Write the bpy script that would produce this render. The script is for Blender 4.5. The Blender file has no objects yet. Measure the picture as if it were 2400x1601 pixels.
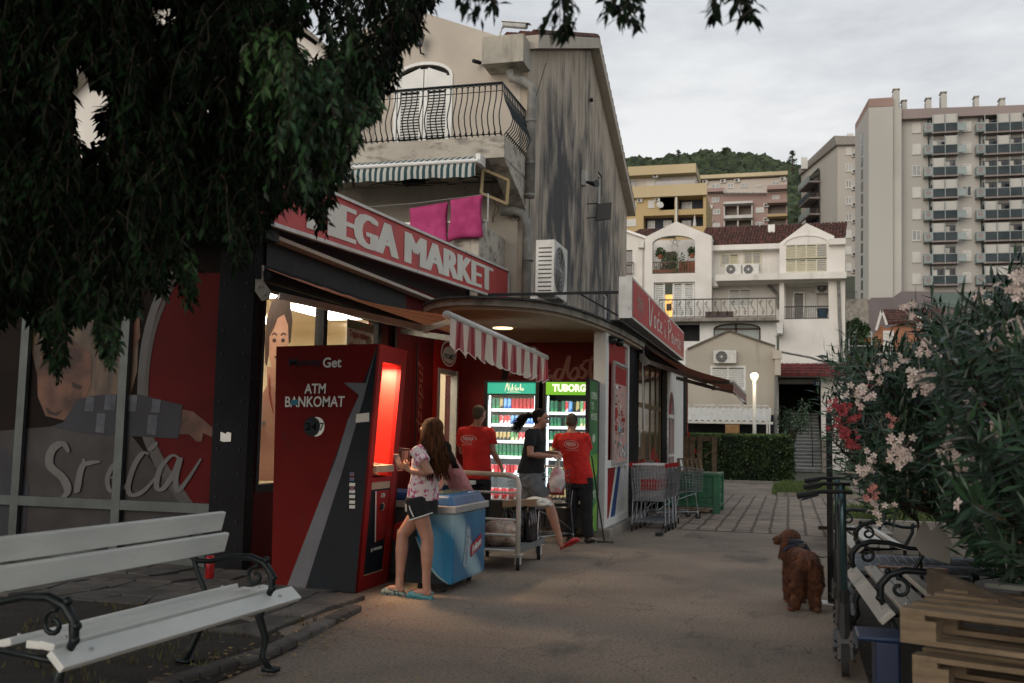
import bpy, bmesh, math, random
from mathutils import Vector, Matrix, noise
from mathutils.geometry import tessellate_polygon
PI = math.pi
S = bpy.context.scene
C = S.collection
V = Vector
# ------------------------------------------------------------------ camera
FPX, CAMH = 2333.0, 1.4
CAMROT = Matrix.Rotation(math.radians(15.6), 3, 'Z') @ Matrix.Rotation(PI/2 + math.radians(5.4), 3, 'X') @ Matrix.Rotation(.02, 3, 'Z')
cd = bpy.data.cameras.new('camera')
cam = bpy.data.objects.new('camera', cd); C.objects.link(cam)
cam.matrix_world = Matrix.Translation((0, 0, CAMH)) @ CAMROT.to_4x4()
cd.sensor_width = 36; cd.lens = 36*FPX/2400
cd.clip_start = .05; cd.clip_end = 3000
cd.dof.use_dof = True; cd.dof.focus_distance = 12.0; cd.dof.aperture_fstop = 3.2
S.camera = cam
# ------------------------------------------------------------------ sky and sun
SUN_EL, SUN_AZ = math.radians(16), math.radians(195)
w = bpy.data.worlds.new('World'); S.world = w; w.use_nodes = True
nt = w.node_tree; N = nt.nodes; L = nt.links
for n in list(N): N.remove(n)
out = N.new('ShaderNodeOutputWorld'); bg = N.new('ShaderNodeBackground')
sky = N.new('ShaderNodeTexSky'); sky.sky_type = 'NISHITA'; sky.sun_disc = False
sky.sun_elevation = SUN_EL; sky.sun_rotation = SUN_AZ
sky.air_density = 1.2; sky.dust_density = 2.0
tc = N.new('ShaderNodeTexCoord'); mp = N.new('ShaderNodeMapping'); mp.inputs['Scale'].default_value = (1, 1, 3.2)
L.new(tc.outputs['Generated'], mp.inputs['Vector'])
n1 = N.new('ShaderNodeTexNoise'); n1.inputs['Scale'].default_value = 4.5; n1.inputs['Detail'].default_value = 7; n1.inputs['Roughness'].default_value = .6
L.new(mp.outputs['Vector'], n1.inputs['Vector'])
sx = N.new('ShaderNodeSeparateXYZ'); L.new(tc.outputs['Generated'], sx.inputs[0])
# pale cloud deck: grey-blue overhead, warmer and brighter low down
rz = N.new('ShaderNodeValToRGB'); L.new(sx.outputs['Z'], rz.inputs[0])
rz.color_ramp.elements[0].position = 0.0; rz.color_ramp.elements[0].color = (.90, .83, .775, 1)
rz.color_ramp.elements[1].position = .55; rz.color_ramp.elements[1].color = (.55, .59, .63, 1)
e = rz.color_ramp.elements.new(.22); e.color = (.76, .755, .755, 1)
rc = N.new('ShaderNodeValToRGB'); L.new(n1.outputs[0], rc.inputs[0])
rc.color_ramp.elements[0].position = .38; rc.color_ramp.elements[0].color = (.74, .745, .76, 1)
rc.color_ramp.elements[1].position = .64; rc.color_ramp.elements[1].color = (1.0, .99, .975, 1)
mx = N.new('ShaderNodeMixRGB'); mx.blend_type = 'MULTIPLY'; mx.inputs[0].default_value = 1
L.new(rz.outputs[0], mx.inputs[1]); L.new(rc.outputs[0], mx.inputs[2])
vs_ = N.new('ShaderNodeVectorMath'); vs_.operation = 'SCALE'; vs_.inputs['Scale'].default_value = 6.9; L.new(mx.outputs[0], vs_.inputs[0])
m2 = N.new('ShaderNodeMixRGB'); m2.inputs[0].default_value = .94
L.new(sky.outputs[0], m2.inputs[1]); L.new(vs_.outputs[0], m2.inputs[2])
L.new(m2.outputs[0], bg.inputs[0]); bg.inputs[1].default_value = .12
L.new(bg.outputs[0], out.inputs[0])
sl = bpy.data.lights.new('sun', 'SUN'); sl.energy = .95; sl.angle = math.radians(45); sl.color = (1, .90, .80)
so = bpy.data.objects.new('sun', sl); C.objects.link(so)
so.rotation_euler = (PI/2 - SUN_EL, 0, PI - SUN_AZ)
S.view_settings.view_transform = 'Standard'; S.view_settings.look = 'None'
S.view_settings.exposure = 0.6; S.view_settings.gamma = 1
# ------------------------------------------------------------------ helpers
def ray(px, py): return CAMROT @ V(((px-1200)/FPX, -(py-800.5)/FPX, -1))
def gp(px, py, z=0):
    v = ray(px, py); return V((0, 0, CAMH)) + v*((z-CAMH)/v.z)
def xp(px, py, X):
    v = ray(px, py); return V((0, 0, CAMH)) + v*(X/v.x)
def yp(px, py, Y):
    v = ray(px, py); return V((0, 0, CAMH)) + v*(Y/v.y)
def toscr(p):
    q = CAMROT.transposed() @ (V(p)-V((0, 0, CAMH)))
    if q.z > -.05: return (-9999, -9999)
    return (1200+FPX*q.x/-q.z, 800.5-FPX*q.y/-q.z)
def rect(x0, y0, x1, y1, Y):
    """pixel rectangle on a Y plane -> xl, xr, zb, zt in metres"""
    ym, xm = (y0+y1)/2, (x0+x1)/2
    return (yp(x0, ym, Y).x, yp(x1, ym, Y).x, yp(xm, y1, Y).z, yp(xm, y0, Y).z)
R = random.Random(7)

def mat(name, c, c2=None, sc=4, rough=.75, metal=0, bump=0, bsc=None, emit=None, es=1.0, stretch=(1, 1, 1),
        dirt=None, dsc=3, dst=(1, 1, .15), dth=(.5, .7), det=5, lo=.35, hi=.65, alpha=None, coat=0, spec=None, island=0, trans=0):
    m = bpy.data.materials.new(name); m.use_nodes = True
    t = m.node_tree; n = t.nodes; l = t.links; b = n['Principled BSDF']
    b.inputs['Roughness'].default_value = rough; b.inputs['Metallic'].default_value = metal
    if spec is not None: b.inputs['Specular IOR Level'].default_value = spec
    if coat: b.inputs['Coat Weight'].default_value = coat
    if trans: b.inputs['Transmission Weight'].default_value = trans
    tcn = n.new('ShaderNodeTexCoord'); mpn = n.new('ShaderNodeMapping'); mpn.inputs['Scale'].default_value = stretch
    l.new(tcn.outputs['Object'], mpn.inputs[0])
    nz = n.new('ShaderNodeTexNoise'); nz.inputs['Scale'].default_value = sc; nz.inputs['Detail'].default_value = det
    l.new(mpn.outputs[0], nz.inputs['Vector'])
    if c2 is None: c2 = tuple(x*.82 for x in c)
    rp = n.new('ShaderNodeValToRGB'); rp.color_ramp.elements[0].position = lo; rp.color_ramp.elements[1].position = hi
    rp.color_ramp.elements[0].color = (*c2, 1); rp.color_ramp.elements[1].color = (*c, 1)
    l.new(nz.outputs[0], rp.inputs[0]); col = rp.outputs[0]
    if island:
        g = n.new('ShaderNodeNewGeometry'); mr = n.new('ShaderNodeMapRange')
        mr.inputs['To Min'].default_value = 1-island; mr.inputs['To Max'].default_value = 1+island
        l.new(g.outputs['Random Per Island'], mr.inputs[0])
        mm = n.new('ShaderNodeMixRGB'); mm.blend_type = 'MULTIPLY'; mm.inputs[0].default_value = 1
        l.new(col, mm.inputs[1]); l.new(mr.outputs[0], mm.inputs[2]); col = mm.outputs[0]
    if dirt:
        mp2 = n.new('ShaderNodeMapping'); mp2.inputs['Scale'].default_value = dst; l.new(tcn.outputs['Object'], mp2.inputs[0])
        n2 = n.new('ShaderNodeTexNoise'); n2.inputs['Scale'].default_value = dsc; n2.inputs['Detail'].default_value = 6; n2.inputs['Roughness'].default_value = .65
        l.new(mp2.outputs[0], n2.inputs['Vector'])
        r2 = n.new('ShaderNodeValToRGB'); r2.color_ramp.elements[0].position = dth[0]; r2.color_ramp.elements[1].position = dth[1]
        l.new(n2.outputs[0], r2.inputs[0])
        mm = n.new('ShaderNodeMixRGB'); l.new(r2.outputs[0], mm.inputs[0]); l.new(col, mm.inputs[1]); mm.inputs[2].default_value = (*dirt, 1); col = mm.outputs[0]
    l.new(col, b.inputs['Base Color'])
    if bump:
        n3 = n.new('ShaderNodeTexNoise'); n3.inputs['Scale'].default_value = bsc or sc*6; n3.inputs['Detail'].default_value = 4
        l.new(mpn.outputs[0], n3.inputs['Vector'])
        bp = n.new('ShaderNodeBump'); bp.inputs['Strength'].default_value = bump; bp.inputs['Distance'].default_value = .02
        l.new(n3.outputs[0], bp.inputs['Height']); l.new(bp.outputs[0], b.inputs['Normal'])
    if emit:
        b.inputs['Emission Color'].default_value = (*emit, 1); b.inputs['Emission Strength'].default_value = es
    if alpha is not None: b.inputs['Alpha'].default_value = alpha
    return m

class MB:
    def __init__(s): s.v = []; s.f = []; s.m = []; s.mi = 0
    def add(s, vs, fs):
        o = len(s.v); s.v += [tuple(p) for p in vs]
        for f in fs: s.f.append(tuple(i+o for i in f)); s.m.append(s.mi)
        return s
    def quad(s, a, b, c, d): return s.add([a, b, c, d], [(0, 1, 2, 3)])
    def poly(s, pts): return s.add(pts, [tuple(range(len(pts)))])
    def box(s, x0, x1, y0, y1, z0, z1):
        return s.add([(x0, y0, z0), (x1, y0, z0), (x1, y1, z0), (x0, y1, z0), (x0, y0, z1), (x1, y0, z1), (x1, y1, z1), (x0, y1, z1)],
              [(3, 2, 1, 0), (4, 5, 6, 7), (0, 1, 5, 4), (1, 2, 6, 5), (2, 3, 7, 6), (3, 0, 4, 7)])
    def obox(s, c, ax, ay, az):
        """box from centre and three half-vectors"""
        c, ax, ay, az = V(c), V(ax), V(ay), V(az)
        p = [c+i*ax+j*ay+k*az for k in (-1, 1) for i, j in ((-1, -1), (1, -1), (1, 1), (-1, 1))]
        return s.add(p, [(3, 2, 1, 0), (4, 5, 6, 7), (0, 1, 5, 4), (1, 2, 6, 5), (2, 3, 7, 6), (3, 0, 4, 7)])
    def bar(s, a, b, w_, h_, up=(0, 0, 1)):
        a, b = V(a), V(b); d = (b-a); u = V(up); x = d.cross(u)
        if x.length < 1e-6: x = d.cross(V((1, 0, 0)))
        x.normalize(); z = x.cross(d).normalized()
        return s.obox((a+b)/2, d/2, x*w_/2, z*h_/2)
    def tube(s, pts, r, n=8, cap=True):
        pts = [V(p) for p in pts]; k = len(pts); rr = r if isinstance(r, (list, tuple)) else [r]*k
        vs = []; prev = None
        for i, p in enumerate(pts):
            d = (pts[min(i+1, k-1)]-pts[max(i-1, 0)])
            if d.length < 1e-9: d = V((0, 0, 1))
            d.normalize()
            if prev is None:
                a = d.cross(V((0, 0, 1)));
                if a.length < .1: a = d.cross(V((1, 0, 0)))
            else: a = prev - d*prev.dot(d)
            a.normalize(); prev = a; b = d.cross(a)
            for j in range(n):
                t = 2*PI*j/n; vs.append(p+(a*math.cos(t)+b*math.sin(t))*rr[i])
        fs = [(i*n+j, i*n+(j+1) % n, (i+1)*n+(j+1) % n, (i+1)*n+j) for i in range(k-1) for j in range(n)]
        if cap: fs += [tuple(range(n))[::-1], tuple((k-1)*n+j for j in range(n))]
        return s.add(vs, fs)
    def loft(s, rings, n=14, cap=True):
        """rings: (centre, half-width vector, half-depth vector)"""
        vs = []; k = len(rings)
        for c, a, b in rings:
            c, a, b = V(c), V(a), V(b)
            for j in range(n):
                t = 2*PI*j/n; vs.append(c+a*math.cos(t)+b*math.sin(t))
        fs = [(i*n+j, i*n+(j+1) % n, (i+1)*n+(j+1) % n, (i+1)*n+j) for i in range(k-1) for j in range(n)]
        if cap: fs += [tuple(range(n))[::-1], tuple((k-1)*n+j for j in range(n))]
        return s.add(vs, fs)
    def ell(s, c, r, n=12, rot=None):
        vs = [];fs = []; c = V(c); m = n//2+1
        rx, ry, rz_ = (r, r, r) if not isinstance(r, (tuple, list)) else r
        for i in range(1, m):
            ph = PI*i/m
            for j in range(n):
                t = 2*PI*j/n; p = V((rx*math.sin(ph)*math.cos(t), ry*math.sin(ph)*math.sin(t), rz_*math.cos(ph)))
                vs.append(c+(rot @ p if rot else p))
        p = V((0, 0, rz_)); vs += [c+(rot @ p if rot else p), c-(rot @ p if rot else p)]; q = len(vs)
        fs = [((i)*n+j, (i+1)*n+j, (i+1)*n+(j+1) % n, i*n+(j+1) % n) for i in range(m-2) for j in range(n)]
        fs += [(q-2, j, (j+1) % n) for j in range(n)] + [(q-1, (m-2)*n+(j+1) % n, (m-2)*n+j) for j in range(n)]
        return s.add(vs, fs)
    def cyl(s, c, r, h, n=16, r2=None):
        c = V(c); return s.tube([c, c+V((0, 0, h))], [r, r if r2 is None else r2], n)
    def disc(s, c, nrm, r, t, n=20):
        c, nrm = V(c), V(nrm).normalized(); return s.tube([c-nrm*t/2, c+nrm*t/2], r, n)
    def panel(s, fr, outer, holes=(), depth=.2, back=False):
        """flat wall with real openings. fr=(origin,u,v,n); outer/holes 2-D; extruded along -n"""
        o, u, v, n = [V(q) for q in fr]
        P = lambda q, d=0: o+u*q[0]+v*q[1]-n*d
        loops = [[V((a, b, 0)) for a, b in outer]] + [[V((a, b, 0)) for a, b in h] for h in holes]
        tri = tessellate_polygon(loops); flat = [q for lp in loops for q in lp]
        vs = [P(q) for q in flat]; fs = [tuple(t) for t in tri]
        fn = []
        for f in fs:
            nn = (vs[f[1]]-vs[f[0]]).cross(vs[f[2]]-vs[f[0]]); fn.append(f if nn.dot(n) > 0 else f[::-1])
        s.add(vs, fn)
        if back: s.add([P(q, depth) for q in flat], [f[::-1] for f in fn])
        for lp in loops:
            k = len(lp)
            for i in range(k):
                a, b = lp[i], lp[(i+1) % k]; s.quad(P(a), P(b), P(b, depth), P(a, depth))
        return s
    def build(s, name, m, parent=None, smooth=False, wm=None):
        me = bpy.data.meshes.new(name); me.from_pydata(s.v, [], s.f)
        ms = m if isinstance(m, (list, tuple)) else [m]
        for q in ms: me.materials.append(q)
        if len(ms) > 1: me.polygons.foreach_set('material_index', s.m)
        if smooth: me.polygons.foreach_set('use_smooth', [True]*len(me.polygons))
        me.update()
        o = bpy.data.objects.new(name, me); C.objects.link(o); adopt(o, parent); return o

def adopt(o, parent):
    if parent is not None:
        o.parent = parent
        if parent.parent is None: o.matrix_parent_inverse = Matrix.Translation(parent.location).inverted()
def tag(o, label=None, cat=None, group=None, kind=None):
    if label: o['label'] = label
    if cat: o['category'] = cat
    if group: o['group'] = group
    if kind: o['kind'] = kind
    return o
def thing(name, label, cat, loc=(0, 0, 0), group=None):
    o = bpy.data.objects.new(name, None); C.objects.link(o); o.location = V(loc); o.empty_display_size = .1
    return tag(o, label, cat, group)
def copytree(o, parent=None):
    c = o.copy(); C.objects.link(c)
    if parent is not None: c.parent = parent
    for ch in list(o.children): copytree(ch, c)
    return c
def dup(o, loc, rz=None, label=None, group=None, scale=None):
    c = copytree(o); c.location = V(loc)
    if rz is not None: c.rotation_euler = (0, 0, rz) if not isinstance(rz, tuple) else rz
    if scale: c.scale = (scale,)*3
    if label: c['label'] = label
    if group: c['group'] = group
    return c
def bevel(o, wd=.01, seg=2):
    b = o.modifiers.new('b', 'BEVEL'); b.width = wd; b.segments = seg; b.limit_method = 'ANGLE'; b.angle_limit = math.radians(40)
    return o
class Q:
    """bilinear patch: bl, br, tr, tl"""
    def __init__(s, bl, br, tr, tl):
        s.p = [V(q) for q in (bl, br, tr, tl)]; s.n = (s.p[1]-s.p[0]).cross(s.p[3]-s.p[0]).normalized()
    def at(s, u, v, off=0):
        a, b, c, d = s.p; return (a*(1-u)+b*u)*(1-v)+(d*(1-u)+c*u)*v+s.n*off
    def rectm(s, mb, u0, v0, u1, v1, off=.004): return mb.quad(s.at(u0, v0, off), s.at(u1, v0, off), s.at(u1, v1, off), s.at(u0, v1, off))
    def shape(s, mb, pts, off=.004):
        lp = [V((a, b, 0)) for a, b in pts]; tri = tessellate_polygon([lp]); vs = [s.at(a, b, off) for a, b in pts]; fs = []
        for f in tri:
            nn = (vs[f[1]]-vs[f[0]]).cross(vs[f[2]]-vs[f[0]]); fs.append(tuple(f) if nn.dot(s.n) > 0 else tuple(f)[::-1])
        return mb.add(vs, fs)
    def stroke(s, mb, pts, wd, off=.006, asp=1.0, sub=6, taper=True):
        """brush-like ribbon through control points; wd in v units, asp = patch width/height"""
        P = [V((a*asp, b, 0)) for a, b in pts]; k = len(P); sm = []
        for i in range(k-1):
            p0, p1, p2, p3 = P[max(i-1, 0)], P[i], P[i+1], P[min(i+2, k-1)]
            for j in range(sub):
                t = j/sub; sm.append(.5*((2*p1)+(p2-p0)*t+(2*p0-5*p1+4*p2-p3)*t*t+(3*p1-p0-3*p2+p3)*t**3))
        sm.append(P[-1]); q = len(sm); vs = []
        for i, p in enumerate(sm):
            d = (sm[min(i+1, q-1)]-sm[max(i-1, 0)]).normalized(); nn = V((-d.y, d.x, 0))
            ww = wd*(.55+.45*abs(d.y)) * (min(1, .35+3*min(i, q-1-i)/q) if taper else 1)
            for sg in (-.5, .5):
                a = p+nn*ww*sg; vs.append(s.at(a.x/asp, a.y, off+.0003*(i % 3)))
        return mb.add(vs, [(2*i, 2*i+2, 2*i+3, 2*i+1) for i in range(q-1)])
def text(txt, q, u0, v0, u1, v1, off=.006, bold=0, shear=0, ext=0, keep=None):
    """text as MB geometry fitted into a rectangle of a patch"""
    cu = bpy.data.curves.new('t', 'FONT'); cu.body = txt; cu.offset = bold; cu.shear = shear; cu.resolution_u = 3; cu.align_x = 'CENTER'
    cu.space_line = .95
    ob = bpy.data.objects.new('t', cu); C.objects.link(ob)
    me = bpy.data.meshes.new_from_object(ob); mb = MB()
    xs = [p.co.x for p in me.vertices]; ys = [p.co.y for p in me.vertices]
    x0, x1, y0, y1 = min(xs), max(xs), min(ys), max(ys)
    vs = [q.at(u0+(p.co.x-x0)/(x1-x0)*(u1-u0), v0+(p.co.y-y0)/(y1-y0)*(v1-v0), off) for p in me.vertices]
    fs = []
    for f in me.polygons:
        a = list(f.vertices); nn = (vs[a[1]]-vs[a[0]]).cross(vs[a[2]]-vs[a[0]]); fs.append(tuple(a) if nn.dot(q.n) >= 0 else tuple(a)[::-1])
    mb.add(vs, fs)
    bpy.data.objects.remove(ob); bpy.data.curves.remove(cu); bpy.data.meshes.remove(me)
    return mb
def merge(a, b):
    o = len(a.v); a.v += b.v; a.f += [tuple(i+o for i in f) for f in b.f]; a.m += [a.mi]*len(b.f); return a
def arch(x0, x1, zb, zs, zt, n=12):
    """opening outline: straight sides to zs, elliptical head to zt"""
    cx, rx = (x0+x1)/2, (x1-x0)/2
    return [(x0, zb), (x1, zb)] + [(cx+rx*math.cos(PI*i/n), zs+(zt-zs)*math.sin(PI*i/n)) for i in range(n+1)]
def rc(x0, x1, z0, z1): return [(x0, z0), (x1, z0), (x1, z1), (x0, z1)]
def frY(Y): return ((0, Y, 0), (1, 0, 0), (0, 0, 1), (0, -1, 0))
def frX(X): return ((X, 0, 0), (0, 1, 0), (0, 0, 1), (1, 0, 0))
# ------------------------------------------------------------------ materials
M = {}
M['cream'] = mat('cream stucco', (.50, .45, .38), (.43, .38, .32), 1.3, .9, bump=.25, bsc=60, dirt=(.23, .20, .17), dsc=2.2, dst=(1, 1, .12), dth=(.56, .80))
M['white'] = mat('white stucco', (.74, .71, .66), (.64, .61, .56), .9, .9, bump=.15, bsc=40, dirt=(.36, .33, .29), dsc=1.6, dst=(1, 1, .15), dth=(.58, .85))
M['whiteclean'] = mat('white paint', (.72, .72, .69), (.64, .64, .61), 3, .6)
M['metalwhite'] = mat('white enamel', (.62, .61, .57), (.5, .49, .45), 6, .4, dirt=(.25, .2, .15), dsc=9, dst=(1, 1, 1), dth=(.62, .75))
M['red'] = mat('red panel', (.30, .009, .007), (.24, .006, .006), 2, .55, spec=.3)
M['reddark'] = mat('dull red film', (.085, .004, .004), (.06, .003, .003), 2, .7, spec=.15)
M['signred'] = mat('faded red sign', (.52, .042, .038), (.43, .03, .032), 3, .45, dirt=(.25, .05, .05), dsc=4, dst=(1, 1, .3), dth=(.55, .8))
M['signwhite'] = mat('sign white', (.74, .71, .63), (.66, .63, .56), 3, .6)
def btext(t, q, u0, v0, u1, v1, off, du, **k):
    m_ = text(t, q, u0, v0, u1, v1, off, **k)
    for i, s_ in enumerate((-1, 1, -.5, .5)): merge(m_, text(t, q, u0+du*s_, v0, u1+du*s_, v1, off+.0006*(i+1), **k))
    return m_
M['dark'] = mat('dark steel', (.016, .018, .02), (.010, .011, .013), 8, .6, bump=.1, spec=.25)
M['pillar'] = mat('dark pillar paint', (.012, .012, .014), (.007, .007, .008), 2, .75, bump=.15, spec=.15)
M['iron'] = mat('green black iron', (.012, .02, .022), (.006, .01, .011), 20, .45, metal=.4)
M['blackpl'] = mat('black plastic', (.008, .008, .009), (.012, .012, .013), 15, .45)
M['rubber'] = mat('rubber', (.012, .012, .012), (.02, .02, .02), 15, .8)
M['chrome'] = mat('zinc wire', (.34, .35, .37), (.22, .23, .25), 20, .35, metal=.9)
M['alu'] = mat('aluminium', (.50, .50, .48), (.40, .40, .39), 6, .45, metal=.5)
M['conc'] = mat('weathered concrete', (.30, .27, .23), (.20, .18, .155), 3, .95, bump=.5, bsc=30, dirt=(.05, .05, .045), dsc=3, dst=(1, 1, .4), dth=(.5, .75))
M['tile'] = mat('clay roof tile', (.12, .042, .028), (.045, .02, .015), 5, .85, bump=.3, island=.35)
M['wood'] = mat('pallet wood', (.25, .185, .115), (.15, .105, .065), 3, .8, stretch=(1, 8, 8), bump=.3, dirt=(.10, .07, .04), dsc=5, dst=(1, 1, 1), dth=(.5, .75))
M['glassdark'] = mat('dark window glass', (.015, .02, .022), (.03, .035, .04), 2, .06, spec=.7)
M['glass'] = mat('clear glass', (.9, .92, .92), (.85, .88, .88), 1, .02, alpha=.12, spec=.6)
M['skin'] = mat('skin', (.42, .22, .15), (.35, .17, .115), 12, .5)
M['skinlight'] = mat('lighter skin', (.50, .29, .21), (.43, .24, .17), 12, .5)
M['hairdark'] = mat('dark hair', (.012, .008, .006), (.005, .004, .003), 60, .7, stretch=(1, 1, .1), spec=.2)
M['hairbrown'] = mat('brown hair', (.13, .05, .02), (.03, .011, .005), 40, .75, stretch=(1, 1, .12), spec=.15)
# ------------------------------------------------------------------ ground
def thgt(x, y):
    pts = [(0, 0), (56, 0), (75, 3.5), (124, 13), (150, 24), (183, 34), (230, 50), (380, 104), (430, 112), (600, 80)]
    z = 0
    for (a, za), (b, zb) in zip(pts, pts[1:]):
        if a <= y <= b: z = za+(zb-za)*(y-a)/(b-a)
    return z
RIDGE = [(-900, 108), (-62, 107), (-48, 107.5), (-24, 107), (-8, 105), (5, 99), (40, 90), (900, 80)]
def hillz(x, y):
    z = thgt(x, max(y, 0))
    if y > 230:
        xx = x*380/y
        for (a, za), (b, zb) in zip(RIDGE, RIDGE[1:]):
            if a <= xx <= b: zr = za+(zb-za)*(xx-a)/(b-a)
        if y <= 380: z = 50+(zr-50)*((y-230)/150)**.85
        else: z = zr-(y-380)*.25
    if y > 56: z += noise.noise(V((x/30, y/45, 3)))*min(1, (y-56)/200)*2
    return z
def terr():
    mb = MB(); xs = [-220+i*11 for i in range(41)]; ys = [-60, -30, 0, 30, 45, 56]+[56+12*i for i in range(1, 46)]
    vs = []
    for y in ys:
        for x in xs:
            z = hillz(x, y)
            vs.append((x, y, z-.03))
    n = len(xs); fs = [(j*n+i, j*n+i+1, (j+1)*n+i+1, (j+1)*n+i) for j in range(len(ys)-1) for i in range(n-1)]
    return mb.add(vs, fs)
m_terr = mat('hillside earth', (.075, .075, .045), (.05, .055, .03), .1, 1)
tag(terr().build('ground', m_terr, smooth=True), kind='structure')
# asphalt with worn patches, fine grit and cracks
def asphalt():
    m = mat('worn asphalt', (.275, .218, .168), (.180, .146, .116), .8, .92, det=8, bump=.5, bsc=140, dirt=(.06, .055, .052), dsc=1.1, dst=(1, .5, 1), dth=(.55, .74))
    t = m.node_tree; n = t.nodes; l = t.links; b = n['Principled BSDF']
    src = b.inputs['Base Color'].links[0].from_socket
    tcn = n.new('ShaderNodeTexCoord')
    vo = n.new('ShaderNodeTexVoronoi'); vo.feature = 'DISTANCE_TO_EDGE'; vo.inputs['Scale'].default_value = .55
    nz = n.new('ShaderNodeTexNoise'); nz.inputs['Scale'].default_value = 2.2; nz.inputs['Detail'].default_value = 8
    l.new(tcn.outputs['Object'], nz.inputs['Vector'])
    ad = n.new('ShaderNodeMixRGB'); ad.blend_type = 'ADD'; ad.inputs[0].default_value = .55
    l.new(tcn.outputs['Object'], ad.inputs[1]); l.new(nz.outputs['Color'], ad.inputs[2]); l.new(ad.outputs[0], vo.inputs['Vector'])
    r = n.new('ShaderNodeValToRGB'); r.color_ramp.elements[0].position = .0; r.color_ramp.elements[1].position = .006
    r.color_ramp.elements[0].color = (.60, .59, .58, 1); r.color_ramp.elements[1].color = (1, 1, 1, 1); l.new(vo.outputs[0], r.inputs[0])
    g = n.new('ShaderNodeTexNoise'); g.inputs['Scale'].default_value = 48; g.inputs['Detail'].default_value = 3; l.new(tcn.outputs['Object'], g.inputs['Vector'])
    r3 = n.new('ShaderNodeValToRGB'); r3.color_ramp.elements[0].position = .35; r3.color_ramp.elements[1].position = .7
    r3.color_ramp.elements[0].color = (.40, .40, .41, 1); r3.color_ramp.elements[1].color = (1.0, 1.0, 1.0, 1); r3.color_ramp.elements[0].position = .30; r3.color_ramp.elements[1].position = .52; l.new(g.outputs[0], r3.inputs[0])
    a1 = n.new('ShaderNodeMixRGB'); a1.blend_type = 'MULTIPLY'; a1.inputs[0].default_value = 1
    a2 = n.new('ShaderNodeMixRGB'); a2.blend_type = 'MULTIPLY'; a2.inputs[0].default_value = 1
    v2 = n.new('ShaderNodeTexVoronoi'); v2.inputs['Scale'].default_value = 5; l.new(tcn.outputs['Object'], v2.inputs['Vector']); r4 = n.new('ShaderNodeValToRGB'); r4.color_ramp.elements[0].position = .04; r4.color_ramp.elements[1].position = .075; r4.color_ramp.elements[0].color = (.55, .54, .53, 1); r4.color_ramp.elements[1].color = (1, 1, 1, 1); l.new(v2.outputs['Distance'], r4.inputs[0])
    a5 = n.new('ShaderNodeMixRGB'); a5.blend_type = 'MULTIPLY'; a5.inputs[0].default_value = 1; l.new(src, a5.inputs[1]); l.new(r4.outputs[0], a5.inputs[2]); src = a5.outputs[0]
    l.new(src, a1.inputs[1]); l.new(r.outputs[0], a1.inputs[2]); l.new(a1.outputs[0], a2.inputs[1]); l.new(r3.outputs[0], a2.inputs[2]); l.new(a2.outputs[0], b.inputs['Base Color'])
    return m
M['asph'] = asphalt()
mb = MB(); mb.poly([(-6, -12, 0), (3, -12, 0), (3, 15.9, 0), (3, 34, 0), (-8, 34, 0), (-8, 8, 0)])
tag(mb.build('road', M['asph']), kind='structure')
def pavers():
    m = mat('paver blocks', (.29, .235, .185), (.22, .18, .145), 1.2, .9, bump=.3, bsc=60, dirt=(.12, .105, .09), dsc=1.7, dst=(1, 1, 1), dth=(.5, .7))
    t = m.node_tree; n = t.nodes; l = t.links; b = n['Principled BSDF']; src = b.inputs['Base Color'].links[0].from_socket
    tcn = n.new('ShaderNodeTexCoord'); mpn = n.new('ShaderNodeMapping'); mpn.inputs['Rotation'].default_value = (0, 0, PI/2)
    nz = n.new('ShaderNodeTexNoise'); nz.inputs['Scale'].default_value = 1.5; l.new(tcn.outputs['Object'], nz.inputs['Vector'])
    ad = n.new('ShaderNodeMixRGB'); ad.blend_type = 'ADD'; ad.inputs[0].default_value = .06; l.new(tcn.outputs['Object'], ad.inputs[1]); l.new(nz.outputs['Color'], ad.inputs[2])
    l.new(ad.outputs[0], mpn.inputs[0])
    br = n.new('ShaderNodeTexBrick'); br.inputs['Scale'].default_value = 1; br.inputs['Brick Width'].default_value = .62; br.inputs['Row Height'].default_value = .27
    br.inputs['Mortar Size'].default_value = .030; br.inputs['Mortar Smooth'].default_value = .4; br.offset = .35
    br.inputs['Color1'].default_value = (1.1, 1.08, 1.05, 1); br.inputs['Color2'].default_value = (.86, .86, .88, 1); br.inputs['Mortar'].default_value = (.36, .34, .31, 1)
    l.new(mpn.outputs[0], br.inputs['Vector'])
    a1 = n.new('ShaderNodeMixRGB'); a1.blend_type = 'MULTIPLY'; a1.inputs[0].default_value = 1; l.new(src, a1.inputs[1]); l.new(br.outputs['Color'], a1.inputs[2]); l.new(a1.outputs[0], b.inputs['Base Color'])
    return m
m_pav = pavers()
mb = MB(); mb.poly([(-2.5, 15.95, .006), (-1.2, 15.8, .006), (.1, 15.75, .006), (1.1, 15.5, .006), (1.7, 26.3, .006), (-2.1, 26.3, .006)])
tag(mb.build('paved_path', m_pav), kind='structure')
mb = MB(); mb.box(-.3, 2.5, 26.3, 26.42, -.02, .1); mb.box(-2.3, -.3, 34.0, 34.1, 0, .08)
tag(mb.build('kerb', M['conc']), kind='structure')
m_soil = mat('dark soil', (.026, .019, .013), (.012, .009, .007), 6, 1, bump=.8, bsc=50)
mb = MB(); mb.poly([(.42, 2, .004), (3, 2, .004), (3, 15.2, .004), (.85, 15.2, .004), (.55, 12, .004), (.45, 9, .004)])
tag(mb.build('soil_bed', m_soil), kind='structure')
mb = MB(); mb.poly([(-8, 2.5, .012)]+[tuple(gp(a, b, .012)) for a, b in ((400, 1640), (600, 1560), (700, 1515), (640, 1470), (520, 1440), (200, 1400))]+[(-8, 7.4, .012)])
tag(mb.build('soil_patch', m_soil), kind='structure')
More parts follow.
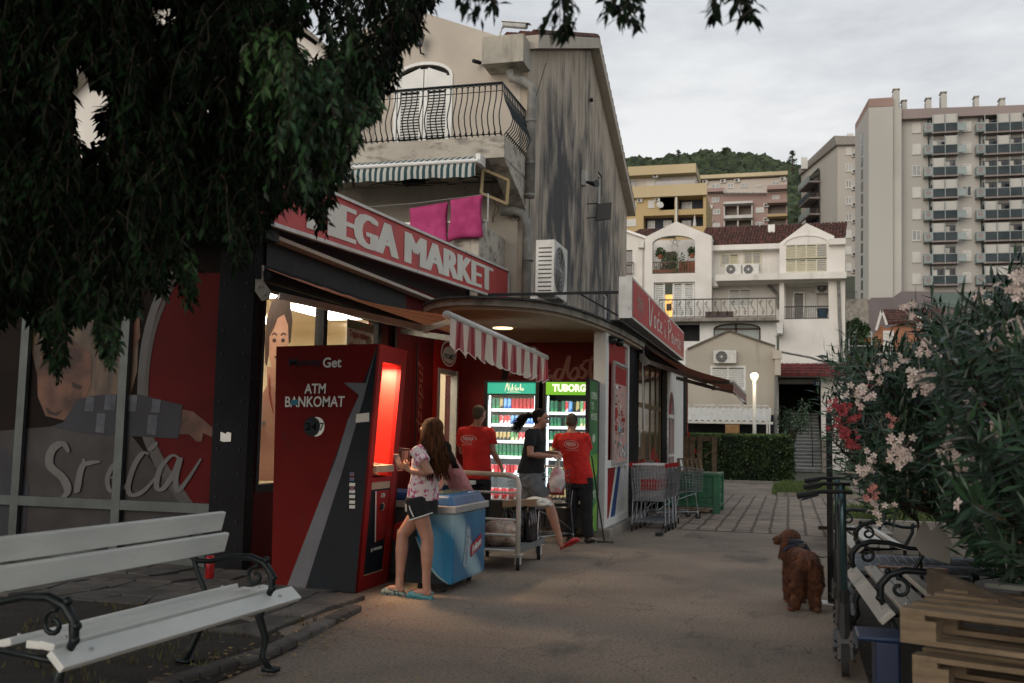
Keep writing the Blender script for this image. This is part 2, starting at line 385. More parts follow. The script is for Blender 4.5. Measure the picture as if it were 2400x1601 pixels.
# broken slabs of the left pavement
m_slab = mat('stone slab', (.12, .108, .096), (.06, .055, .05), 2.5, .9, bump=.5, bsc=40, island=.25, dirt=(.05, .045, .04), dsc=4, dst=(1, 1, 1), dth=(.5, .7))
mb = MB(); rs = random.Random(3)
kerbpx = [(380, 1625), (470, 1597), (561, 1567), (661, 1535), (730, 1497), (791, 1464), (850, 1432)]
kerbw = [gp(a, b, 0) for a, b in kerbpx]
def kerbx(y):
    for a, b in zip(kerbw, kerbw[1:]):
        if a.y <= y <= b.y: return a.x+(b.x-a.x)*(y-a.y)/(b.y-a.y)
    return kerbw[0].x if y < kerbw[0].y else kerbw[-1].x
gx = {}
def gj(i, j):
    if (i, j) not in gx: gx[(i, j)] = (-8+i*.38+rs.uniform(-.07, .07), 6.2+j*.34+rs.uniform(-.06, .06))
    return gx[(i, j)]
for i in range(14):
    for j in range(9):
        q = [gj(i, j), gj(i+1, j), gj(i+1, j+1), gj(i, j+1)]; cx = sum(a for a, b in q)/4; cy = sum(b for a, b in q)/4
        if cx > kerbx(cy)-.12 or cy > 8.95 or (cy < 6.9 and cx < -3.9) or (cx > -3.75 and cy > 8.0): continue
        z = .03+rs.uniform(-.012, .014); t = rs.uniform(-.012, .012)
        q = [(cx+(a-cx)*.965, cy+(b-cy)*.965) for a, b in q]
        mb.add([(a, b, -.02) for a, b in q]+[(a, b, z+t*(k-1.5)/2) for k, (a, b) in enumerate(q)], [(4, 5, 6, 7), (0, 1, 5, 4), (1, 2, 6, 5), (2, 3, 7, 6), (3, 0, 4, 7)])
tag(bevel(mb.build('sidewalk', m_slab), .006, 1), kind='structure')
mb = MB()
for a, b in zip(kerbw, kerbw[1:]):
    k = 2
    for i in range(k):
        p, q = a.lerp(b, i/k+.02), a.lerp(b, (i+1)/k-.02); d = (q-p).normalized(); n_ = V((-d.y, d.x, 0))
        j = rs.uniform(-.01, .01)
        mb.add([p-n_*.0+V((0, 0, -.05)), q+V((0, 0, -.05)), q+n_*.12+V((0, 0, -.05)), p+n_*.12+V((0, 0, -.05)), p+V((0, 0, .045+j)), q+V((0, 0, .05+j)), q+n_*.12+V((0, 0, .05)), p+n_*.12+V((0, 0, .05))],
               [(4, 5, 6, 7), (0, 1, 5, 4), (1, 2, 6, 5), (2, 3, 7, 6), (3, 0, 4, 7)])
tag(bevel(mb.build('kerb', m_slab), .015, 2), kind='structure')
# steps: shop door and kerb under the produce corner
mb = MB(); mb.box(-5.2, -4.35, 14.15, 15.59, -.02, .11); mb.box(-2.78, -2.42, 13.98, 17.2, -.02, .115)
tag(bevel(mb.build('entrance_step', M['conc']), .015, 2), kind='structure')
# grass, weeds, litter
def blades(n, fx, h, seed=1):
    r = random.Random(seed); mb = MB()
    for _ in range(n):
        x, y = fx(r); a = r.uniform(0, PI); hh = h*r.uniform(.4, 1.2); wv = V((math.cos(a), math.sin(a), 0))*.006*max(1, y/12); ln = V((r.uniform(-1, 1), r.uniform(-1, 1), 0))*hh*.4
        p = V((x, y, 0)); mb.add([p-wv, p+wv, p+ln*.5+V((0, 0, hh*.6))+wv*.6, p+ln*.5+V((0, 0, hh*.6))-wv*.6, p+ln+V((0, 0, hh))], [(0, 1, 2, 3), (3, 2, 4)])
    return mb
m_grass = mat('grass', (.115, .16, .04), (.055, .085, .022), 3, .9, island=.3)
def gpatch(r):
    while 1:
        x, y = r.uniform(-.45, 1.6), r.uniform(26.5, 34.5)
        if x > -.55+((y-30)/8)**2*1.2: return x, y
tag(blades(5200, gpatch, .16, 2).build('grass', m_grass), 'patch of green grass and weeds beyond the paved path', 'grass', kind='stuff')
def gl(r):
    while 1:
        x, y = r.uniform(-5.2, -2.9), r.uniform(4.2, 6.9)
        if x < kerbx(y)-.1 and noise.noise(V((x*2.5, y*2.5, 0))) > -.05: return x, y
tag(blades(1500, gl, .055, 4).build('weeds', mat('dry weeds', (.10, .10, .03), (.06, .05, .02), 5, .9, island=.3)), 'sparse dry weeds in the soil under the white bench', 'weeds', kind='stuff')
def leafmb(n, fx, s, seed):
    r = random.Random(seed); mb = MB()
    for _ in range(n):
        x, y = fx(r); a = r.uniform(0, 2*PI); d = V((math.cos(a), math.sin(a), r.uniform(-.15, .3)))*s*r.uniform(.6, 1.3); q = V((-d.y, d.x, 0))*.35; p = V((x, y, .012+r.random()*.02))
        if x < -2.4 and y < 8 and x < kerbx(y): p.z += .03
        mb.add([p-d*.5, p+q, p+d*.5, p-q], [(0, 1, 2, 3)])
    return mb
def lit(r):
    if r.random() < .5:
        y = r.uniform(4.6, 8); return kerbx(y)+r.gauss(0, .15), y
    return (r.uniform(-4, .4), r.uniform(4, 14)) if r.random() < .35 else (r.uniform(.4, 2.2), r.uniform(5, 13))
tag(leafmb(420, lit, .036, 8).build('fallen_leaves', mat('dry leaf litter', (.30, .22, .08), (.12, .07, .03), 6, .9, island=.4)), 'small dry leaves and scraps scattered along the kerb and road', 'leaf litter', kind='stuff')
# ------------------------------------------------------------------ market building
W = -5.22
m_int = mat('shop wall cream', (.74, .64, .46), (.66, .56, .40), 1, .8)
B = thing('market_building', 'low supermarket building with film covered glass front, dark pillars and lit shop windows', 'shop building', (-8, 9, 0))
mb = MB(); mb.box(-5.62, W, 8.93, 9.09, 0, 3.45)
pil = mb.build('pillar', M['pillar'], B)
mb = MB()
for k in range(13):
    for xx in (-5.55, -5.30): mb.disc((xx, 8.925, .25+k*.24), (0, -1, 0), .012, .012, 8)
    for yy in (8.97, 9.06): mb.disc((W+.004, yy, .25+k*.24), (1, 0, 0), .012, .012, 8)
mb.build('rivets', M['dark'], pil)
q = Q((-5.52, 8.925, 1.28), (-5.40, 8.925, 1.28), (-5.40, 8.925, 1.38), (-5.52, 8.925, 1.38))
mb = MB(); q.shape(mb, [(0, .1), (.3, 0), (1, .05), (1, .9), (.6, 1), (.5, .8), (0, 1)], .003); mb.build('torn_sticker', M['alu'], pil)
# street wall along X=W with the big window and the door
FL = 2.95
mb = MB(); mb.panel(frX(W), [(9.1, 0), (15.59, 0), (15.59, 3.5), (9.1, 3.5)], [rc(9.16, 12.2, .82, 2.88), rc(14.45, 15.35, .11, 2.42)], .18)
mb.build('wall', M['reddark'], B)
mb = MB()
mb.box(W-.03, W+.012, 9.11, 9.17, .77, 2.95)
for y in (10.5, 12.1): mb.box(W-.1, W+.012, y, y+.1, .77, 2.95)
mb.box(W-.1, W+.010, 9.17, 12.1, .77, .85); mb.box(W-.1, W+.010, 9.17, 12.1, 2.86, 2.95); mb.box(W+.001, W+.03, 9.1, 13.0, 2.951, 3.49)  # last box: dark panel standing in for the shade below the sign
wf = mb.build('window_frame', M['dark'], B)
mb = MB(); mb.quad((W-.05, 9.17, .85), (W-.05, 12.1, .85), (W-.05, 12.1, 2.86), (W-.05, 9.17, 2.86)); mb.build('pane', M['glass'], wf)
# interior
mb = MB(); mb.box(-12, W-.2, 9.1, 15.55, .02, 3.05); mb.f = [f[::-1] for f in mb.f]
# drop the face towards the street
mb.f = [f for f in mb.f if not all(abs(mb.v[i][0]-(W-.2)) < 1e-6 for i in f)]; mb.m = [0]*len(mb.f)
mb.build('interior_walls', m_int, B)
m_lum = mat('luminous ceiling panel', (.9, .9, .85), None, emit=(1, .93, .80), es=7.0)
for x, y in ((-5.95, 10.0), (-5.95, 12.2), (-7.6, 10.3), (-7.6, 12.6), (-9.4, 11.2), (-9.4, 13.6), (-6.2, 14.6)):
    mb = MB(); mb.box(x-.32, x+.32, y-.62, y+.62, 2.98, 3.03); mb.build('ceiling_light', m_lum, B)
# shelves with goods inside
m_goods = mat('packed goods', (.5, .3, .12), (.2, .25, .12), 9, .6, island=.8, lo=.4, hi=.6)
mb = MB(); rg = random.Random(5)
for z in (.6, 1.0, 1.4, 1.8):
    for k in range(26): y = 9.6+k*.2; mb.box(-8.3, -8.05, y, y+rg.uniform(.08, .17), z, z+rg.uniform(.15, .3))
mb.build('stocked_shelves', m_goods, B)
mb = MB()
for k in range(7): mb.cyl((-5.75, 9.42+k*.09, 1.5), .028, .26, 8); mb.cyl((-5.75, 9.42+k*.09, 1.76), .011, .07, 8)
mb.box(-5.9, -5.6, 9.36, 12.0, 1.46, 1.5)
mb.build('bottle_shelf', mat('pale bottle glass', (.45, .42, .28), (.3, .3, .2), 4, .15), B)
# price poster in the window
def flat(mb, q, u0, v0, u1, v1, off): q.rectm(mb, u0, v0, u1, v1, off)
q = Q((W-.02, 11.2, 2.02), (W-.02, 12.02, 2.02), (W-.02, 12.02, 2.80), (W-.02, 11.2, 2.80))
mb = MB(); mb.box(W-.03, W-.02, 11.2, 12.02, 2.02, 2.80)
po = mb.build('poster', M['signwhite'], B)
mb = text('Trajno niske', q, .08, .68, .72, .84, bold=.02); merge(mb, text('cijene!', q, .08, .5, .45, .66, bold=.02)); mb.build('lettering', M['red'], po)
mb = MB(); q.rectm(mb, 0, .86, 1, 1, .003); q.shape(mb, [(.8+.12*math.cos(t*PI/8), .72+.08*math.sin(t*PI/8)) for t in range(16)], .004)
q.rectm(mb, .08, .08, .4, .3, .003); q.rectm(mb, .75, .12, .92, .36, .003); mb.build('print', mat('poster print', (.3, .12, .08), (.1, .2, .08), 22, .6, lo=.45, hi=.55), po)
# woman portrait cut-out on the window
P = thing('advertising_cutout', 'life size photo print of a brown haired woman inside the shop window', 'advert', (-5.47, 9.95, .8))
q = Q((-5.70, 9.95, .85), (-5.25, 9.95, .85), (-5.25, 9.95, 2.95), (-5.70, 9.95, 2.95))
mb = MB(); q.shape(mb, [(0, 0), (1, 0), (1, .38), (.8, .47), (.62, .52), (.62, .6), (.2, .6), (.22, .5), (0, .42)], 0); mb.build('bust', mat('printed pink skin', (.50, .27, .20), (.42, .2, .15), 3, .6), P)
mb = MB(); q.shape(mb, [(.5+.27*math.cos(t*PI/12), .73+.17*math.sin(t*PI/12)) for t in range(24)], .006); fc = mb.build('face', mat('printed face', (.58, .34, .25), (.48, .25, .18), 4, .6), P)
mb = MB()
for sx_ in (-1, 1):
    q.shape(mb, [(.5+sx_*.12+.055*math.cos(t*PI/6), .74+.011*math.sin(t*PI/6)) for t in range(12)], .010)
    q.stroke(mb, [(.5+sx_*.05, .765), (.5+sx_*.12, .778), (.5+sx_*.2, .768)], .012, .010, .32)
q.stroke(mb, [(.4, .655), (.5, .648), (.6, .655)], .016, .010, .32); mb.build('eyes', mat('printed dark', (.05, .02, .015)), fc)
mb = MB(); q.shape(mb, [(.20, .60), (.25, .66), (.24, .76), (.34, .80), (.44, .86), (.62, .88), (.74, .82), (.78, .72), (.83, .73), (.86, .84), (.78, .94), (.6, .975), (.45, .985), (.26, .95), (.14, .86), (.12, .74), (.15, .62)], .009)
mb.build('hair', mat('printed hair', (.06, .024, .014), (.022, .009, .006), 30, .6, stretch=(1, 1, .2)), P)
mb = MB(); q.stroke(mb, [(.28, .55), (.32, .45), (.45, .35)], .012, .010, .32); mb.build('strap', M['red'], P)
# film covered glazing facing the camera
YG = 9.0
mb = MB(); mb.panel(frY(YG), rc(-12, -5.62, .06, 3.30), (), .1)
film = mb.build('window_film', mat('printed beige film', (.016, .011, .009), (.008, .006, .005), 1.2, .8, det=3, spec=.12), B)
q = Q((-9.0, YG-.001, .0), (-5.62, YG-.001, .0), (-5.62, YG-.001, 3.2), (-9.0, YG-.001, 3.2))
def pq(px, py):
    p = yp(px, py, YG); return ((p.x+9.0)/3.38, p.z/3.2)
def fm(pts, off, name, m, par=film):
    mb = MB(); q.shape(mb, [pq(*a) for a in pts], off); return mb.build(name, m, par)
fm([(418, 640), (530, 640), (528, 1300), (430, 1190), (340, 1010), (332, 900), (345, 790), (375, 700)], .006, 'red_field', M['reddark'])
mb = MB(); q.stroke(mb, [pq(*a) for a in ((408, 640), (372, 700), (345, 790), (333, 900), (338, 1000), (380, 1100), (470, 1230))], .03, .010, 1.056, taper=False); mb.build('dark_band', M['blackpl'], film)
mb = MB(); q.stroke(mb, [pq(*a) for a in ((424, 640), (386, 710), (358, 795), (345, 900), (350, 1000), (392, 1095), (485, 1230))], .016, .012, 1.056, taper=False); mb.build('pale_band', mat('pale print band', (.07, .06, .055)), film)
m_pskin = mat('printed child skin', (.15, .066, .040), (.035, .014, .009), 3.5, .7, det=8); m_pale = mat('printed pale shirt', (.034, .030, .032), (.008, .006, .006), 2, .7, det=8)
fm([(100, 640), (290, 620), (330, 700), (322, 870), (300, 950), (200, 980), (100, 930), (70, 800)], .005, 'blond_hair', mat('printed blond hair', (.10, .06, .032), (.03, .018, .01), 9, .6, stretch=(1, 1, .3)))
fm([(88, 870), (105, 820), (160, 790), (215, 830), (215, 900), (190, 960), (150, 985), (108, 975), (90, 930)], .008, 'child_face', m_pskin)
fm([(250, 700), (325, 690), (330, 790), (300, 850), (262, 840), (245, 770)], .007, 'adult_face', m_pskin)
mb = MB(); q.shape(mb, [pq(*a) for a in ((108, 955), (130, 968), (150, 960), (135, 975), (115, 970))], .011); q.shape(mb, [pq(*a) for a in ((170, 895), (195, 905), (190, 914), (172, 908))], .011)
q.shape(mb, [pq(*a) for a in ((265, 760), (285, 756), (285, 766), (266, 770))], .011)
mb.build('printed_features', mat('printed dark brown', (.03, .012, .01)), film)
fm([(0, 1010), (120, 1000), (300, 1010), (420, 1160), (520, 1320), (0, 1330)], .004, 'pale_shirt', m_pale)
m_plaid = mat('printed plaid', (.014, .016, .026), (.006, .006, .009), 2, .7)
mb = MB(); q.shape(mb, [pq(*a) for a in [(150, 990), (185, 935), (240, 925), (330, 925), (430, 950), (420, 1028), (300, 1022), (200, 1015), (120, 1000)]], .013); mb.mi = 1
for a, b, c_, d_ in ((205, 930, 225, 965), (250, 925, 275, 962), (300, 925, 325, 965), (360, 935, 380, 968), (230, 968, 250, 1015), (350, 972, 372, 1020)): q.shape(mb, [pq(a, b), pq(c_, b+2), pq(c_-4, d_), pq(a-4, d_-2)], .016)
mb.build('plaid_sleeve', [m_plaid, mat('printed check', (.085, .09, .105), (.03, .035, .05), 6)], film)
fm([(430, 960), (455, 965), (480, 985), (515, 1015), (518, 1022), (500, 1025), (478, 1015), (475, 1035), (462, 1035), (445, 1018), (422, 1018)], .014, 'child_hand', m_pskin)
fm([(0, 1050), (40, 1070), (70, 1140), (60, 1250), (0, 1260)], .009, 'blue_sleeve', m_plaid)
mb = MB()
T = lambda *p: [pq(*a) for a in p]
q.stroke(mb, T((165, 1060), (150, 1040), (125, 1055), (120, 1090), (150, 1120), (162, 1150), (145, 1170)), .033, .02, 1.056)
q.stroke(mb, T((200, 1075), (188, 1130), (183, 1150), (195, 1095), (215, 1085), (238, 1082)), .024, .02, 1.056)
q.stroke(mb, T((352, 1065), (338, 1062), (318, 1090), (303, 1140), (312, 1160), (340, 1150), (375, 1110)), .020, .02, 1.056)
q.stroke(mb, T((352, 1055), (372, 1037)), .02, .02, 1.056)
q.stroke(mb, T((425, 1075), (405, 1068), (378, 1100), (370, 1140), (385, 1145), (410, 1110), (425, 1075), (415, 1120), (420, 1150), (445, 1120), (474, 1075)), .020, .021, 1.056)
q.stroke(mb, T((262, 1120), (280, 1110), (285, 1095), (270, 1090), (255, 1120), (262, 1150), (290, 1145), (312, 1120)), .018, .02, 1.056)
mb.build('script_lettering', mat('pale script print', (.11, .11, .107)), film)
mb = MB()
for px in (62, 296):
    a = yp(px, 900, YG).x; mb.box(a-.05, a+.05, YG-.07, YG-.02, .06, 3.3)
zr = yp(300, 1183, YG).z
mb.box(-12, -5.62, YG-.068, YG-.021, zr-.05, zr+.05); mb.box(-12, -5.62, YG-.10, YG-.02, .03, .14)
mb.build('mullions', mat('grey painted frame', (.07, .085, .082), (.05, .058, .058), 5, .45, metal=.3), B)
# fascia above the glazing, roof slab
mb = MB(); mb.box(-12, -5.0, 8.6, 9.0, 3.31, 3.5); mb.box(-12, -5.24, 8.7, 17.5, 3.5, 3.9)
mb.build('roof', M['dark'], B)
# red recess: back wall and door surround
mb = MB(); mb.box(W, -2.7, 15.6, 15.8, .11, 3.0); bw = mb.build('back_wall', mat('deep red wall', (.20, .007, .006), (.15, .005, .005), 2, .7), B)
q = Q((W, 15.6, .2), (-2.7, 15.6, .2), (-2.7, 15.6, 3.0), (W, 15.6, 3.0))
def pb(px, py):
    p = yp(px, py, 15.6); return ((p.x-W)/2.52, (p.z-.2)/2.8)
mb = MB(); T = lambda *p: [pb(*a) for a in p]
q.stroke(mb, T((1195, 880), (1205, 845), (1240, 815), (1262, 830), (1240, 870), (1225, 875), (1255, 900)), .03, .006, .9)
q.stroke(mb, T((1290, 870), (1278, 868), (1268, 890), (1278, 900), (1292, 880), (1296, 895)), .02, .006, .9)
q.stroke(mb, T((1322, 868), (1308, 866), (1300, 885), (1312, 890), (1324, 865), (1334, 835), (1330, 868), (1332, 885)), .022, .006, .9)
q.stroke(mb, T((1346, 865), (1335, 880), (1345, 890), (1356, 875), (1350, 862), (1342, 868)), .022, .0066, .9)
q.stroke(mb, T((1372, 850), (1362, 860), (1374, 872), (1366, 886), (1354, 880)), .022, .006, .9)
q.stroke(mb, T((1388, 835), (1384, 860), (1386, 884), (1396, 880)), .022, .006, .9)
q.stroke(mb, T((1366, 848), (1385, 843), (1402, 838)), .02, .0068, .9)
mb.build('script_lettering', mat('faded script', (.46, .24, .21)), bw)
mb = MB(); q.stroke(mb, T((1180, 900), (1190, 850), (1215, 800)), .035, .003, .9, taper=False); mb.build('dark_stripe', M['dark'], bw)
mb = MB(); mb.panel(frX(W+.012), [(14.25, .11), (15.58, .11), (15.58, 2.95), (14.25, 2.95)], [rc(14.45, 15.35, .11, 2.42)], .01); mb.build('door_surround', M['red'], B)
q = Q((W+.022, 14.45, 2.45), (W+.022, 15.35, 2.45), (W+.022, 15.35, 2.9), (W+.022, 14.45, 2.9))
mb = MB(); q.shape(mb, [(.5+.42*math.cos(t*PI/12), .5+.46*math.sin(t*PI/12)) for t in range(24)], .003)
lg = mb.build('logo_disc', M['signwhite'], B); mb = MB(); q.shape(mb, [(.5+.37*math.cos(t*PI/12), .5+.40*math.sin(t*PI/12)) for t in range(24)], .006); mb.build('logo_ring', M['red'], lg)
mb = MB(); q.shape(mb, [(.5+.33*math.cos(t*PI/12), .45+.3*math.sin(t*PI/12)) for t in range(24)], .009); mb.build('logo_centre', M['signwhite'], lg)
text('PROMET', q, .24, .30, .76, .48, .012, bold=.03).build('lettering', mat('navy print', (.01, .02, .09)), lg)
dr = MB(); dr.box(W-.06, W+.03, 14.45, 14.52, .11, 2.42); dr.box(W-.06, W+.05, 15.27, 15.35, .11, 2.42); dr.box(W-.06, W+.03, 14.52, 15.27, 2.34, 2.42)
d_ = dr.build('door', M['alu'], B); mb = MB(); mb.box(W-.04, W-.03, 14.95, 15.27, .13, 2.34); mb.build('pane', M['glass'], d_)
q = Q((W+.002, 13.15, .3), (W+.002, 14.15, .3), (W+.002, 14.15, 2.7), (W+.002, 13.15, 2.7))
# vertical slogan reading upwards
qv = Q((W+.004, 13.92, 1.1), (W+.004, 13.92, 2.45), (W+.004, 13.5, 2.45), (W+.004, 13.5, 1.1))
text('u dzepu!', qv, .0, .1, 1, .8, .004 if qv.n.x > 0 else -.004, shear=.3).build('slogan', mat('dim print', (.22, .06, .05)), B)
mb = MB(); mb.tube([(W+.05, 12.55, 2.9), (W+.05, 12.55, .5)], .04); mb.tube([(W+.05, 13.45, 2.7), (W+.06, 13.42, 1.1)], .012); mb.tube([(W+.06, 13.42, 1.1), (W+.1, 13.3, .95), (W+.1, 13.3, .4)], .008); mb.build('downpipe', M['dark'], B)
# curved canopy over the entrance
cv = [(-4.7, 12.6), (-4.5, 11.9), (-3.95, 11.30), (-3.26, 11.45), (-2.8, 12.0), (-2.55, 13.2), (-2.42, 14.9), (-2.38, 17.0)]
def sm2(p, s_=5):
    o = []
    for i in range(len(p)-1):
        p0, p1, p2, p3 = [V((*p[min(max(k, 0), len(p)-1)], 0)) for k in (i-1, i, i+1, i+2)]
        for j in range(s_):
            t = j/s_; o.append(.5*((2*p1)+(p2-p0)*t+(2*p0-5*p1+4*p2-p3)*t*t+(3*p1-p0-3*p2+p3)*t**3))
    return o+[V((*p[-1], 0))]
edge = sm2(cv); c_ = V((-5.2, 17.0, 0))
def slab(mb, e, z0, z1, cpt):
    k = len(e); lo = [(p.x, p.y, z0) for p in e]+[(cpt.x, cpt.y, z0)]; hi = [(p.x, p.y, z1) for p in e]+[(cpt.x, cpt.y, z1)]
    mb.add(lo+hi, [(i, i+1, k) for i in range(k-1)]+[(i+1+k+1, i+k+1, 2*k+1) for i in range(k-1)]+[(i, i+1, i+k+2, i+k+1) for i in range(k-1)])
CN = thing('entrance_canopy', 'thin curved concrete canopy above the shop entrance', 'canopy', (-4, 14, 2.95))
mb = MB(); slab(mb, edge, 2.95, 3.03, c_); mb.build('slab', M['conc'], CN)
ed2 = [c_+(p-c_)*1.012 for p in edge]; mb = MB(); slab(mb, ed2, 3.031, 3.055, c_); mb.build('roof_edge', mat('mossy roof edge', (.06, .06, .055), (.02, .02, .02), 7, .9, bump=.5), CN)
m_sof = mat('soffit boards', (.36, .28, .20), (.30, .23, .16), 2, .6)
t_ = m_sof.node_tree; wv_ = t_.nodes.new('ShaderNodeTexWave'); wv_.inputs['Scale'].default_value = 1.6; wv_.bands_direction = 'Y'; wv_.wave_profile = 'SAW'
tcx = t_.nodes.new('ShaderNodeTexCoord'); t_.links.new(tcx.outputs['Object'], wv_.inputs['Vector']); bpx = t_.nodes.new('ShaderNodeBump'); bpx.inputs['Strength'].default_value = .8; t_.links.new(wv_.outputs[0], bpx.inputs['Height']); t_.links.new(bpx.outputs[0], t_.nodes['Principled BSDF'].inputs['Normal'])
ed3 = [c_+(p-c_)*.985 for p in edge]; mb = MB(); slab(mb, ed3, 2.91, 2.949, c_); sf = mb.build('soffit', m_sof, CN)
mb = MB(); mb.disc((-3.88, 13.4, 2.904), (0, 0, 1), .14, .012, 28); mb.build('ceiling_lamp', mat('warm lamp disc', (.8, .7, .5), None, emit=(1, .72, .40), es=1.6), CN)
la = bpy.data.lights.new('canopy lamp', 'AREA'); la.shape = 'DISK'; la.size = .26; la.energy = 13; la.color = (1, .78, .52); lo_ = bpy.data.objects.new('canopy_lamp_light', la); C.objects.link(lo_); lo_.location = (-3.88, 13.3, 2.89); adopt(lo_, CN)
# roof-top scrap and flashing on the canopy
SC = thing('metal_sheet', 'pale folded sheet lying on the canopy roof below the air conditioner', 'sheet', (-3.6, 15.5, 3.06))
mb = MB(); a = [gp(x, y, 3.2) for x, y in ((1265, 703), (1335, 703), (1330, 722), (1265, 712))]; a = [V((-3.7, 15.2, 3.06)), V((-3.1, 15.3, 3.06)), V((-3.15, 16.0, 3.23)), V((-3.7, 15.9, 3.23))]
mb.quad(*a); mb.quad(a[3], a[2], a[2]+V((0, .05, -.16)), a[3]+V((0, .05, -.16))); mb.quad(a[1], a[1]+V((.04, .1, 0)), a[2]+V((.05, .05, -.15)), a[2]); mb.build('folded_sheet', M['whiteclean'], SC)
# ------------------------------------------------------------------ signs
SG = thing('shop_sign', 'long faded red board lettered MEGA MARKET above the striped awning', 'sign', (-5, 13, 3.5))
A_, B_, C2, D_ = V((-4.95, 8.1, 3.43)), V((-4.95, 17.38, 3.86)), V((-4.95, 17.34, 4.39)), V((-4.95, 8.1, 3.98))
q = Q(A_, B_, C2, D_)
def boxq(mb, q, d): # box behind a quad
    a = [q.at(*t) for t in ((0, 0), (1, 0), (1, 1), (0, 1))]; b = [p-q.n*d for p in a]
    mb.add(a+b, [(0, 1, 2, 3), (7, 6, 5, 4), (1, 0, 4, 5), (2, 1, 5, 6), (3, 2, 6, 7), (0, 3, 7, 4)])
mb = MB(); boxq(mb, q, .09); bd = mb.build('board', M['signred'], SG)
mb = MB(); h = .035
mb.bar(q.at(0, 0)+V((.005, 0, -.015)), q.at(1, 0)+V((.005, 0, -.015)), .05, .04); mb.bar(q.at(0, 1)+V((.005, 0, .015)), q.at(1, 1)+V((.005, 0, .015)), .05, .035); mb.bar(q.at(1, 0)+V((.01, .02, -.03)), q.at(1, 1)+V((.01, .02, .03)), .04, .03, up=(1, 0, 0))
mb.build('trim', M['metalwhite'], SG)
def uy(y): return (y-8.1)/9.28
btext('MEGA', q, uy(9.55), .12, uy(12.0), .88, .006, .0085).build('lettering', M['signwhite'], SG)
btext('MARKET', q, uy(12.35), .12, uy(16.35), .88, .006, .0085).build('lettering', M['signwhite'], SG)
mb = MB(); mb.box(-5.2, -5.05, 8.2, 15.5, 3.36, 3.40)
for k in range(30): y = 8.4+k*.3; mb.obox(q.at(uy(y), 0, .02)+V((0, 0, -.012)), (.006, 0, 0), (0, .006, 0), (0, 0, .006))
mb.build('soffit_strip', M['cream'], SG)

VS = thing('shop_sign', 'red board lettered Voće i Povrće with an oval badge above the produce shop', 'sign', (-2.4, 19, 3.2))
q = Q((-2.3, 14.98, 3.22), (-2.3, 22.84, 3.18), (-2.3, 22.82, 3.82), (-2.3, 14.98, 3.86))
mb = MB(); boxq(mb, q, .20); mb.build('box', M['metalwhite'], VS)
q = Q((-2.296, 15.06, 3.26), (-2.296, 22.78, 3.23), (-2.296, 22.76, 3.78), (-2.296, 15.06, 3.82))
mb = MB(); q.rectm(mb, 0, 0, 1, 1, .001); bd = mb.build('board', mat('sign red', (.50, .025, .035), (.42, .02, .03), 3, .4), VS)
mb = MB()
T = [(.22, .86), (.235, .9), (.245, .25), (.262, .18), (.28, .6), (.30, .88)]
q.stroke(mb, T, .13, .006, 10, 5)
def O(cx, cy, r, w_=.10): q.stroke(mb, [(cx+r*.085*math.cos(t), cy+r*math.sin(t)) for t in [k*PI/5-.3 for k in range(11)]], w_, .0065, 10, 3, taper=False)
O(.335, .38, .18); q.stroke(mb, [(.42, .5), (.395, .56), (.375, .38), (.395, .2), (.425, .28)], .105, .006, 10); q.stroke(mb, [(.395, .68), (.412, .84)], .10, .006, 10)
q.stroke(mb, [(.435, .34), (.462, .44), (.45, .56), (.433, .36), (.45, .2), (.475, .28)], .10, .0068, 10)
q.stroke(mb, [(.525, .55), (.527, .2), (.54, .22)], .11, .006, 10); q.stroke(mb, [(.527, .70), (.530, .78)], .12, .006, 10, taper=False)
q.stroke(mb, [(.60, .85), (.603, .5), (.60, .12)], .13, .006, 10); q.stroke(mb, [(.58, .78), (.62, .92), (.66, .72), (.63, .52), (.603, .5)], .11, .0064, 10)
O(.69, .36, .16); q.stroke(mb, [(.725, .52), (.738, .2), (.76, .52)], .10, .006, 10); q.stroke(mb, [(.775, .2), (.778, .5), (.785, .44), (.805, .52)], .10, .006, 10)
q.stroke(mb, [(.855, .48), (.835, .54), (.818, .36), (.835, .2), (.86, .28)], .10, .006, 10); q.stroke(mb, [(.835, .66), (.85, .82)], .10, .006, 10)
q.stroke(mb, [(.87, .34), (.893, .44), (.882, .54), (.868, .36), (.882, .2), (.90, .28)], .10, .0067, 10)
mb.build('script_lettering', M['signwhite'], VS)
mb = MB()
for cu in (.10, .945):
    s_ = 1 if cu < .5 else .6
    for rr in (1, .86):
        pts = [(cu+.045*s_*rr*math.cos(t*PI/12), .5+.40*rr*math.sin(t*PI/12)) for t in range(25)]; q.stroke(mb, pts, .022, .006, 12, 2, taper=False)
    for zz in (.58, .38): merge(mb, text('MEGA' if zz > .5 else 'PROMET', q, cu-.033*s_, zz-.07, cu+.033*s_, zz+.1, .006, bold=.03))
mb.build('badge', mat('pale badge print', (.45, .30, .26)), VS)
mb = MB(); mb.bar((-4.6, 15.0, 3.62), (-2.5, 15.0, 3.62), .04, .04); mb.bar((-3.1, 15.0, 3.6), (-2.5, 15.0, 3.25), .03, .03); mb.build('bracket', M['dark'], VS)
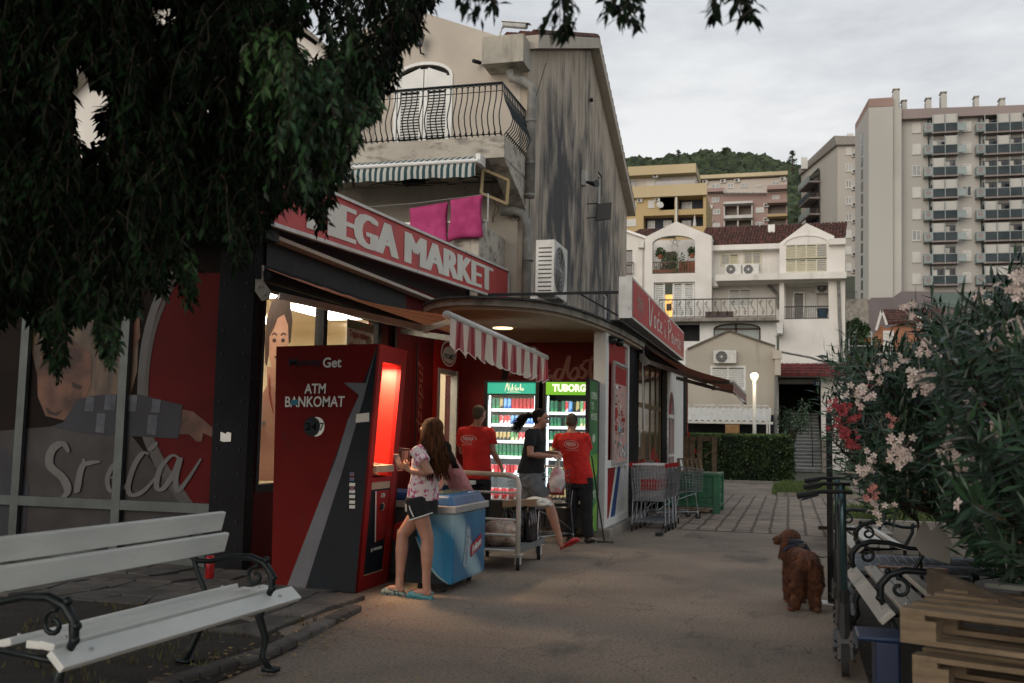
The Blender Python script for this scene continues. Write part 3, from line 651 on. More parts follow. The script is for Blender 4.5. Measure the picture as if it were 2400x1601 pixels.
# ------------------------------------------------------------------ awnings
def stripes(name, cols, per, axis='Y', rough=.85):
    m = mat(name, cols[0], cols[0], 5, rough); t = m.node_tree; n = t.nodes; l = t.links
    tcn = n.new('ShaderNodeTexCoord'); sp = n.new('ShaderNodeSeparateXYZ'); l.new(tcn.outputs['Object'], sp.inputs[0])
    ma = n.new('ShaderNodeMath'); ma.operation = 'DIVIDE'; ma.inputs[1].default_value = per; l.new(sp.outputs[axis], ma.inputs[0])
    fr = n.new('ShaderNodeMath'); fr.operation = 'FRACT'; l.new(ma.outputs[0], fr.inputs[0])
    r = n.new('ShaderNodeValToRGB'); r.color_ramp.interpolation = 'CONSTANT'; k = len(cols)
    r.color_ramp.elements[0].color = (*cols[0], 1); r.color_ramp.elements[1].position = 1/k; r.color_ramp.elements[1].color = (*cols[1], 1)
    for i in range(2, k): e = r.color_ramp.elements.new(i/k); e.color = (*cols[i], 1)
    l.new(fr.outputs[0], r.inputs[0]); l.new(r.outputs[0], n['Principled BSDF'].inputs['Base Color'])
    tr_ = n.new('ShaderNodeBsdfTranslucent'); ms_ = n.new('ShaderNodeMixShader'); ms_.inputs[0].default_value = .25; l.new(r.outputs[0], tr_.inputs[0]); l.new(n['Principled BSDF'].outputs[0], ms_.inputs[1]); l.new(tr_.outputs[0], ms_.inputs[2]); l.new(ms_.outputs[0], n['Material Output'].inputs[0]); return m
cr, rd, pk = (.62, .57, .50), (.24, .02, .03), (.38, .12, .12)
m_aw = stripes('red striped canvas', [cr, cr, cr, pk, rd, pk], .40)
m_aw1 = stripes('orange brown striped canvas', [(.50, .20, .09), (.54, .24, .11), (.16, .04, .03), (.46, .17, .08), (.52, .22, .10), (.26, .05, .04)], .30)
m_aw2 = stripes('brown red striped canvas', [(.22, .08, .045), (.25, .10, .05), (.07, .02, .02), (.20, .07, .04), (.24, .10, .06), (.11, .02, .02)], .30)
def awning(label, x0, z0, y0, y1, x1, za, zb, mf, drop, mv, arms):
    T_ = thing('awning', label, 'awning', (x0, y0, z0)); k = int((y1-y0)*22); mb = MB()
    f = lambda u, v: V((x0+(x1-x0)*u, y0+(y1-y0)*v, z0+((za*(1-v)+zb*v)-z0)*u - .07*math.sin(PI*u)+.006*math.sin(v*40)))
    n = 10; vs = [f(i/n, j/k) for i in range(n+1) for j in range(k+1)]
    fs = [(i*(k+1)+j, i*(k+1)+j+1, (i+1)*(k+1)+j+1, (i+1)*(k+1)+j) for i in range(n) for j in range(k)]
    mb.add(vs, fs); fb = mb.build('fabric', mf, T_, smooth=True)
    mb = MB(); e0, e1 = f(1, 0), f(1, 1); mb.tube([e0+V((0, -.03, 0)), e1+V((0, .03, 0))], .042, 12); mb.build('front_bar', M['metalwhite'], T_, smooth=True)
    mb = MB(); vs = []; fs = []; kk = k*2
    for j in range(kk+1):
        v = j/kk; p = f(1, v); wv = .022*math.sin(v*(y1-y0)*PI*2/.16*.5); sc = abs(math.sin(v*(y1-y0)*PI/.30)); d = drop*(.80+.2*sc)
        for i in range(4): vs.append(p+V((.03+wv*i/3, 0, -.02-d*i/3)))
    fs = [(j*4+i, (j+1)*4+i, (j+1)*4+i+1, j*4+i+1) for j in range(kk) for i in range(3)]
    mb.add(vs, fs); va = mb.build('valance', mv, T_, smooth=True)
    mb = MB(); mb.tube([vs[j*4+3]+V((.003, 0, 0)) for j in range(kk+1)], .005, 5); mb.build('scallop_edge', M['signwhite'], va)
    mb = MB(); mb.tube([(x0+.03, y0-.05, z0-.09), (x0+.03, y1+.05, z0-.09)], .055, 10); mb.box(x0-.05, x0, y0-.08, y1+.08, z0-.12, z0+.03); mb.build('roller', M['pillar'], T_)
    for (ya, ye, yb) in arms:
        el = V((x0+(x1-x0)*.62, ye, z0-.20+(za-z0)*.55)); mb = MB(); mb.bar((x0+.05, ya, z0-.25), el, .04, .07); mb.bar(el, (x1-.03, yb, za-.03), .035, .055); mb.disc(el, (0, 0, 1), .045, .09, 10); mb.build('folding_arm', M['alu'], T_)
    mb = MB(); y = y0-.06
    mb.panel(((x0-.06, y, z0-.36), (1, 0, 0), (0, 0, 1), (0, -1, 0)), [(0, .12), (.0, .38), (.07, .38), (.09, .2), (.16, .12), (.15, .04), (.08, .02)], (), .03, True)
    for a, b in ((.035, .34), (.035, .26), (.045, .16), (.11, .08)): mb.disc((x0-.06+a, y-.008, z0-.36+b), (0, 1, 0), .012, .02, 8)
    mb.build('wall_bracket', M['conc'], T_); return T_
awning('red and cream striped awning stretched over the cash machine', -5.05, 3.02, 8.82, 12.75, -3.1, 2.52, 2.43, m_aw1, .33, m_aw, [(9.05, 10.2, 9.05), (12.4, 11.4, 12.3)])
awning('brown striped awning sloping down in front of the produce shop', -2.42, 2.98, 17.15, 22.3, -.93, 2.40, 2.38, m_aw2, .20, stripes('beige valance', [(.42, .33, .28), (.30, .16, .14), (.40, .30, .26), (.24, .10, .09)], .12), [(17.3, 18.6, 17.3), (22.0, 20.9, 21.9)])
# ------------------------------------------------------------------ produce shop
PS = thing('produce_shop', 'small shop with poster covered front panel, wooden window and dark riveted pillars', 'shop building', (-2.6, 20, 0))
X = -2.52
mb = MB(); mb.box(-5, X, 25.9, 26.1, 0, 3.1); mb.box(-2.7, -2.60, 14.12, 15.58, .11, 2.949); mb.box(-2.70, X-.12, 15.7, 16.2, .11, 2.94)
mb.build('wall', M['red'], PS)
# side panel facing the road
mb = MB(); fx = -2.56
mb.panel(frX(X), rc(14.12, 16.22, .12, 2.94), [rc(14.28, 16.08, .95+.12, 2.86), rc(14.28, 16.08, .22, .96)], .06)
mb.box(-2.70, X-.001, 14.06, 14.119, .12, 2.945)
fr = mb.build('panel_frame', M['whiteclean'], PS)
q = Q((X-.05, 14.28, .2), (X-.05, 16.08, .2), (X-.05, 16.08, 2.88), (X-.05, 14.28, 2.88))
mb = MB(); q.rectm(mb, 0, 0, 1, 1, 0); pn = mb.build('red_film', M['red'], PS)
mb = MB(); q.shape(mb, [(.72, .45), (1, .45), (1, 0), (.2, 0)], .004); mb.build('white_field', M['whiteclean'], pn)
mb = MB(); q.shape(mb, [(.85, .45), (.95, .45), (.50, 0), (.28, 0)], .008); mb.build('blue_band', mat('blue film', (.015, .06, .2)), pn)
PF = thing('poster_frame', 'framed leaflet of red and white special offers on the shop corner panel', 'poster', (X, 15.2, 1.0))
q = Q((X+.01, 14.62, 1.02), (X+.01, 15.85, 1.02), (X+.01, 15.85, 2.52), (X+.01, 14.62, 2.52))
mb = MB(); boxq(mb, q, .03); mb.build('backing', mat('faded pink print', (.50, .32, .28), (.45, .25, .22), 2, .6), PF)
mb = MB()
for a, b in (((0, 0), (1, 0)), ((1, 0), (1, 1)), ((1, 1), (0, 1)), ((0, 1), (0, 0))): mb.bar(q.at(*a, .012), q.at(*b, .012), .04, .03, up=(1, 0, 0))
mb.build('frame', M['alu'], PF)
mb = MB(); q.rectm(mb, .03, .80, .97, .97, .004); q.shape(mb, [(.2+.13*math.cos(t*PI/7), .5+.06*math.sin(t*PI/7)) for t in range(14)], .006); q.rectm(mb, .1, .32, .3, .38, .006); q.rectm(mb, .6, .42, .9, .46, .006)
r_ = random.Random(9)
for _ in range(20): a, b = r_.uniform(.05, .8), r_.uniform(.28, .8); q.rectm(mb, a, b, a+r_.uniform(.05, .14), b+.018, .007)
mb.build('red_print', M['red'], PF)
mb = MB()
for _ in range(26):
    a, b = r_.uniform(.05, .82), r_.uniform(.04, .78); q.rectm(mb, a, b, a+r_.uniform(.06, .14), b+r_.uniform(.015, .05), .009+r_.random()*.002)
mb.build('product_print', mat('product print', (.10, .30, .38), (.55, .5, .4), 14, .6, island=.8, lo=.45, hi=.55), PF)
def rivp(y0, y1, nm='pillar'):
    mb = MB(); mb.box(-2.9, X, y0, y1, .0, 3.0); p = mb.build(nm, M['pillar'], PS); mb = MB()
    for k in range(14): mb.disc((X+.004, y0+.08, .2+k*.2), (1, 0, 0), .014, .02, 8); mb.disc((X+.004, y1-.08, .2+k*.2), (1, 0, 0), .014, .02, 8)
    mb.build('rivets', M['dark'], p)
rivp(16.24, 17.3); rivp(20.6, 21.5)
m_yw = mat('varnished window frame', (.28, .19, .09), (.2, .13, .06), 4, .5, stretch=(1, 1, .1))
mb = MB()
for y in (17.32, 18.1, 19.0, 19.8, 20.5): mb.box(X-.06, X-.02, y, y+.08, .3, 2.9)
for z in (.3, .75, 1.95, 2.82): mb.box(X-.055, X-.016, 17.32, 20.59, z, z+.08)
wf = mb.build('window_frame', m_yw, PS); mb = MB(); mb.quad((X-.035, 17.3, .3), (X-.035, 20.6, .3), (X-.035, 20.6, 2.9), (X-.035, 17.3, 2.9)); mb.build('pane', mat('reflective pane', (.26, .21, .15), (.05, .045, .04), .8, .08, spec=.8), wf)
mb = MB(); mb.quad((X-.03, 17.4, .35), (X-.03, 20.5, .35), (X-.03, 20.5, .95), (X-.03, 19.5, 1.25)); mb.build('red_print', M['red'], wf)
mb = MB(); mb.panel(frX(X-.02), rc(21.5, 24.6, 0, 3.0), [arch(22.0, 23.1, .2, 1.9, 2.45)], .1); mb.box(X-.12, X-.02, 24.6, 25.1, 0, 3.0); mb.build('white_wall', M['whiteclean'], PS)
mb = MB(); mb.panel(frX(X-.1), arch(22.0, 23.1, .2, 1.9, 2.45), (), .02); ra = mb.build('red_arch_door', M['red'], PS)
mb = MB(); mb.box(X-.1, X-.03, 22.0, 23.1, 1.86, 1.94); mb.box(X-.1, X-.03, 22.0, 23.1, 1.0, 1.06); mb.box(X-.1, X-.03, 22.5, 22.56, .2, 1.86); mb.build('door_bar', M['whiteclean'], ra)
rivp(25.1, 25.9)
mb = MB(); mb.box(-5, -2.3, 14.0, 26.3, 3.056, 3.08); mb.box(-2.51, -2.38, 17.0, 26.2, 2.99, 3.055); mb.build('roof', M['dark'], PS)
mb = MB(); mb.tube([(X+.06, 17.25, 2.9), (X+.10, 17.2, 1.9), (X+.11, 17.2, 1.55), (X+.04, 17.15, 1.5), (X+.04, 17.15, 1.25)], .014, 6); mb.build('awning_crank', M['metalwhite'], PS)
for (y, z) in ((14.3, 2.86), (14.9, 2.88)):
    c_m = thing('security_camera', 'small dome camera under the canopy '+('left' if y < 14.5 else 'right')+' of the white corner frame', 'camera', (X, y, z))
    mb = MB(); mb.ell((X+.05, y, z-.05), (.07, .07, .06), 10); mb.disc((X+.05, y, z), (0, 0, 1), .075, .03, 12); mb.build('housing', M['blackpl'], c_m, smooth=True); mb = MB(); mb.disc((X+.1, y-.05, z-.08), (.6, -.6, -.4), .02, .02, 8); mb.build('lens', M['glassdark'], c_m)
# ------------------------------------------------------------------ cash machine
AT = thing('cash_machine_booth', 'tall red and black cash machine booth with a glowing red recess', 'cash machine', (-4.3, 8.6, 0))
Y0, Y1 = 8.17, 8.88
# profile: back x, front leans outwards at the top
bl, tl, tr, br_ = (-4.47, 0), (-4.52, 2.17), (-3.515, 2.19), (-3.655, 0)
mb = MB(); pts = [bl, br_, tr, tl]; mb.panel(((0, Y0, 0), (1, 0, 0), (0, 0, 1), (0, -1, 0)), pts, (), .05, True)
mb.panel(((0, Y1, 0), (1, 0, 0), (0, 0, 1), (0, -1, 0)), pts, (), .05, True)
mb.quad((bl[0], Y0+.05, 0), (bl[0], Y1, 0), (tl[0], Y1, 2.17), (tl[0], Y0+.05, 2.17)); mb.box(-4.51, -3.53, Y0+.051, Y1-.001, 2.11, 2.165)
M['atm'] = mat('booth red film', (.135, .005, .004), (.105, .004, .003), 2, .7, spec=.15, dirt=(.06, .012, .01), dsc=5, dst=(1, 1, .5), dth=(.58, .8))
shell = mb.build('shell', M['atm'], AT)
q = Q((bl[0], Y0, 0), (br_[0], Y0, 0), (tr[0], Y0, tr[1]), (tl[0], Y0, tl[1]))
def pa(px, py):
    p = yp(px, py, Y0); w_ = V((p.x, p.z)); u = .5; v = w_.y/2.18
    xl = bl[0]+(tl[0]-bl[0])*v; xr = br_[0]+(tr[0]-br_[0])*v; return ((w_.x-xl)/(xr-xl), v)
ash = lambda pts, off, nm, m, par=shell: q.shape(mbx := MB(), [pa(*a) for a in pts], off) and mbx.build(nm, m, par)
m_blk = mat('black film', (.012, .016, .022), (.009, .012, .016), 3, .6, spec=.2)
m_gry = mat('silver film', (.16, .165, .18), (.13, .135, .145), 3, .6, spec=.2)
ash([(718, 1379), (832, 1392), (885, 812), (812, 1000), (775, 1100), (745, 1230)], .003, 'black_field', m_blk)
ash([(672, 1377), (716, 1379), (800, 1115), (852, 938), (884, 812), (858, 900), (806, 898), (842, 928), (816, 985), (790, 1070)], .005, 'silver_stroke', m_gry)
mt = mat('white film lettering', (.66, .65, .6), (.6, .58, .55), 4, .5)
def at_text(s, x0, y1, x1, y0, m, nm='lettering', **k):
    a, b = pa(x0, y1), pa(x1, y0); text(s, q, a[0], a[1], b[0], b[1], .007, **k).build(nm, m, shell)
at_text('Money', 678, 862, 756, 838, m_blk, bold=.02); at_text('Get', 757, 862, 802, 838, mt, bold=.02)
at_text('ATM', 714, 922, 765, 899, mt, bold=.02); at_text('BANKOMAT', 669, 953, 809, 929, mt, bold=.015)
cx, cy = pa(742, 1000); cx0, cy0 = pa(732, 1000)
mb = MB(); q.shape(mb, [(cx+.085*math.cos(t*PI/14), cy+.040*math.sin(t*PI/14)) for t in range(28)], .005); mb.build('round_badge', M['alu'], shell)
mb = MB(); q.shape(mb, [(cx0+.085*math.cos(t*PI/14), cy+.040*math.sin(t*PI/14)) for t in range(28)], .007); mb.build('round_badge', m_blk, shell)
at_text('24', 717, 1008, 743, 991, mt); at_text('7', 750, 1009, 760, 991, m_blk, bold=.02)
ash([(836, 972), (866, 969), (866, 990), (834, 992)], .007, 'torn_sticker', M['signwhite'])
ash([(682, 937), (700, 935), (698, 948), (684, 949)], .009, 'blue_sticker', mat('blue sticker', (.02, .16, .22)))
mb = MB()
for i, (py, c0) in enumerate(((1140, 0), (1156, 1), (1168, 1), (1181, 1), (1192, 1))): a, b = pa(819, py), pa(833, py-7); q.rectm(mb, a[0], a[1], b[0], b[1], .006)
mb.build('card_stickers', mt, shell)
mb = MB()
for py in (1150, 1128, 1116): a, b = pa(820, py), pa(831, py-8); q.rectm(mb, a[0], a[1], b[0], b[1], .006)
mb.build('card_stickers', mat('card colour print', (.3, .05, .04), (.02, .1, .2), 30, .5), shell)
# leaning front: frame with deep recess
fo = V((br_[0], Y0+.05, 0)); fv = V((tr[0]-br_[0], 0, tr[1])); fl = fv.length; fv.normalize(); fu = V((0, 1, 0)); fn_ = fu.cross(fv)
W_ = Y1-Y0-.05
mb = MB(); mb.panel((fo, fu, fv, fn_), rc(0, W_, 0, fl), [rc(.096, .54, 1.0, 2.04), rc(.096, .54, .13, .96)], .04)
mb.build('front_frame', M['red'], AT)
inn = fo-fn_*.5
mb = MB(); P_ = lambda a, b, d: fo+fu*a*.6+fv*b-fn_*d
m_glow = mat('red recess lining', (.60, .018, .012), (.55, .014, .010), 3, .5)
mb.quad(P_(.16, 1.0, .5), P_(.9, 1.0, .5), P_(.9, 2.04, .5), P_(.16, 2.04, .5)); mb.quad(P_(.9, 1.0, .04), P_(.9, 1.0, .5), P_(.9, 2.04, .5), P_(.9, 2.04, .04)); mb.quad(P_(.16, 1.0, .5), P_(.16, 1.0, .04), P_(.16, 2.04, .04), P_(.16, 2.04, .5)); mb.quad(P_(.16, 2.04, .5), P_(.16, 2.04, .04), P_(.9, 2.04, .04), P_(.9, 2.04, .5))
rcs = mb.build('recess_lining', m_glow, AT)
mb = MB(); mb.disc(P_(.53, 2.03, .2), fv, .09, .012, 24); mb.build('recess_lamp', mat('recess lamp', (1, .9, .7), None, emit=(1, .80, .50), es=9), AT)
la = bpy.data.lights.new('booth lamp', 'AREA'); la.energy = 17; la.size = .2; la.shape = 'DISK'; la.color = (1, .72, .42); lo_ = bpy.data.objects.new('booth_lamp_light', la); C.objects.link(lo_)
lo_.location = P_(.53, 2.0, .18); lo_.rotation_euler = (0, 0, 0); adopt(lo_, AT)
la = bpy.data.lights.new('booth down lamp', 'SPOT'); la.energy = 85; la.spot_size = math.radians(64); la.spot_blend = 1; la.color = (1, .52, .26); la.shadow_soft_size = .22; lo_ = bpy.data.objects.new('booth_lamp_spot', la); C.objects.link(lo_)
lo_.location = P_(.5, 1.98, .05); lo_.rotation_euler = (V((-2.95, 7.75, 0))-lo_.location).to_track_quat('-Z', 'Y').to_euler(); adopt(lo_, AT)
m_beige = mat('beige plastic', (.42, .36, .26), (.36, .3, .22), 5, .5)
mb = MB(); a = [P_(.161, 1.001, .499), P_(.5, 1.001, .499), P_(.46, 1.25, .499), P_(.36, 1.45, .499), P_(.161, 1.62, .499)]; k = [p+fn_*.03 for p in a]
a2 = [P_(.165, 1.0, .48), P_(.165, 1.0, .1), P_(.165, 1.35, .35), P_(.165, 1.6, .47)]
mb.poly(k); mb.add([P_(.162, 1.0, .12), P_(.9, 1.0, .12), P_(.9, 1.15, .4), P_(.162, 1.15, .4), P_(.162, 1.7, .49), P_(.75, 1.55, .49)], [(0, 1, 2, 3), (3, 2, 5, 4)])
mb.build('console', m_beige, AT)
mb = MB(); mb.obox(P_(.5, 1.08, .12), fu*.21, fn_*.15, V((0, 0, .03))); kb = mb.build('keypad_shelf', m_beige, AT)
mb = MB()
for i in range(4):
    for j in range(3): mb.obox(P_(.42+j*.06, 1.085, .20-i*.05)+V((0, 0, .032)), fu*.014, fn_*.018, V((0, 0, .006)))
mb.build('keys', M['alu'], kb)
mb = MB(); mb.obox(P_(.5, 1.4, .43), fu*.09, fn_*.02-fv*.005, fv*.12); sc = mb.build('screen', mat('lit screen', (.1, .3, .15), None, 3, .2, emit=(.25, .8, .45), es=.5), AT)
q2 = Q(P_(.16, .13, .01), P_(.9, .13, .01), P_(.9, .96, .01), P_(.16, .96, .01))
mb = MB(); q2.rectm(mb, 0, 0, 1, 1, 0); lf = mb.build('lower_panel', m_blk, AT)
mb = MB(); q2.rectm(mb, .0, .92, 1, 1, .004); q2.rectm(mb, .0, .0, 1, .012, .004); mb.build('panel_trim', m_beige, lf)
mb = MB(); q2.shape(mb, [(.22, .9), (.98, .9), (.95, .36), (.42, .34)], .006); ps_ = mb.build('red_leaflet', M['red'], lf)
mb = MB(); q2.shape(mb, [(.22, .9), (.28, .9), (.48, .34), (.42, .34)], .009); merge(mb, text('ATM', q2, .52, .82, .74, .87, .009, bold=.03)); q2.shape(mb, [(.66+.1*math.cos(t*PI/8), .72+.045*math.sin(t*PI/8)) for t in range(16)], .010); mb.build('leaflet_print', mt, ps_)
mb = MB(); q2.shape(mb, [(.63+.09*math.cos(t*PI/8), .72+.04*math.sin(t*PI/8)) for t in range(16)], .013); mb.build('leaflet_badge', m_blk, ps_)
mb = MB(); q2.rectm(mb, .28, .24, .36, .28, .006); q2.rectm(mb, .4, .25, .85, .28, .006); mb.build('leaflet_logo', mt, lf)
# ------------------------------------------------------------------ stained apartment house
def stained():
    m = mat('stained render', (.48, .41, .33), (.40, .34, .27), 1.1, .95, bump=.3, bsc=50, dirt=(.16, .14, .12), dsc=2.5, dst=(1, 3, .1), dth=(.52, .75))
    t = m.node_tree; n = t.nodes; l = t.links; b = n['Principled BSDF']; src = b.inputs['Base Color'].links[0].from_socket
    tcn = n.new('ShaderNodeTexCoord'); sp = n.new('ShaderNodeSeparateXYZ'); l.new(tcn.outputs['Object'], sp.inputs[0])
    def noi(sc, st, det=5):
        mp_ = n.new('ShaderNodeMapping'); mp_.inputs['Scale'].default_value = st; l.new(tcn.outputs['Object'], mp_.inputs[0])
        z = n.new('ShaderNodeTexNoise'); z.inputs['Scale'].default_value = sc; z.inputs['Detail'].default_value = det; l.new(mp_.outputs[0], z.inputs['Vector']); return z.outputs[0]
    def mth(op, a, b_):
        q_ = n.new('ShaderNodeMath'); q_.operation = op
        for i, v in enumerate((a, b_)):
            if isinstance(v, (int, float)): q_.inputs[i].default_value = v
            else: l.new(v, q_.inputs[i])
        return q_.outputs[0]
    big = noi(.55, (1, 1.3, .32), 3); fine = noi(6, (1, 1.5, .14), 8); blot = noi(2.2, (1, 1, .55), 8)
    def band(sock, a, b_, c_, d_):
        r = n.new('ShaderNodeMapRange'); r.interpolation_type = 'SMOOTHSTEP'; r.inputs[1].default_value = a; r.inputs[2].default_value = b_; l.new(sock, r.inputs[0])
        r2 = n.new('ShaderNodeMapRange'); r2.interpolation_type = 'SMOOTHSTEP'; r2.inputs[1].default_value = c_; r2.inputs[2].default_value = d_; r2.inputs[3].default_value = 1; r2.inputs[4].default_value = 0; l.new(sock, r2.inputs[0])
        return mth('MULTIPLY', r.outputs[0], r2.outputs[0])
    my = band(sp.outputs['Y'], 17.4, 19.0, 27.5, 29.5); mz = band(sp.outputs['Z'], 3.0, 5.0, 7.3, 9.4)
    k = mth('MULTIPLY', my, mz); k = mth('ADD', mth('MULTIPLY', k, .78), mth('MULTIPLY', mth('SUBTRACT', big, .5), 2.6)); k = mth('ADD', k, mth('MULTIPLY', mth('ADD', mth('MULTIPLY', mth('SUBTRACT', fine, .5), .75), mth('MULTIPLY', mth('SUBTRACT', blot, .5), 1.5)), 2.0))
    r = n.new('ShaderNodeMapRange'); r.inputs[1].default_value = .10; r.inputs[2].default_value = 1.2; l.new(k, r.inputs[0])
    mm = n.new('ShaderNodeMixRGB'); l.new(mth('MULTIPLY', r.outputs[0], .93), mm.inputs[0]); l.new(src, mm.inputs[1]); mm.inputs[2].default_value = (.036, .039, .048, 1); l.new(mm.outputs[0], b.inputs['Base Color'])
    return m
m_st = stained()
XS, YF = -4.67, 17.5
AH = thing('apartment_house', 'old cream apartment house with a black stained side wall and bellied iron balcony', 'house', (-7, 22, 0))
mb = MB(); mb.panel(frY(YF), [(-8.6, 3.3), (XS-.153, 3.3), (XS-.153, 8.62), (-5.33, 8.62), (-5.33, 8.97), (-7.2, 9.72), (-8.6, 9.1)], [arch(-7.30, -6.22, 6.55, 8.25, 8.5, 10), rc(-8.4, -6.4, 3.6, 5.4)], .2)
mb.quad((-8.6, 17.7, 3.3), (-8.6, 17.7, 9.1), (-8.6, 29, 9.1), (-8.6, 29, 3.3))
mb.build('front_wall', M['cream'], AH)
mb = MB(); mb.panel(frX(XS), [(YF+.003, 0), (29.3, 0), (29.3, 8.2), (23.4, 10.9), (YF+.003, 8.6)], [rc(25.6, 26.3, 4.2, 5.2), rc(24.6, 25.2, 7.2, 8.2)], .15)
mb.build('side_wall', m_st, AH)
for (y0, y1, z0, z1) in ((25.6, 26.3, 4.2, 5.2), (24.6, 25.2, 7.2, 8.2)):
    mb = MB(); mb.panel(frX(XS-.05), rc(y0, y1, z0, z1), [rc(y0+.06, y1-.06, z0+.06, z1-.06)], .05); mb.box(XS-.02, XS+.05, y0-.03, y1+.03, z0-.06, z0-.001); f_ = mb.build('window', M['whiteclean'], AH)
    mb = MB(); mb.quad((XS-.09, y0, z0), (XS-.09, y1, z0), (XS-.09, y1, z1), (XS-.09, y0, z1)); mb.build('pane', M['glassdark'], f_)
# roof slopes with tiled verge
mb = MB()
def slope(mb, y0, z0, y1, z1, x0, x1, th): mb.add([(x0, y0, z0), (x1, y0, z0), (x1, y1, z1), (x0, y1, z1), (x0, y0, z0+th), (x1, y0, z0+th), (x1, y1, z1+th), (x0, y1, z1+th)], [(3, 2, 1, 0), (4, 5, 6, 7), (0, 1, 5, 4), (1, 2, 6, 5), (2, 3, 7, 6), (3, 0, 4, 7)])
slope(mb, YF-.15, 8.58, 23.4, 10.95, -5.4, XS+.22, .26); slope(mb, 23.4, 10.95, 29.6, 8.1, -9, XS+.22, .26)
mb.build('verge_board', M['cream'], AH)
mb = MB(); r_ = random.Random(2)
for (y0, z0, y1, z1) in ((YF-.1, 8.86, 23.4, 11.22), (23.4, 11.22, 29.6, 8.38)):
    k = 22
    for i in range(k):
        for xx in (XS+.14, XS-.12, XS-.38): t = i/k; a = V((xx, y0+(y1-y0)*t, z0+(z1-z0)*t+.02)); b_ = V((xx, y0+(y1-y0)*(t+1.15/k), z0+(z1-z0)*(t+1.15/k)+.02)); mb.tube([a, b_], [.09, .075], 7)
mb.build('roof_tiles', M['tile'], AH)
mb = MB(); mb.box(-5.42, -4.63, 16.95, 17.49, 8.2, 8.72); bl_ = mb.build('eaves_block', mat('stained block', (.44, .41, .34), (.33, .31, .26), 2, .9, dirt=(.10, .10, .09), dsc=3, dst=(1, 1, .3), dth=(.5, .8), bump=.3), AH)
# shutters of the balcony door
SHT = MB(); SHT.panel(frY(YF-.03), arch(-7.36, -6.16, 6.5, 8.25, 8.56, 12), [arch(-7.30, -6.22, 6.56, 8.25, 8.5, 10)], .1); SHT.build('door_frame', M['whiteclean'], AH)
for x0, x1 in ((-7.29, -6.77), (-6.75, -6.23)):
    mb = MB()
    for xx in (x0, x1-.07): mb.box(xx, xx+.07, YF, YF+.04, 6.57, 8.26 if xx in (-7.29, x1-.07) and (x0 < -7 and xx == x0 or x0 > -7 and xx != x0) else 8.42)
    mb.box(x0+.07, x1-.07, YF, YF+.04, 6.57, 6.85); mb.box(x0+.07, x1-.07, YF, YF+.04, 7.98, 8.05)
    ic = x1 if x0 < -7 else x0; oc = x0 if x0 < -7 else x1
    mb.panel(frY(YF+.005), [(x0+.07, 8.06), (x1-.07, 8.06), (x1-.07, 8.45 if x0 < -7 else 8.30), (x0+.07, 8.30 if x0 < -7 else 8.45)], (), .03)
    for k in range(19): z = 6.89+k*.057; mb.obox(((x0+x1)/2, YF+.02, z), ((x1-x0)/2-.07, 0, 0), (0, .022, .022), (0, -.003, .003))
    sh = mb.build('shutter', M['whiteclean'], AH)
mb = MB(); mb.box(-7.4, -6.1, YF+.09, YF+.12, 6.5, 8.55); mb.build('door_gap', M['dark'], AH)
# balcony
mb = MB(); mb.box(-9.2, XS+.02, 15.92, YF-.001, 6.12, 6.5)
mb.add([(XS-.28, 15.95, 6.119), (XS+.01, 15.95, 6.119), (XS+.01, YF-.01, 5.55), (XS-.28, YF-.01, 5.55), (XS-.28, YF-.01, 6.119), (XS+.01, YF-.01, 6.119)], [(0, 1, 2, 3), (1, 5, 2), (0, 3, 4), (0, 4, 5, 1)])
m_bal = mat('peeling balcony edge', (.46, .43, .36), (.36, .33, .28), 2, .9, dirt=(.08, .07, .06), dsc=4, dst=(.6, 1, 1.6), dth=(.5, .72), bump=.4)
ba = mb.build('balcony', m_bal, AH)
mb = MB()
def belly(mb, base, outw, r=.011):
    o = V(outw); pts = []
    for t, k in ((0, 0), (.08, .03), (.2, .13), (.35, .17), (.5, .12), (.7, .03), (.85, 0), (1, 0)): pts.append(V(base)+V((0, 0, .94*t))+o*k)
    mb.tube(pts, r, 5)
    mb.tube([V(base)+o*.05+V((0, 0, .02)), V(base)+o*.09+V((0, 0, .05)), V(base)+o*.06+V((0, 0, .09))], r, 4)
for k in range(42): belly(mb, (-4.72-k*.104, 15.97, 6.5), (0, -1, 0))
for k in range(1, 15): belly(mb, (-4.72, 15.97+k*.108, 6.5), (1, 0, 0))
rl = mb.build('balusters', M['iron'], ba)
mb = MB(); mb.tube([(-9.1, 15.97, 7.45), (-4.72, 15.97, 7.45), (-4.72, 17.48, 7.45)], .022, 6); mb.tube([(-9.1, 15.97, 6.55), (-4.72, 15.97, 6.55), (-4.72, 17.48, 6.55)], .010, 5); mb.tube([(-9.1, 15.97, 7.31), (-4.72, 15.97, 7.31), (-4.72, 17.48, 7.31)], .008, 5)
for k in range(41):
    c_ = V((-4.77-k*.104, 15.965, 7.375)); mb.tube([c_+V((.05*math.cos(t), 0, .05*math.sin(t))) for t in [j*PI/6-.6 for j in range(9)]], .007, 4)
for k in range(14):
    c_ = V((-4.715, 16.02+k*.108, 7.375)); mb.tube([c_+V((0, .05*math.cos(t), .05*math.sin(t))) for t in [j*PI/6-.6 for j in range(9)]], .007, 4)
mb.build('handrail', M['iron'], ba)
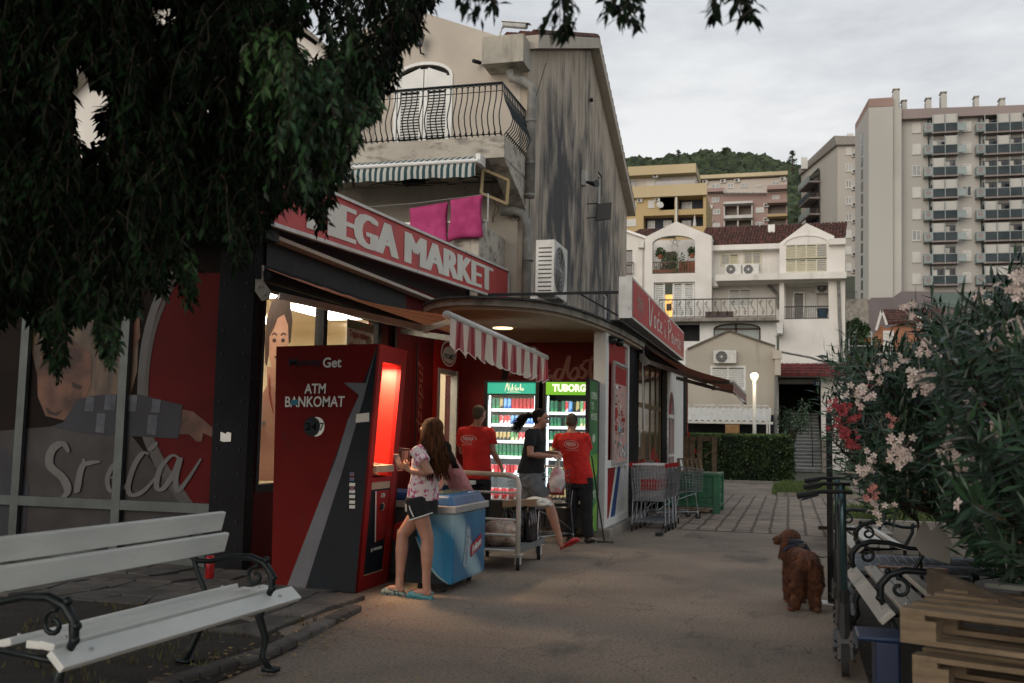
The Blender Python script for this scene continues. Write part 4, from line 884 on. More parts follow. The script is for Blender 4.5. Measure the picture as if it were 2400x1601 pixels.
# vines on the soffit and lamp below the balcony
mb = MB(); r_ = random.Random(11)
for k in range(26):
    p = V((r_.uniform(-8.2, -4.9), r_.uniform(16.0, 17.4), 6.105)); a = r_.uniform(0, 2*PI); pts = [p]
    for _ in range(10): a += r_.uniform(-.7, .7); p = p+V((math.cos(a), math.sin(a)*.6, 0))*.13; p.y = min(max(p.y, 15.95), 17.45); p.x = min(p.x, -4.75); pts.append(p)
    mb.tube(pts, .007, 4)
for k in range(8):
    p = V((r_.uniform(-6, -4.75), 17.47, 6.05)); pts = [p]
    for _ in range(7): p = p+V((r_.uniform(-.12, .12), 0, -.1)); p.x = min(p.x, -4.72); pts.append(p)
    mb.tube(pts, .005, 4)
mb.build('dry_vine', mat('dry vine', (.03, .018, .012)), ba)
mb = MB(); mb.box(-6.9, -6.5, 16.9, 17.05, 6.02, 6.119); mb.build('soffit_lamp', M['dark'], ba)
# terrace parapet under the balcony
mb = MB(); mb.box(-8.5, -5.21, 15.92, 16.05, 3.9, 4.85); mb.box(-5.2, -5.06, 15.9, 17.49, 3.3, 5.02); mb.box(-8.6, -5.21, 16.051, 17.49, 3.3, 3.95)
mb.build('terrace_parapet', m_bal, AH)
mb = MB()
for k in range(24): mb.box(-6.6+k*.07, -6.56+k*.07, 15.96, 15.99, 4.85, 5.02)
mb.box(-6.62, -4.95, 15.94, 16.0, 5.02, 5.06); mb.build('terrace_railing', M['alu'], AH)
# downpipe
m_pipe = mat('grey drain pipe', (.24, .235, .21), (.15, .15, .14), 6, .7, dirt=(.06, .055, .05), dsc=5, dst=(1, 1, .4), dth=(.5, .75))
mb = MB(); mb.tube([(-4.95, 17.2, 8.15), (-4.92, 17.25, 8.0), (-4.72, 17.3, 7.95), (-4.56, 17.34, 7.85), (-4.56, 17.36, 7.6), (-4.56, 17.36, 5.75)], .085, 12)
mb.tube([(-5.1, 17.3, 5.5), (-4.85, 17.32, 5.52), (-4.68, 17.34, 5.45), (-4.60, 17.36, 5.2), (-4.60, 17.36, 3.2)], .085, 12)
for z in (7.2, 6.4, 5.8, 4.6): mb.disc((-4.57, 17.36, z), (0, 0, 1), .1, .05, 12)
mb.build('downpipe', m_pipe, AH, smooth=True)
mb = MB(); mb.tube([(XS+.24, 17.9, 8.5), (XS+.05, 17.7, 7.6), (XS+.03, 17.6, 5), (XS+.03, 17.6, 3.2)], .008, 4); mb.tube([(XS+.02, 23.3, 9.6), (XS+.1, 23.3, 9.62)], .05, 8); mb.build('cable', M['blackpl'], AH)
# hanging bits as things of their own
WL = thing('wall_lantern', 'black lantern on the cream facade above the arched shutters', 'lantern', (-6.78, 17.3, 8.7))
mb = MB(); mb.tube([(-6.78, 17.49, 8.72), (-6.78, 17.35, 8.68), (-6.78, 17.28, 8.8)], .018, 6); mb.cyl((-6.78, 17.28, 8.79), .05, .03, 6); mb.tube([(-6.78, 17.28, 9.02), (-6.78, 17.28, 9.12)], [.11, .01], 6); mb.build('bracket', M['iron'], WL)
mb = MB(); mb.tube([(-6.78, 17.28, 8.82), (-6.78, 17.28, 9.02)], [.055, .10], 6); mb.build('glass_cage', mat('smoky glass', (.08, .08, .08), None, 3, .2), WL)
SCm = thing('security_camera', 'grey bullet camera on top of the eaves block', 'camera', (-4.8, 17.0, 8.75))
mb = MB(); mb.tube([(-5.0, 16.9, 8.90), (-4.55, 16.85, 8.80)], .055, 10); mb.bar((-5.03, 16.9, 8.955), (-4.48, 16.85, 8.84), .13, .012); mb.build('body', M['alu'], SCm); mb = MB(); mb.tube([(-5.1, 16.98, 8.72), (-5.05, 16.95, 8.85), (-4.95, 16.9, 8.87)], .018, 6); mb.build('bracket', M['alu'], SCm); mb = MB(); mb.disc((-4.54, 16.85, 8.80), (1, -.1, -.2), .045, .01, 10); mb.build('lens', M['glassdark'], SCm)
s2 = thing('security_camera', 'small dark camera on the facade left of the eaves block', 'camera', (-5.6, 17.3, 8.4)); mb = MB(); mb.tube([(-5.6, 17.42, 8.42), (-5.68, 17.25, 8.40)], .04, 8); mb.bar((-5.5, 17.49, 8.42), (-5.6, 17.42, 8.42), .02, .02); mb.build('body', M['dark'], s2)
GA = thing('awning', 'rolled up green and white striped awning under the balcony edge', 'awning', (-6.5, 15.8, 6.1))
m_gs = stripes('green white canvas', [(.55, .56, .52), (.03, .075, .085)], .11, 'X')
mb = MB(); k = 90; vs = []
for j in range(k+1):
    x = -8.9+3.85*j/k; s_ = .025*math.sin(x*16)+.02*math.sin(x*5)
    for (y, z) in ((15.9, 6.16), (15.72, 6.08), (15.60, 5.98), (15.56+s_*.4, 5.86), (15.57+s_*.8, 5.72+s_*.6)): vs.append((x, y, z))
mb.add(vs, [(j*5+i, j*5+i+1, (j+1)*5+i+1, (j+1)*5+i) for j in range(k) for i in range(4)]); mb.build('fabric', m_gs, GA, smooth=True)
mb = MB(); mb.tube([(-8.92, 15.59, 5.99), (-5.0, 15.59, 5.99)], .035, 10); mb.box(-5.06, -4.98, 15.62, 15.92, 5.95, 6.12); mb.build('front_bar', M['whiteclean'], GA)
m_tw = mat('magenta towel', (.46, .055, .18), (.34, .03, .12), 5, .95, bump=.4, bsc=90)
def towel(lab, x0, x1, zt, zl, zr, Y):
    mb = MB(); n, k = 14, 10; f = lambda u, v: (x0+(x1-x0)*u+.02*math.sin(v*5+u*3), Y-.03-.025*math.sin(u*9+1)*v-.01*math.sin(v*11), (zt[0]*(1-u)+zt[1]*u)-v*((zt[0]*(1-u)+zt[1]*u)-(zl*(1-u)+zr*u+.03*math.sin(u*5))))
    vs = [f(i/n, j/k) for i in range(n+1) for j in range(k+1)]; mb.add(vs, [(i*(k+1)+j, (i+1)*(k+1)+j, (i+1)*(k+1)+j+1, i*(k+1)+j+1) for i in range(n) for j in range(k)])
    mb.add([(x, y+.06, z) if z > zt[0]-.15 else (x, y+.05, z) for x, y, z in vs], [(i*(k+1)+j+1, (i+1)*(k+1)+j+1, (i+1)*(k+1)+j, i*(k+1)+j) for i in range(n) for j in range(k)])
    o = mb.build('towel', m_tw, None, smooth=True); tag(o, lab, 'towel', 'magenta towels on the terrace railing'); s_ = o.modifiers.new('s', 'SOLIDIFY'); s_.thickness = .012
a = yp(962, 490, 15.9); b_ = yp(1050, 477, 15.9); c1 = yp(1057, 470, 15.8); c2_ = yp(1130, 458, 15.8)
towel('pink towel hanging left, partly behind the red shop sign', a.x, b_.x, (a.z, b_.z+.02), a.z-.75, b_.z-.85, 15.9)
towel('pink towel hanging right, nearest the drain pipe', c1.x, c2_.x, (c1.z, c2_.z), c1.z-.72, c2_.z-.68, 15.8)
CL = thing('clothes_line', 'thin washing line rack between terrace posts', 'washing line', (-6, 15.85, 5.3)); mb = MB(); mb.tube([(-8.5, 15.86, a.z+.02), (-6.2, 15.86, b_.z+.02), (-4.9, 15.8, c2_.z+.02)], .006, 5); mb.tube([(-4.9, 15.86, 5.0), (-4.9, 15.86, c2_.z+.04)], .015, 6); mb.build('line', M['alu'], CL)
WF = thing('hanging_frame', 'weathered yellow wooden box frame hanging at the balcony corner', 'frame', (-4.9, 16.3, 5.7))
mb = MB(); o_ = V((-5.05, 16.0, 5.95)); u_, v_ = V((.36, .35, -.12)), V((-.02, 0, -.42))
P4 = [o_, o_+u_, o_+u_+v_, o_+v_]
for i in range(4): mb.bar(P4[i], P4[(i+1) % 4], .05, .03, up=(.5, -.5, 0))
mb.build('frame', mat('yellowed wood', (.36, .27, .14)), WF)
# small projector lamps and air conditioner on the side wall
def flood(lab, y, z):
    T_ = thing('floodlight', lab, 'lamp', (XS, y, z)); mb = MB(); mb.tube([(XS, y, z), (XS+.28, y, z), (XS+.28, y, z-.05)], .015, 6); mb.tube([(XS, y, z-.35), (XS+.25, y, z-.33)], .012, 5); mb.build('bracket', M['dark'], T_)
    mb = MB(); mb.obox((XS+.42, y-.05, z-.22), (.17, .03, .02), (-.02, .05, .0), (.01, 0, .20)); mb.build('housing', M['blackpl'], T_)
flood('black floodlight on a bracket on the stained wall', 23.2, 7.0)
T_ = thing('wall_spotlight', 'small round spotlight above the floodlight on the stained wall', 'lamp', (XS, 22.6, 7.5)); mb = MB(); mb.box(XS, XS+.1, 22.5, 22.7, 7.3, 7.65); mb.build('box', M['alu'], T_); mb = MB(); mb.tube([(XS+.05, 22.6, 7.4), (XS+.3, 22.5, 7.3), (XS+.38, 22.45, 7.3)], [.02, .06, .09], 10); mb.build('lamp_head', M['blackpl'], T_)
def acunit(name_label, loc, rz, group=None, w_=.82, h_=.58, d_=.30, slots=True):
    """outdoor unit, fan side towards -Y, base centre at origin"""
    T_ = thing('air_conditioner', name_label, 'air conditioner', (0, 0, 0), group)
    mb = MB(); mb.box(-w_/2, w_/2, -d_/2, d_/2, .04, h_); bd = bevel(mb.build('casing', M['metalwhite'], T_), .012, 2)
    mb = MB(); mb.disc((-w_*.14, -d_/2-.006, h_*.52), (0, 1, 0), h_*.40, .012, 28); mb.build('fan_opening', M['blackpl'], T_)
    mb = MB()
    for r in (.1, .18, .26, .34, .41): mb.tube([(-w_*.14+h_*r*math.cos(t*PI/14), -d_/2-.016, h_*.52+h_*r*math.sin(t*PI/14)) for t in range(29)], .0045, 4, cap=False)
    for t in range(8): mb.bar((-w_*.14+.03*math.cos(t*PI/4), -d_/2-.018, h_*.52+.03*math.sin(t*PI/4)), (-w_*.14+h_*.41*math.cos(t*PI/4), -d_/2-.018, h_*.52+h_*.41*math.sin(t*PI/4)), .008, .004, up=(0, 1, 0))
    mb.disc((-w_*.14, -d_/2-.02, h_*.52), (0, 1, 0), .04, .01, 12); mb.build('fan_grille', M['alu'], T_)
    if slots:
        mb = MB()
        for k in range(11): z = .1+k*(h_-.18)/11
        for k in range(11): z = .1+k*(h_-.18)/11; mb.box(-w_/2-.004, -w_/2+.01, -d_/2+.05, d_/2-.05, z, z+.022)
        mb.build('side_slots', M['blackpl'], T_)
    for sx_ in (-1, 1): mb = MB(); mb.box(sx_*w_*.32-.02, sx_*w_*.32+.02, -d_/2, d_/2+.12, 0, .04); mb.build('foot', M['alu'], T_)
    T_.location = V(loc); T_.rotation_euler = (0, 0, rz); return T_
p = yp(1292, 706, 16.6)
ACB = acunit('large grey white air conditioner with a slotted side standing on the canopy roof', (p.x, 16.6, p.z), PI/2, w_=1.0, h_=.98, d_=.33)
# left neighbour behind the tree
NH = thing('neighbour_house', 'pale house wall glimpsed through the tree at upper left', 'house', (-12, 19, 0))
a = yp(700, 80, 19.5); b_ = yp(765, 123, 19.5)
mb = MB(); mb.panel(frY(19.5), [(-17.2, 0), (b_.x, 0), (b_.x, b_.z), (a.x-2, a.z+1.9), (-13.2, a.z+1.9), (-17.2, 8.6)], [rc(-13.6, -12.6, 6.5, 8.2), rc(-11.5, -10.6, 6.5, 8.2)], .2); mb.box(-15.0, -14.9, 18.9, 19.5, 3.4, 9.5)
mb.build('wall', M['white'], NH)
mb = MB(); mb.bar((b_.x+.1, 19.3, b_.z), (a.x-2, 19.3, a.z+1.95), .4, .12); mb.bar((-17.3, 19.3, 8.6), (-13.2, 19.3, a.z+1.95), .4, .12); mb.build('roof_edge', M['conc'], NH)
for x0 in (-13.6, -11.5):
    mb = MB(); mb.panel(frY(19.55), rc(x0, x0+1, 6.5, 8.2), [rc(x0+.06, x0+.47, 6.56, 8.14), rc(x0+.53, x0+.92, 6.56, 8.14)], .05); f_ = mb.build('window', M['whiteclean'], NH); mb = MB(); mb.box(x0, x0+.98, 19.62, 19.63, 6.5, 8.2); mb.build('pane', M['glassdark'], f_)
mb = MB(); mb.tube([(-14.2, 19.4, 9), (-14.2, 19.4, 3.5)], .06, 8); mb.build('downpipe', M['alu'], NH)
# ------------------------------------------------------------------ middle distance: white house group
def P2(px, py, Y): p = yp(px, py, Y); return (p.x, p.z)
def rcp(x0, y0, x1, y1, Y): a = rect(x0, y0, x1, y1, Y); return rc(*a)
m_sh = mat('cream shutter', (.60, .56, .42), (.52, .48, .36), 3, .6)
M['shgap'] = mat('painted shadow gap', (.10, .095, .08))  # dark backing colour stands in for the shade between shutter slats
m_rail = mat('dark railing', (.035, .035, .038), None, 8, .5, metal=.4)
m_brown = mat('brown joinery', (.07, .035, .02), (.04, .02, .012), 4, .5)
m_curt = mat('curtain', (.45, .50, .47), (.3, .34, .33), 6, .8, stretch=(6, 1, .2))
def shutterwin(par, x0, y0, x1, y1, Y, leaves, m, open_=(), gap=.03, name='window'):
    a, b, c, d = rect(x0, y0, x1, y1, Y); w_ = (b-a)/leaves
    mb = MB(); mb.panel(frY(Y-.04), rc(a-.05, b+.05, c-.05, d+.05), [rc(a+w_*i+.03, a+w_*(i+1)-.03, c+.04, d-.04) for i in range(leaves)], .05); f_ = mb.build(name, m, par)
    for i in range(leaves):
        mb = MB(); xa, xb = a+w_*i+.03, a+w_*(i+1)-.03
        if i in open_: mb.quad((xa, Y-.01, c+.04), (xb, Y-.01, c+.04), (xb, Y-.01, d-.04), (xa, Y-.01, d-.04)); mb.build('pane', M['glassdark'], f_); k = int((d-c)/.13); mb = MB()
        else: k = max(3, int((d-c)/.10)); mb.box(xa, xb, Y-.008, Y-.004, c+.04, d-.04)
        for j in range(k): z = c+.06+(d-c-.12)*j/k; 0 if i in open_ else setattr(mb, 'mi', 1); mb.obox(((xa+xb)/2, Y-.02, z+.02), ((xb-xa)/2, 0, 0), (0, .012, .012), (0, -.014 if i not in open_ else -.006, .026 if i not in open_ else .010))
        mb.m = [1-x if i not in open_ else x for x in mb.m]; mb.build('shutter', [m, M['shgap']], f_)
    return f_
HW = thing('white_house', 'long white three storey house with arched loggia, brown tiled roof and scrolled balcony', 'house', (-2, 53, 0))
YA, YM, YB = 52.0, 53.2, 52.0
fr = lambda Y: frY(Y)
# gable wing with loggia
mb = MB(); o_ = [P2(1512, 760, YA), P2(1668, 760, YA), P2(1668, 553, YA), P2(1585, 519, YA), P2(1512, 556, YA)]
a = rect(1529, 570, 1629, 641, YA); b_ = rect(1529, 552, 1629, 641, YA); c_ = rect(1532, 661, 1628, 744, YA)
mb.panel(fr(YA), o_, [arch(a[0], a[1], a[2], a[3], b_[3]), rc(*c_)], .35)
x0, x1 = o_[0][0], o_[1][0]; mb.quad((x1, YA, 0), (x1, YA+8, 0), (x1, YA+8, o_[2][1]), (x1, YA, o_[2][1]))
mb.panel(fr(YA+2.2), rc(a[0]-.3, a[1]+.3, a[2]-.2, b_[3]+.2), (), .1); mb.box(a[0]-.3, a[1]+.3, YA+.36, YA+2.2, a[2]-.15, a[2]-.02)
mb.build('gable_wing', M['white'], HW)
mb = MB(); e1 = rect(1551, 590, 1584, 640, YA+2.1); mb.box(e1[0], e1[1], YA+2.1, YA+2.19, e1[2], e1[3]); mb.build('loggia_door', m_brown, HW)
mb = MB(); e1 = rect(1590, 592, 1612, 620, YA+2.1); mb.box(e1[0], e1[1], YA+2.14, YA+2.19, e1[2], e1[3]); mb.build('loggia_window', M['whiteclean'], HW)
def railing(par, x0, x1, z0, z1, Y, n, m, name='railing', scroll=False):
    mb = MB(); mb.box(x0, x1, Y-.03, Y+.03, z1-.06, z1); mb.box(x0, x1, Y-.02, Y+.02, z0+.03, z0+.07)
    for k in range(n+1):
        x = x0+(x1-x0)*k/n
        mb.box(x-.012, x+.012, Y-.012, Y+.012, z0, z1)
        if scroll and k < n:
            xm = x+(x1-x0)/n/2; h = z1-z0; pts = [(xm+.09*math.sin(t*2*PI/10)*(1 if 1 else 0), Y, z0+.1+(h-.2)*t/10) for t in range(11)]; mb.tube(pts, .012, 4)
            for s_, zc in ((1, z0+h*.25), (-1, z0+h*.75)): mb.tube([(xm+s_*.07+.07*math.cos(t*PI/4), Y, zc+.07*math.sin(t*PI/4)) for t in range(8)], .010, 4)
    return mb.build(name, m, par)
railing(HW, a[0], a[1], a[2]+.02, rect(1529, 612, 1629, 641, YA)[3], YA+.1, 22, m_brown)
# left sliver
mb = MB(); mb.panel(fr(YM), [P2(1462, 760, YM), P2(1513, 760, YM), P2(1513, 556, YM), P2(1462, 538, YM)], [rcp(1462, 586, 1482, 645, YM)], .3); lw = mb.build('left_wall', M['white'], HW)
mb = MB(); mb.bar(yp(1462, 539, YM-.1), yp(1516, 558, YM-.1), .25, .12); mb.build('eave', M['alu'], lw)
mb = MB(); e1 = rect(1460, 586, 1482, 645, YM+.3); mb.box(e1[0], e1[1], YM+.2, YM+.29, e1[2], e1[3]); mb.build('window', M['glassdark'], HW); railing(HW, *rect(1460, 618, 1486, 645, YM)[:2], rect(1460, 618, 1486, 645, YM)[2], rect(1460, 616, 1486, 645, YM)[3], YM-.2, 5, m_brown)
mb = MB(); e1 = rect(1497, 567, 1511, 583, YM); mb.box(e1[0], e1[1], YM-.35, YM, e1[2], e1[3]); e1 = rect(1503, 583, 1509, 745, YM); mb.box(e1[0], e1[0]+.08, YM-.1, YM, e1[2], e1[3]); mb.build('rain_head', M['white'], HW)
# doors under the loggia
e1 = rect(1560, 661, 1577, 744, YA+.5)
mb = MB(); mb.box(c_[0], e1[0], YA+.3, YA+.34, c_[2], c_[3]); mb.box(e1[1], c_[1], YA+.3, YA+.34, c_[2], c_[3]); mb.build('door_board', M['whiteclean'], HW)
mb = MB(); mb.box(e1[0]-.1, e1[1]+.1, YA+.8, YA+.84, c_[2], c_[3]-.55); mb.build('lit_room', mat('lamp lit room', (.8, .5, .2), (.7, .4, .15), 2, .8, emit=(1, .55, .16), es=.75), HW)
mb = MB(); e2 = rect(1562, 712, 1574, 728, YA+.7); mb.box(e2[0], e2[1], YA+.7, YA+.73, e2[2], e2[3]); mb.build('picture', m_brown, HW)
for (p0, p1, op) in ((1534, 1558, 0), (1577, 1601, 0), (1602, 1627, None)):
    shutterwin(HW, p0+2, 664, p1-2, 742, YA+.25, 1, M['whiteclean'], name='shutter_door')
# mid part
mb = MB(); mb.panel(fr(YM), [P2(1662, 750, YM), P2(1842, 750, YM), P2(1842, 578, YM), P2(1662, 578, YM)], (), .3); mb.build('middle_wall', M['whiteclean'] if 0 else M['white'], HW)
# roof tiles: rows of round tiles on a slope
def tiled(par, pl, pr, ptl, ptr, nx, ny, name='tiled_roof', r=.1):
    mb = MB(); rr = random.Random(4)
    pl, pr, ptl, ptr = V(pl), V(pr), V(ptl), V(ptr)
    mb.quad(pl, pr, ptr, ptl)
    for i in range(nx):
        u = (i+.5)/nx; A = pl.lerp(pr, u); B_2 = ptl.lerp(ptr, u)
        for j in range(ny):
            p, q_ = A.lerp(B_2, j/ny), A.lerp(B_2, (j+1.1)/ny); nz_ = V((rr.uniform(-.02, .02), 0, .05+rr.uniform(-.01, .01)))
            mb.tube([p+nz_+V((0, 0, .03)), q_+nz_-V((0, 0, .01))], [r, r*.8], 6)
    return mb.build(name, M['tile'], par)
a1 = rect(1655, 540, 1850, 577, YM); tl = yp(1662, 537, YM+3.6); tr = yp(1985, 524, YM+3.6)
tiled(HW, (a1[0]-.3, YM-.3, a1[2]), (yp(1980, 560, YM).x, YM-.3, a1[2]+.1), (tl.x-.2, YM+3.6, tl.z), (tr.x, YM+3.6, tr.z), 46, 9)
tiled(HW, (yp(1462, 560, YM).x, YM+.6, yp(1490, 556, YM).z), (yp(1512, 560, YM).x, YM+.6, yp(1490, 556, YM).z), (yp(1480, 545, YM).x, YM+3, yp(1500, 541, YM+3).z), (yp(1530, 545, YM).x, YM+3, yp(1500, 541, YM+3).z), 6, 5)
mb = MB(); g = rect(1675, 577, 1838, 589, YM); mb.box(g[0]-.1, g[1]+.3, YM-.55, YM-.001, g[2], g[3]); e1 = rect(1942, 562, 1981, 576, YB); mb.box(e1[0], e1[1], YB-.4, YB, e1[2], e1[3]); mb.build('gutter', M['white'], HW)
mb = MB(); e1 = rect(1800, 528, 1816, 545, YM+2); mb.box(e1[0], e1[1], YM+1.8, YM+2.2, e1[2]-.4, e1[3]); mb.build('chimney', M['alu'], HW)
# right gable part with loggia below
mb = MB(); L_ = rect(1838, 661, 1942, 748, YB)
mb.panel(fr(YB), [P2(1826, 900, YB), P2(1981, 900, YB), P2(1981, 573, YB), P2(1956, 573, YB), P2(1955, 553, YB), P2(1890, 523, YB), P2(1827, 570, YB)], [rc(*L_), rcp(1842, 573, 1938, 638, YB)], .25)
mb.quad((P2(1981, 573, YB)[0], YB, 0), (P2(1981, 573, YB)[0], YB+8, 0), (P2(1981, 573, YB)[0], YB+8, 12), (P2(1981, 573, YB)[0], YB, 11))
mb.panel(fr(YB+2), rc(L_[0]-.2, L_[1]+.2, L_[2]-.1, L_[3]+.2), (), .1); mb.box(L_[0]-.1, L_[1]+.1, YB+.26, YB+2, L_[2]-.14, L_[2]-.02); mb.box(L_[0]-.1, L_[1]+.1, YB+.26, YB+2, L_[3]+.02, L_[3]+.1)
mb.build('right_wing', M['white'], HW)
mb = MB(); e1 = rect(1838, 552, 1942, 572, YB); pts = [((e1[0]+e1[1])/2+(e1[1]-e1[0])/2*math.cos(PI*t/14), YB-.03, e1[2]+(e1[3]-e1[2])*math.sin(PI*t/14)) for t in range(15)]; mb.tube(pts, .05, 5); mb.build('arch_trim', M['white'], HW)
shutterwin(HW, 1842, 573, 1938, 606, YB+.05, 4, m_sh, (3,)); shutterwin(HW, 1842, 608, 1938, 638, YB+.05, 4, m_sh, (3,))
shutterwin(HW, 1691, 596, 1730, 621, YM, 2, m_sh, (0,)); shutterwin(HW, 1744, 593, 1783, 619, YM, 2, m_sh, (0, 1))
shutterwin(HW, 1709, 679, 1759, 719, YM, 2, M['whiteclean'], ())
mb = MB(); s_ = rect(1680, 645, 1982, 660, YA); mb.box(s_[0], s_[1], YA-.7, YM-.002, s_[2], s_[3]); mb.build('band_slab', M['white'], HW)
for pts, r_ in ((((1800, 660), (1803, 670), (1822, 690), (1824, 722)), .09), (((1965, 660), (1968, 750), (1974, 860)), .08)): mb = MB(); mb.tube([yp(a_, b2, YM-.15 if pts[0][0] < 1900 else YB-.1) for a_, b2 in pts], r_, 8); mb.build('downpipe', m_pipe, HW)
shutterwin(HW, 1860, 686, 1884, 748, YB+1.95, 1, M['alu'], (), name='loggia_door'); mb = MB(); e1 = rect(1890, 686, 1915, 748, YB+1.9); mb.box(e1[0], e1[1], YB+1.93, YB+1.99, e1[2], e1[3]); mb.build('loggia_window', M['whiteclean'], HW)
railing(HW, L_[0], L_[1], L_[2], rect(1838, 717, 1942, 748, YB)[3], YB+.05, 24, m_rail)
# balcony with scrolled railing and the white front below it
bz = rect(1572, 744, 1820, 752, 51.0); mb = MB(); mb.box(rect(1545, 744, 1560, 752, 51)[0], bz[1], 51.0, YM, bz[2], bz[3]); sb = mb.build('balcony_slab', M['conc'], HW)
railing(sb, yp(1545, 720, 51).x, yp(1818, 720, 51).x, bz[3], rect(1600, 699, 1800, 745, 51)[3], 51.05, 13, m_rail, scroll=True)
mb = MB(); e1 = rect(1672, 770, 1783, 830, 51.8); e2 = rect(1672, 757, 1783, 830, 51.8)
mb.panel(fr(51.8), [P2(1560, 1000, 51.8), P2(1820, 1000, 51.8), P2(1820, 752, 51.8), P2(1560, 752, 51.8)], [arch(e1[0], e1[1], e1[2], e1[3], e2[3]), rcp(1580, 757, 1640, 800, 51.8)], .25); mb.build('lower_wall', M['whiteclean'], HW)
mb = MB()
for px in (1672, 1725, 1781): x = yp(px, 790, 52).x; mb.box(x-.05, x+.05, 51.95, 52.02, e1[2], e2[3])
mb.tube([((e1[0]+e1[1])/2+(e1[1]-e1[0])/2*math.cos(PI*t/14), 51.95, e1[3]+(e2[3]-e1[3])*math.sin(PI*t/14)) for t in range(15)], .06, 5); mb.box(e1[0], e1[1], 51.95, 52.02, e1[3]-.05, e1[3]+.05)
aw_ = mb.build('arched_window', m_brown, HW); mb = MB(); mb.quad((e1[0], 52.03, e1[2]), (e1[1], 52.03, e1[2]), (e1[1], 52.03, e2[3]), (e1[0], 52.03, e2[3])); mb.build('pane', m_curt, aw_)
mb = MB(); e3 = rect(1580, 757, 1640, 800, 52.3); mb.box(e3[0]-.2, e3[1]+.2, 52.6, 52.7, e3[2]-.2, e3[3]+.2); mb.build('dark_porch', M['dark'], HW)
# things hung on the house
def acp(px, py, Y, lab, w_=.85, rz=0, grp=None):
    p = yp(px, py, Y); return acunit(lab, (p.x, Y-.22, p.z-.3), rz, grp, w_=w_, slots=False)
acp(1719, 634, YM, 'left air conditioner of the pair under the shuttered windows of the white house', grp='air conditioners on the white house')
acp(1760, 634, YM, 'right air conditioner of the pair under the shuttered windows of the white house', grp='air conditioners on the white house')
acp(1931, 677, YB+1.9, 'air conditioner up inside the right loggia of the white house', grp='air conditioners on the white house')
acunit('air conditioner seen edge on beside the loggia wing of the white house', (yp(1670, 665, 52.6).x+.15, 52.9, yp(1670, 674, 52.6).z), PI/2, 'air conditioners on the white house', slots=False)
acunit('air conditioner seen edge on at the right end of the scrolled balcony', (yp(1828, 780, 51.5).x, 51.4, yp(1828, 786, 51.5).z), PI/2, 'air conditioners on the white house', slots=False)
def leafclump(c, r, n, s, seed=0, flat_=1.0):
    rr = random.Random(seed); mb = MB(); c = V(c); rx, ry, rz_ = r if isinstance(r, tuple) else (r, r, r)
    for _ in range(n):
        d = V((rr.gauss(0, 1), rr.gauss(0, 1), rr.gauss(0, 1))).normalized()*(rr.random()**.4); p = c+V((d.x*rx, d.y*ry, d.z*rz_))
        a = V((rr.uniform(-1, 1), rr.uniform(-1, 1), rr.uniform(-1, 1))).normalized(); b = a.cross(V((rr.random(), rr.random(), rr.random()+.1))).normalized(); k = s*rr.uniform(.6, 1.3)
        mb.quad(p-a*k, p+b*k*.5, p+a*k, p-b*k*.5)
    return mb
m_leaf = mat('leaf green', (.06, .11, .035), (.025, .055, .018), 2, .7, island=.5)
m_pot = mat('terracotta pot', (.30, .11, .05))
for i, (px, py, lab, sz) in enumerate(((1547, 596, 'hanging plant at left inside the arched loggia', .28), (1622, 594, 'hanging plant at right inside the arched loggia', .26), (1580, 625, 'large leafy potted plant in the middle of the loggia', .75))):
    p = yp(px, py, YA+.6); T_ = thing('potted_plant', lab, 'plant', p, 'plants in the loggia'); leafclump(p+V((0, 0, .1)), sz, 150 if sz < .5 else 320, .09, i).build('foliage', m_leaf, T_); mb = MB(); mb.tube([p-V((0, 0, sz*.5+.1)), p-V((0, 0, sz*.1))], [.10, .16], 8); mb.build('pot', m_pot, T_)
p = yp(1558, 636, YA+.3); T_ = thing('flower_box', 'box of pink and white flowers behind the loggia railing', 'flower box', p); mb = MB(); mb.box(p.x-.7, p.x+.7, YA+.2, YA+.42, p.z-.1, p.z+.08); mb.build('box', m_pot, T_)
leafclump(p+V((0, 0, .2)), (.7, .15, .2), 200, .05, 5).build('foliage', m_leaf, T_); leafclump(p+V((0, 0, .26)), (.7, .15, .18), 90, .035, 6).build('flowers', mat('pink petals', (.6, .3, .3), (.6, .5, .48), 20), T_)
p = yp(1612, 630, YA+1); T_ = thing('covered_table', 'small table under an orange striped cloth in the loggia', 'table', (p.x, YA+1, rect(1529, 570, 1629, 641, YA)[2])); mb = MB(); mb.box(p.x-.45, p.x+.45, YA+.7, YA+1.3, p.z-.4, p.z+.35); mb.build('cloth', stripes('orange cloth', [(.45, .18, .08), (.3, .1, .05)], .16, 'X'), T_)
p = yp(1582, 568, YA+.3); T_ = thing('star_ornament', 'wire star hanging under the loggia arch', 'ornament', p); mb = MB(); sp_ = [p+V((math.cos(PI/2+k*4*PI/5), 0, math.sin(PI/2+k*4*PI/5)))*.3 for k in range(6)]; mb.tube(sp_, .02, 4); mb.tube([p+V((0, 0, .3)), p+V((0, 0, .6))], .008, 4); mb.build('star', m_rail, T_)
p = yp(1686, 742, 51.3); T_ = thing('planter_box', 'small brown planter box on the scrolled balcony', 'planter', p); mb = MB(); mb.box(p.x-.7, p.x+.7, 51.2, 51.45, p.z-.05, p.z+.25); mb.build('box', m_brown, T_)
p = yp(1928, 742, YB+.5); T_ = thing('blue_bucket', 'blue plastic tub behind the railing of the right loggia', 'tub', p); mb = MB(); mb.tube([(p.x, YB+.5, p.z-.05), (p.x, YB+.5, p.z+.4)], [.22, .3], 12); mb.build('tub', mat('blue plastic', (.01, .07, .12)), T_)
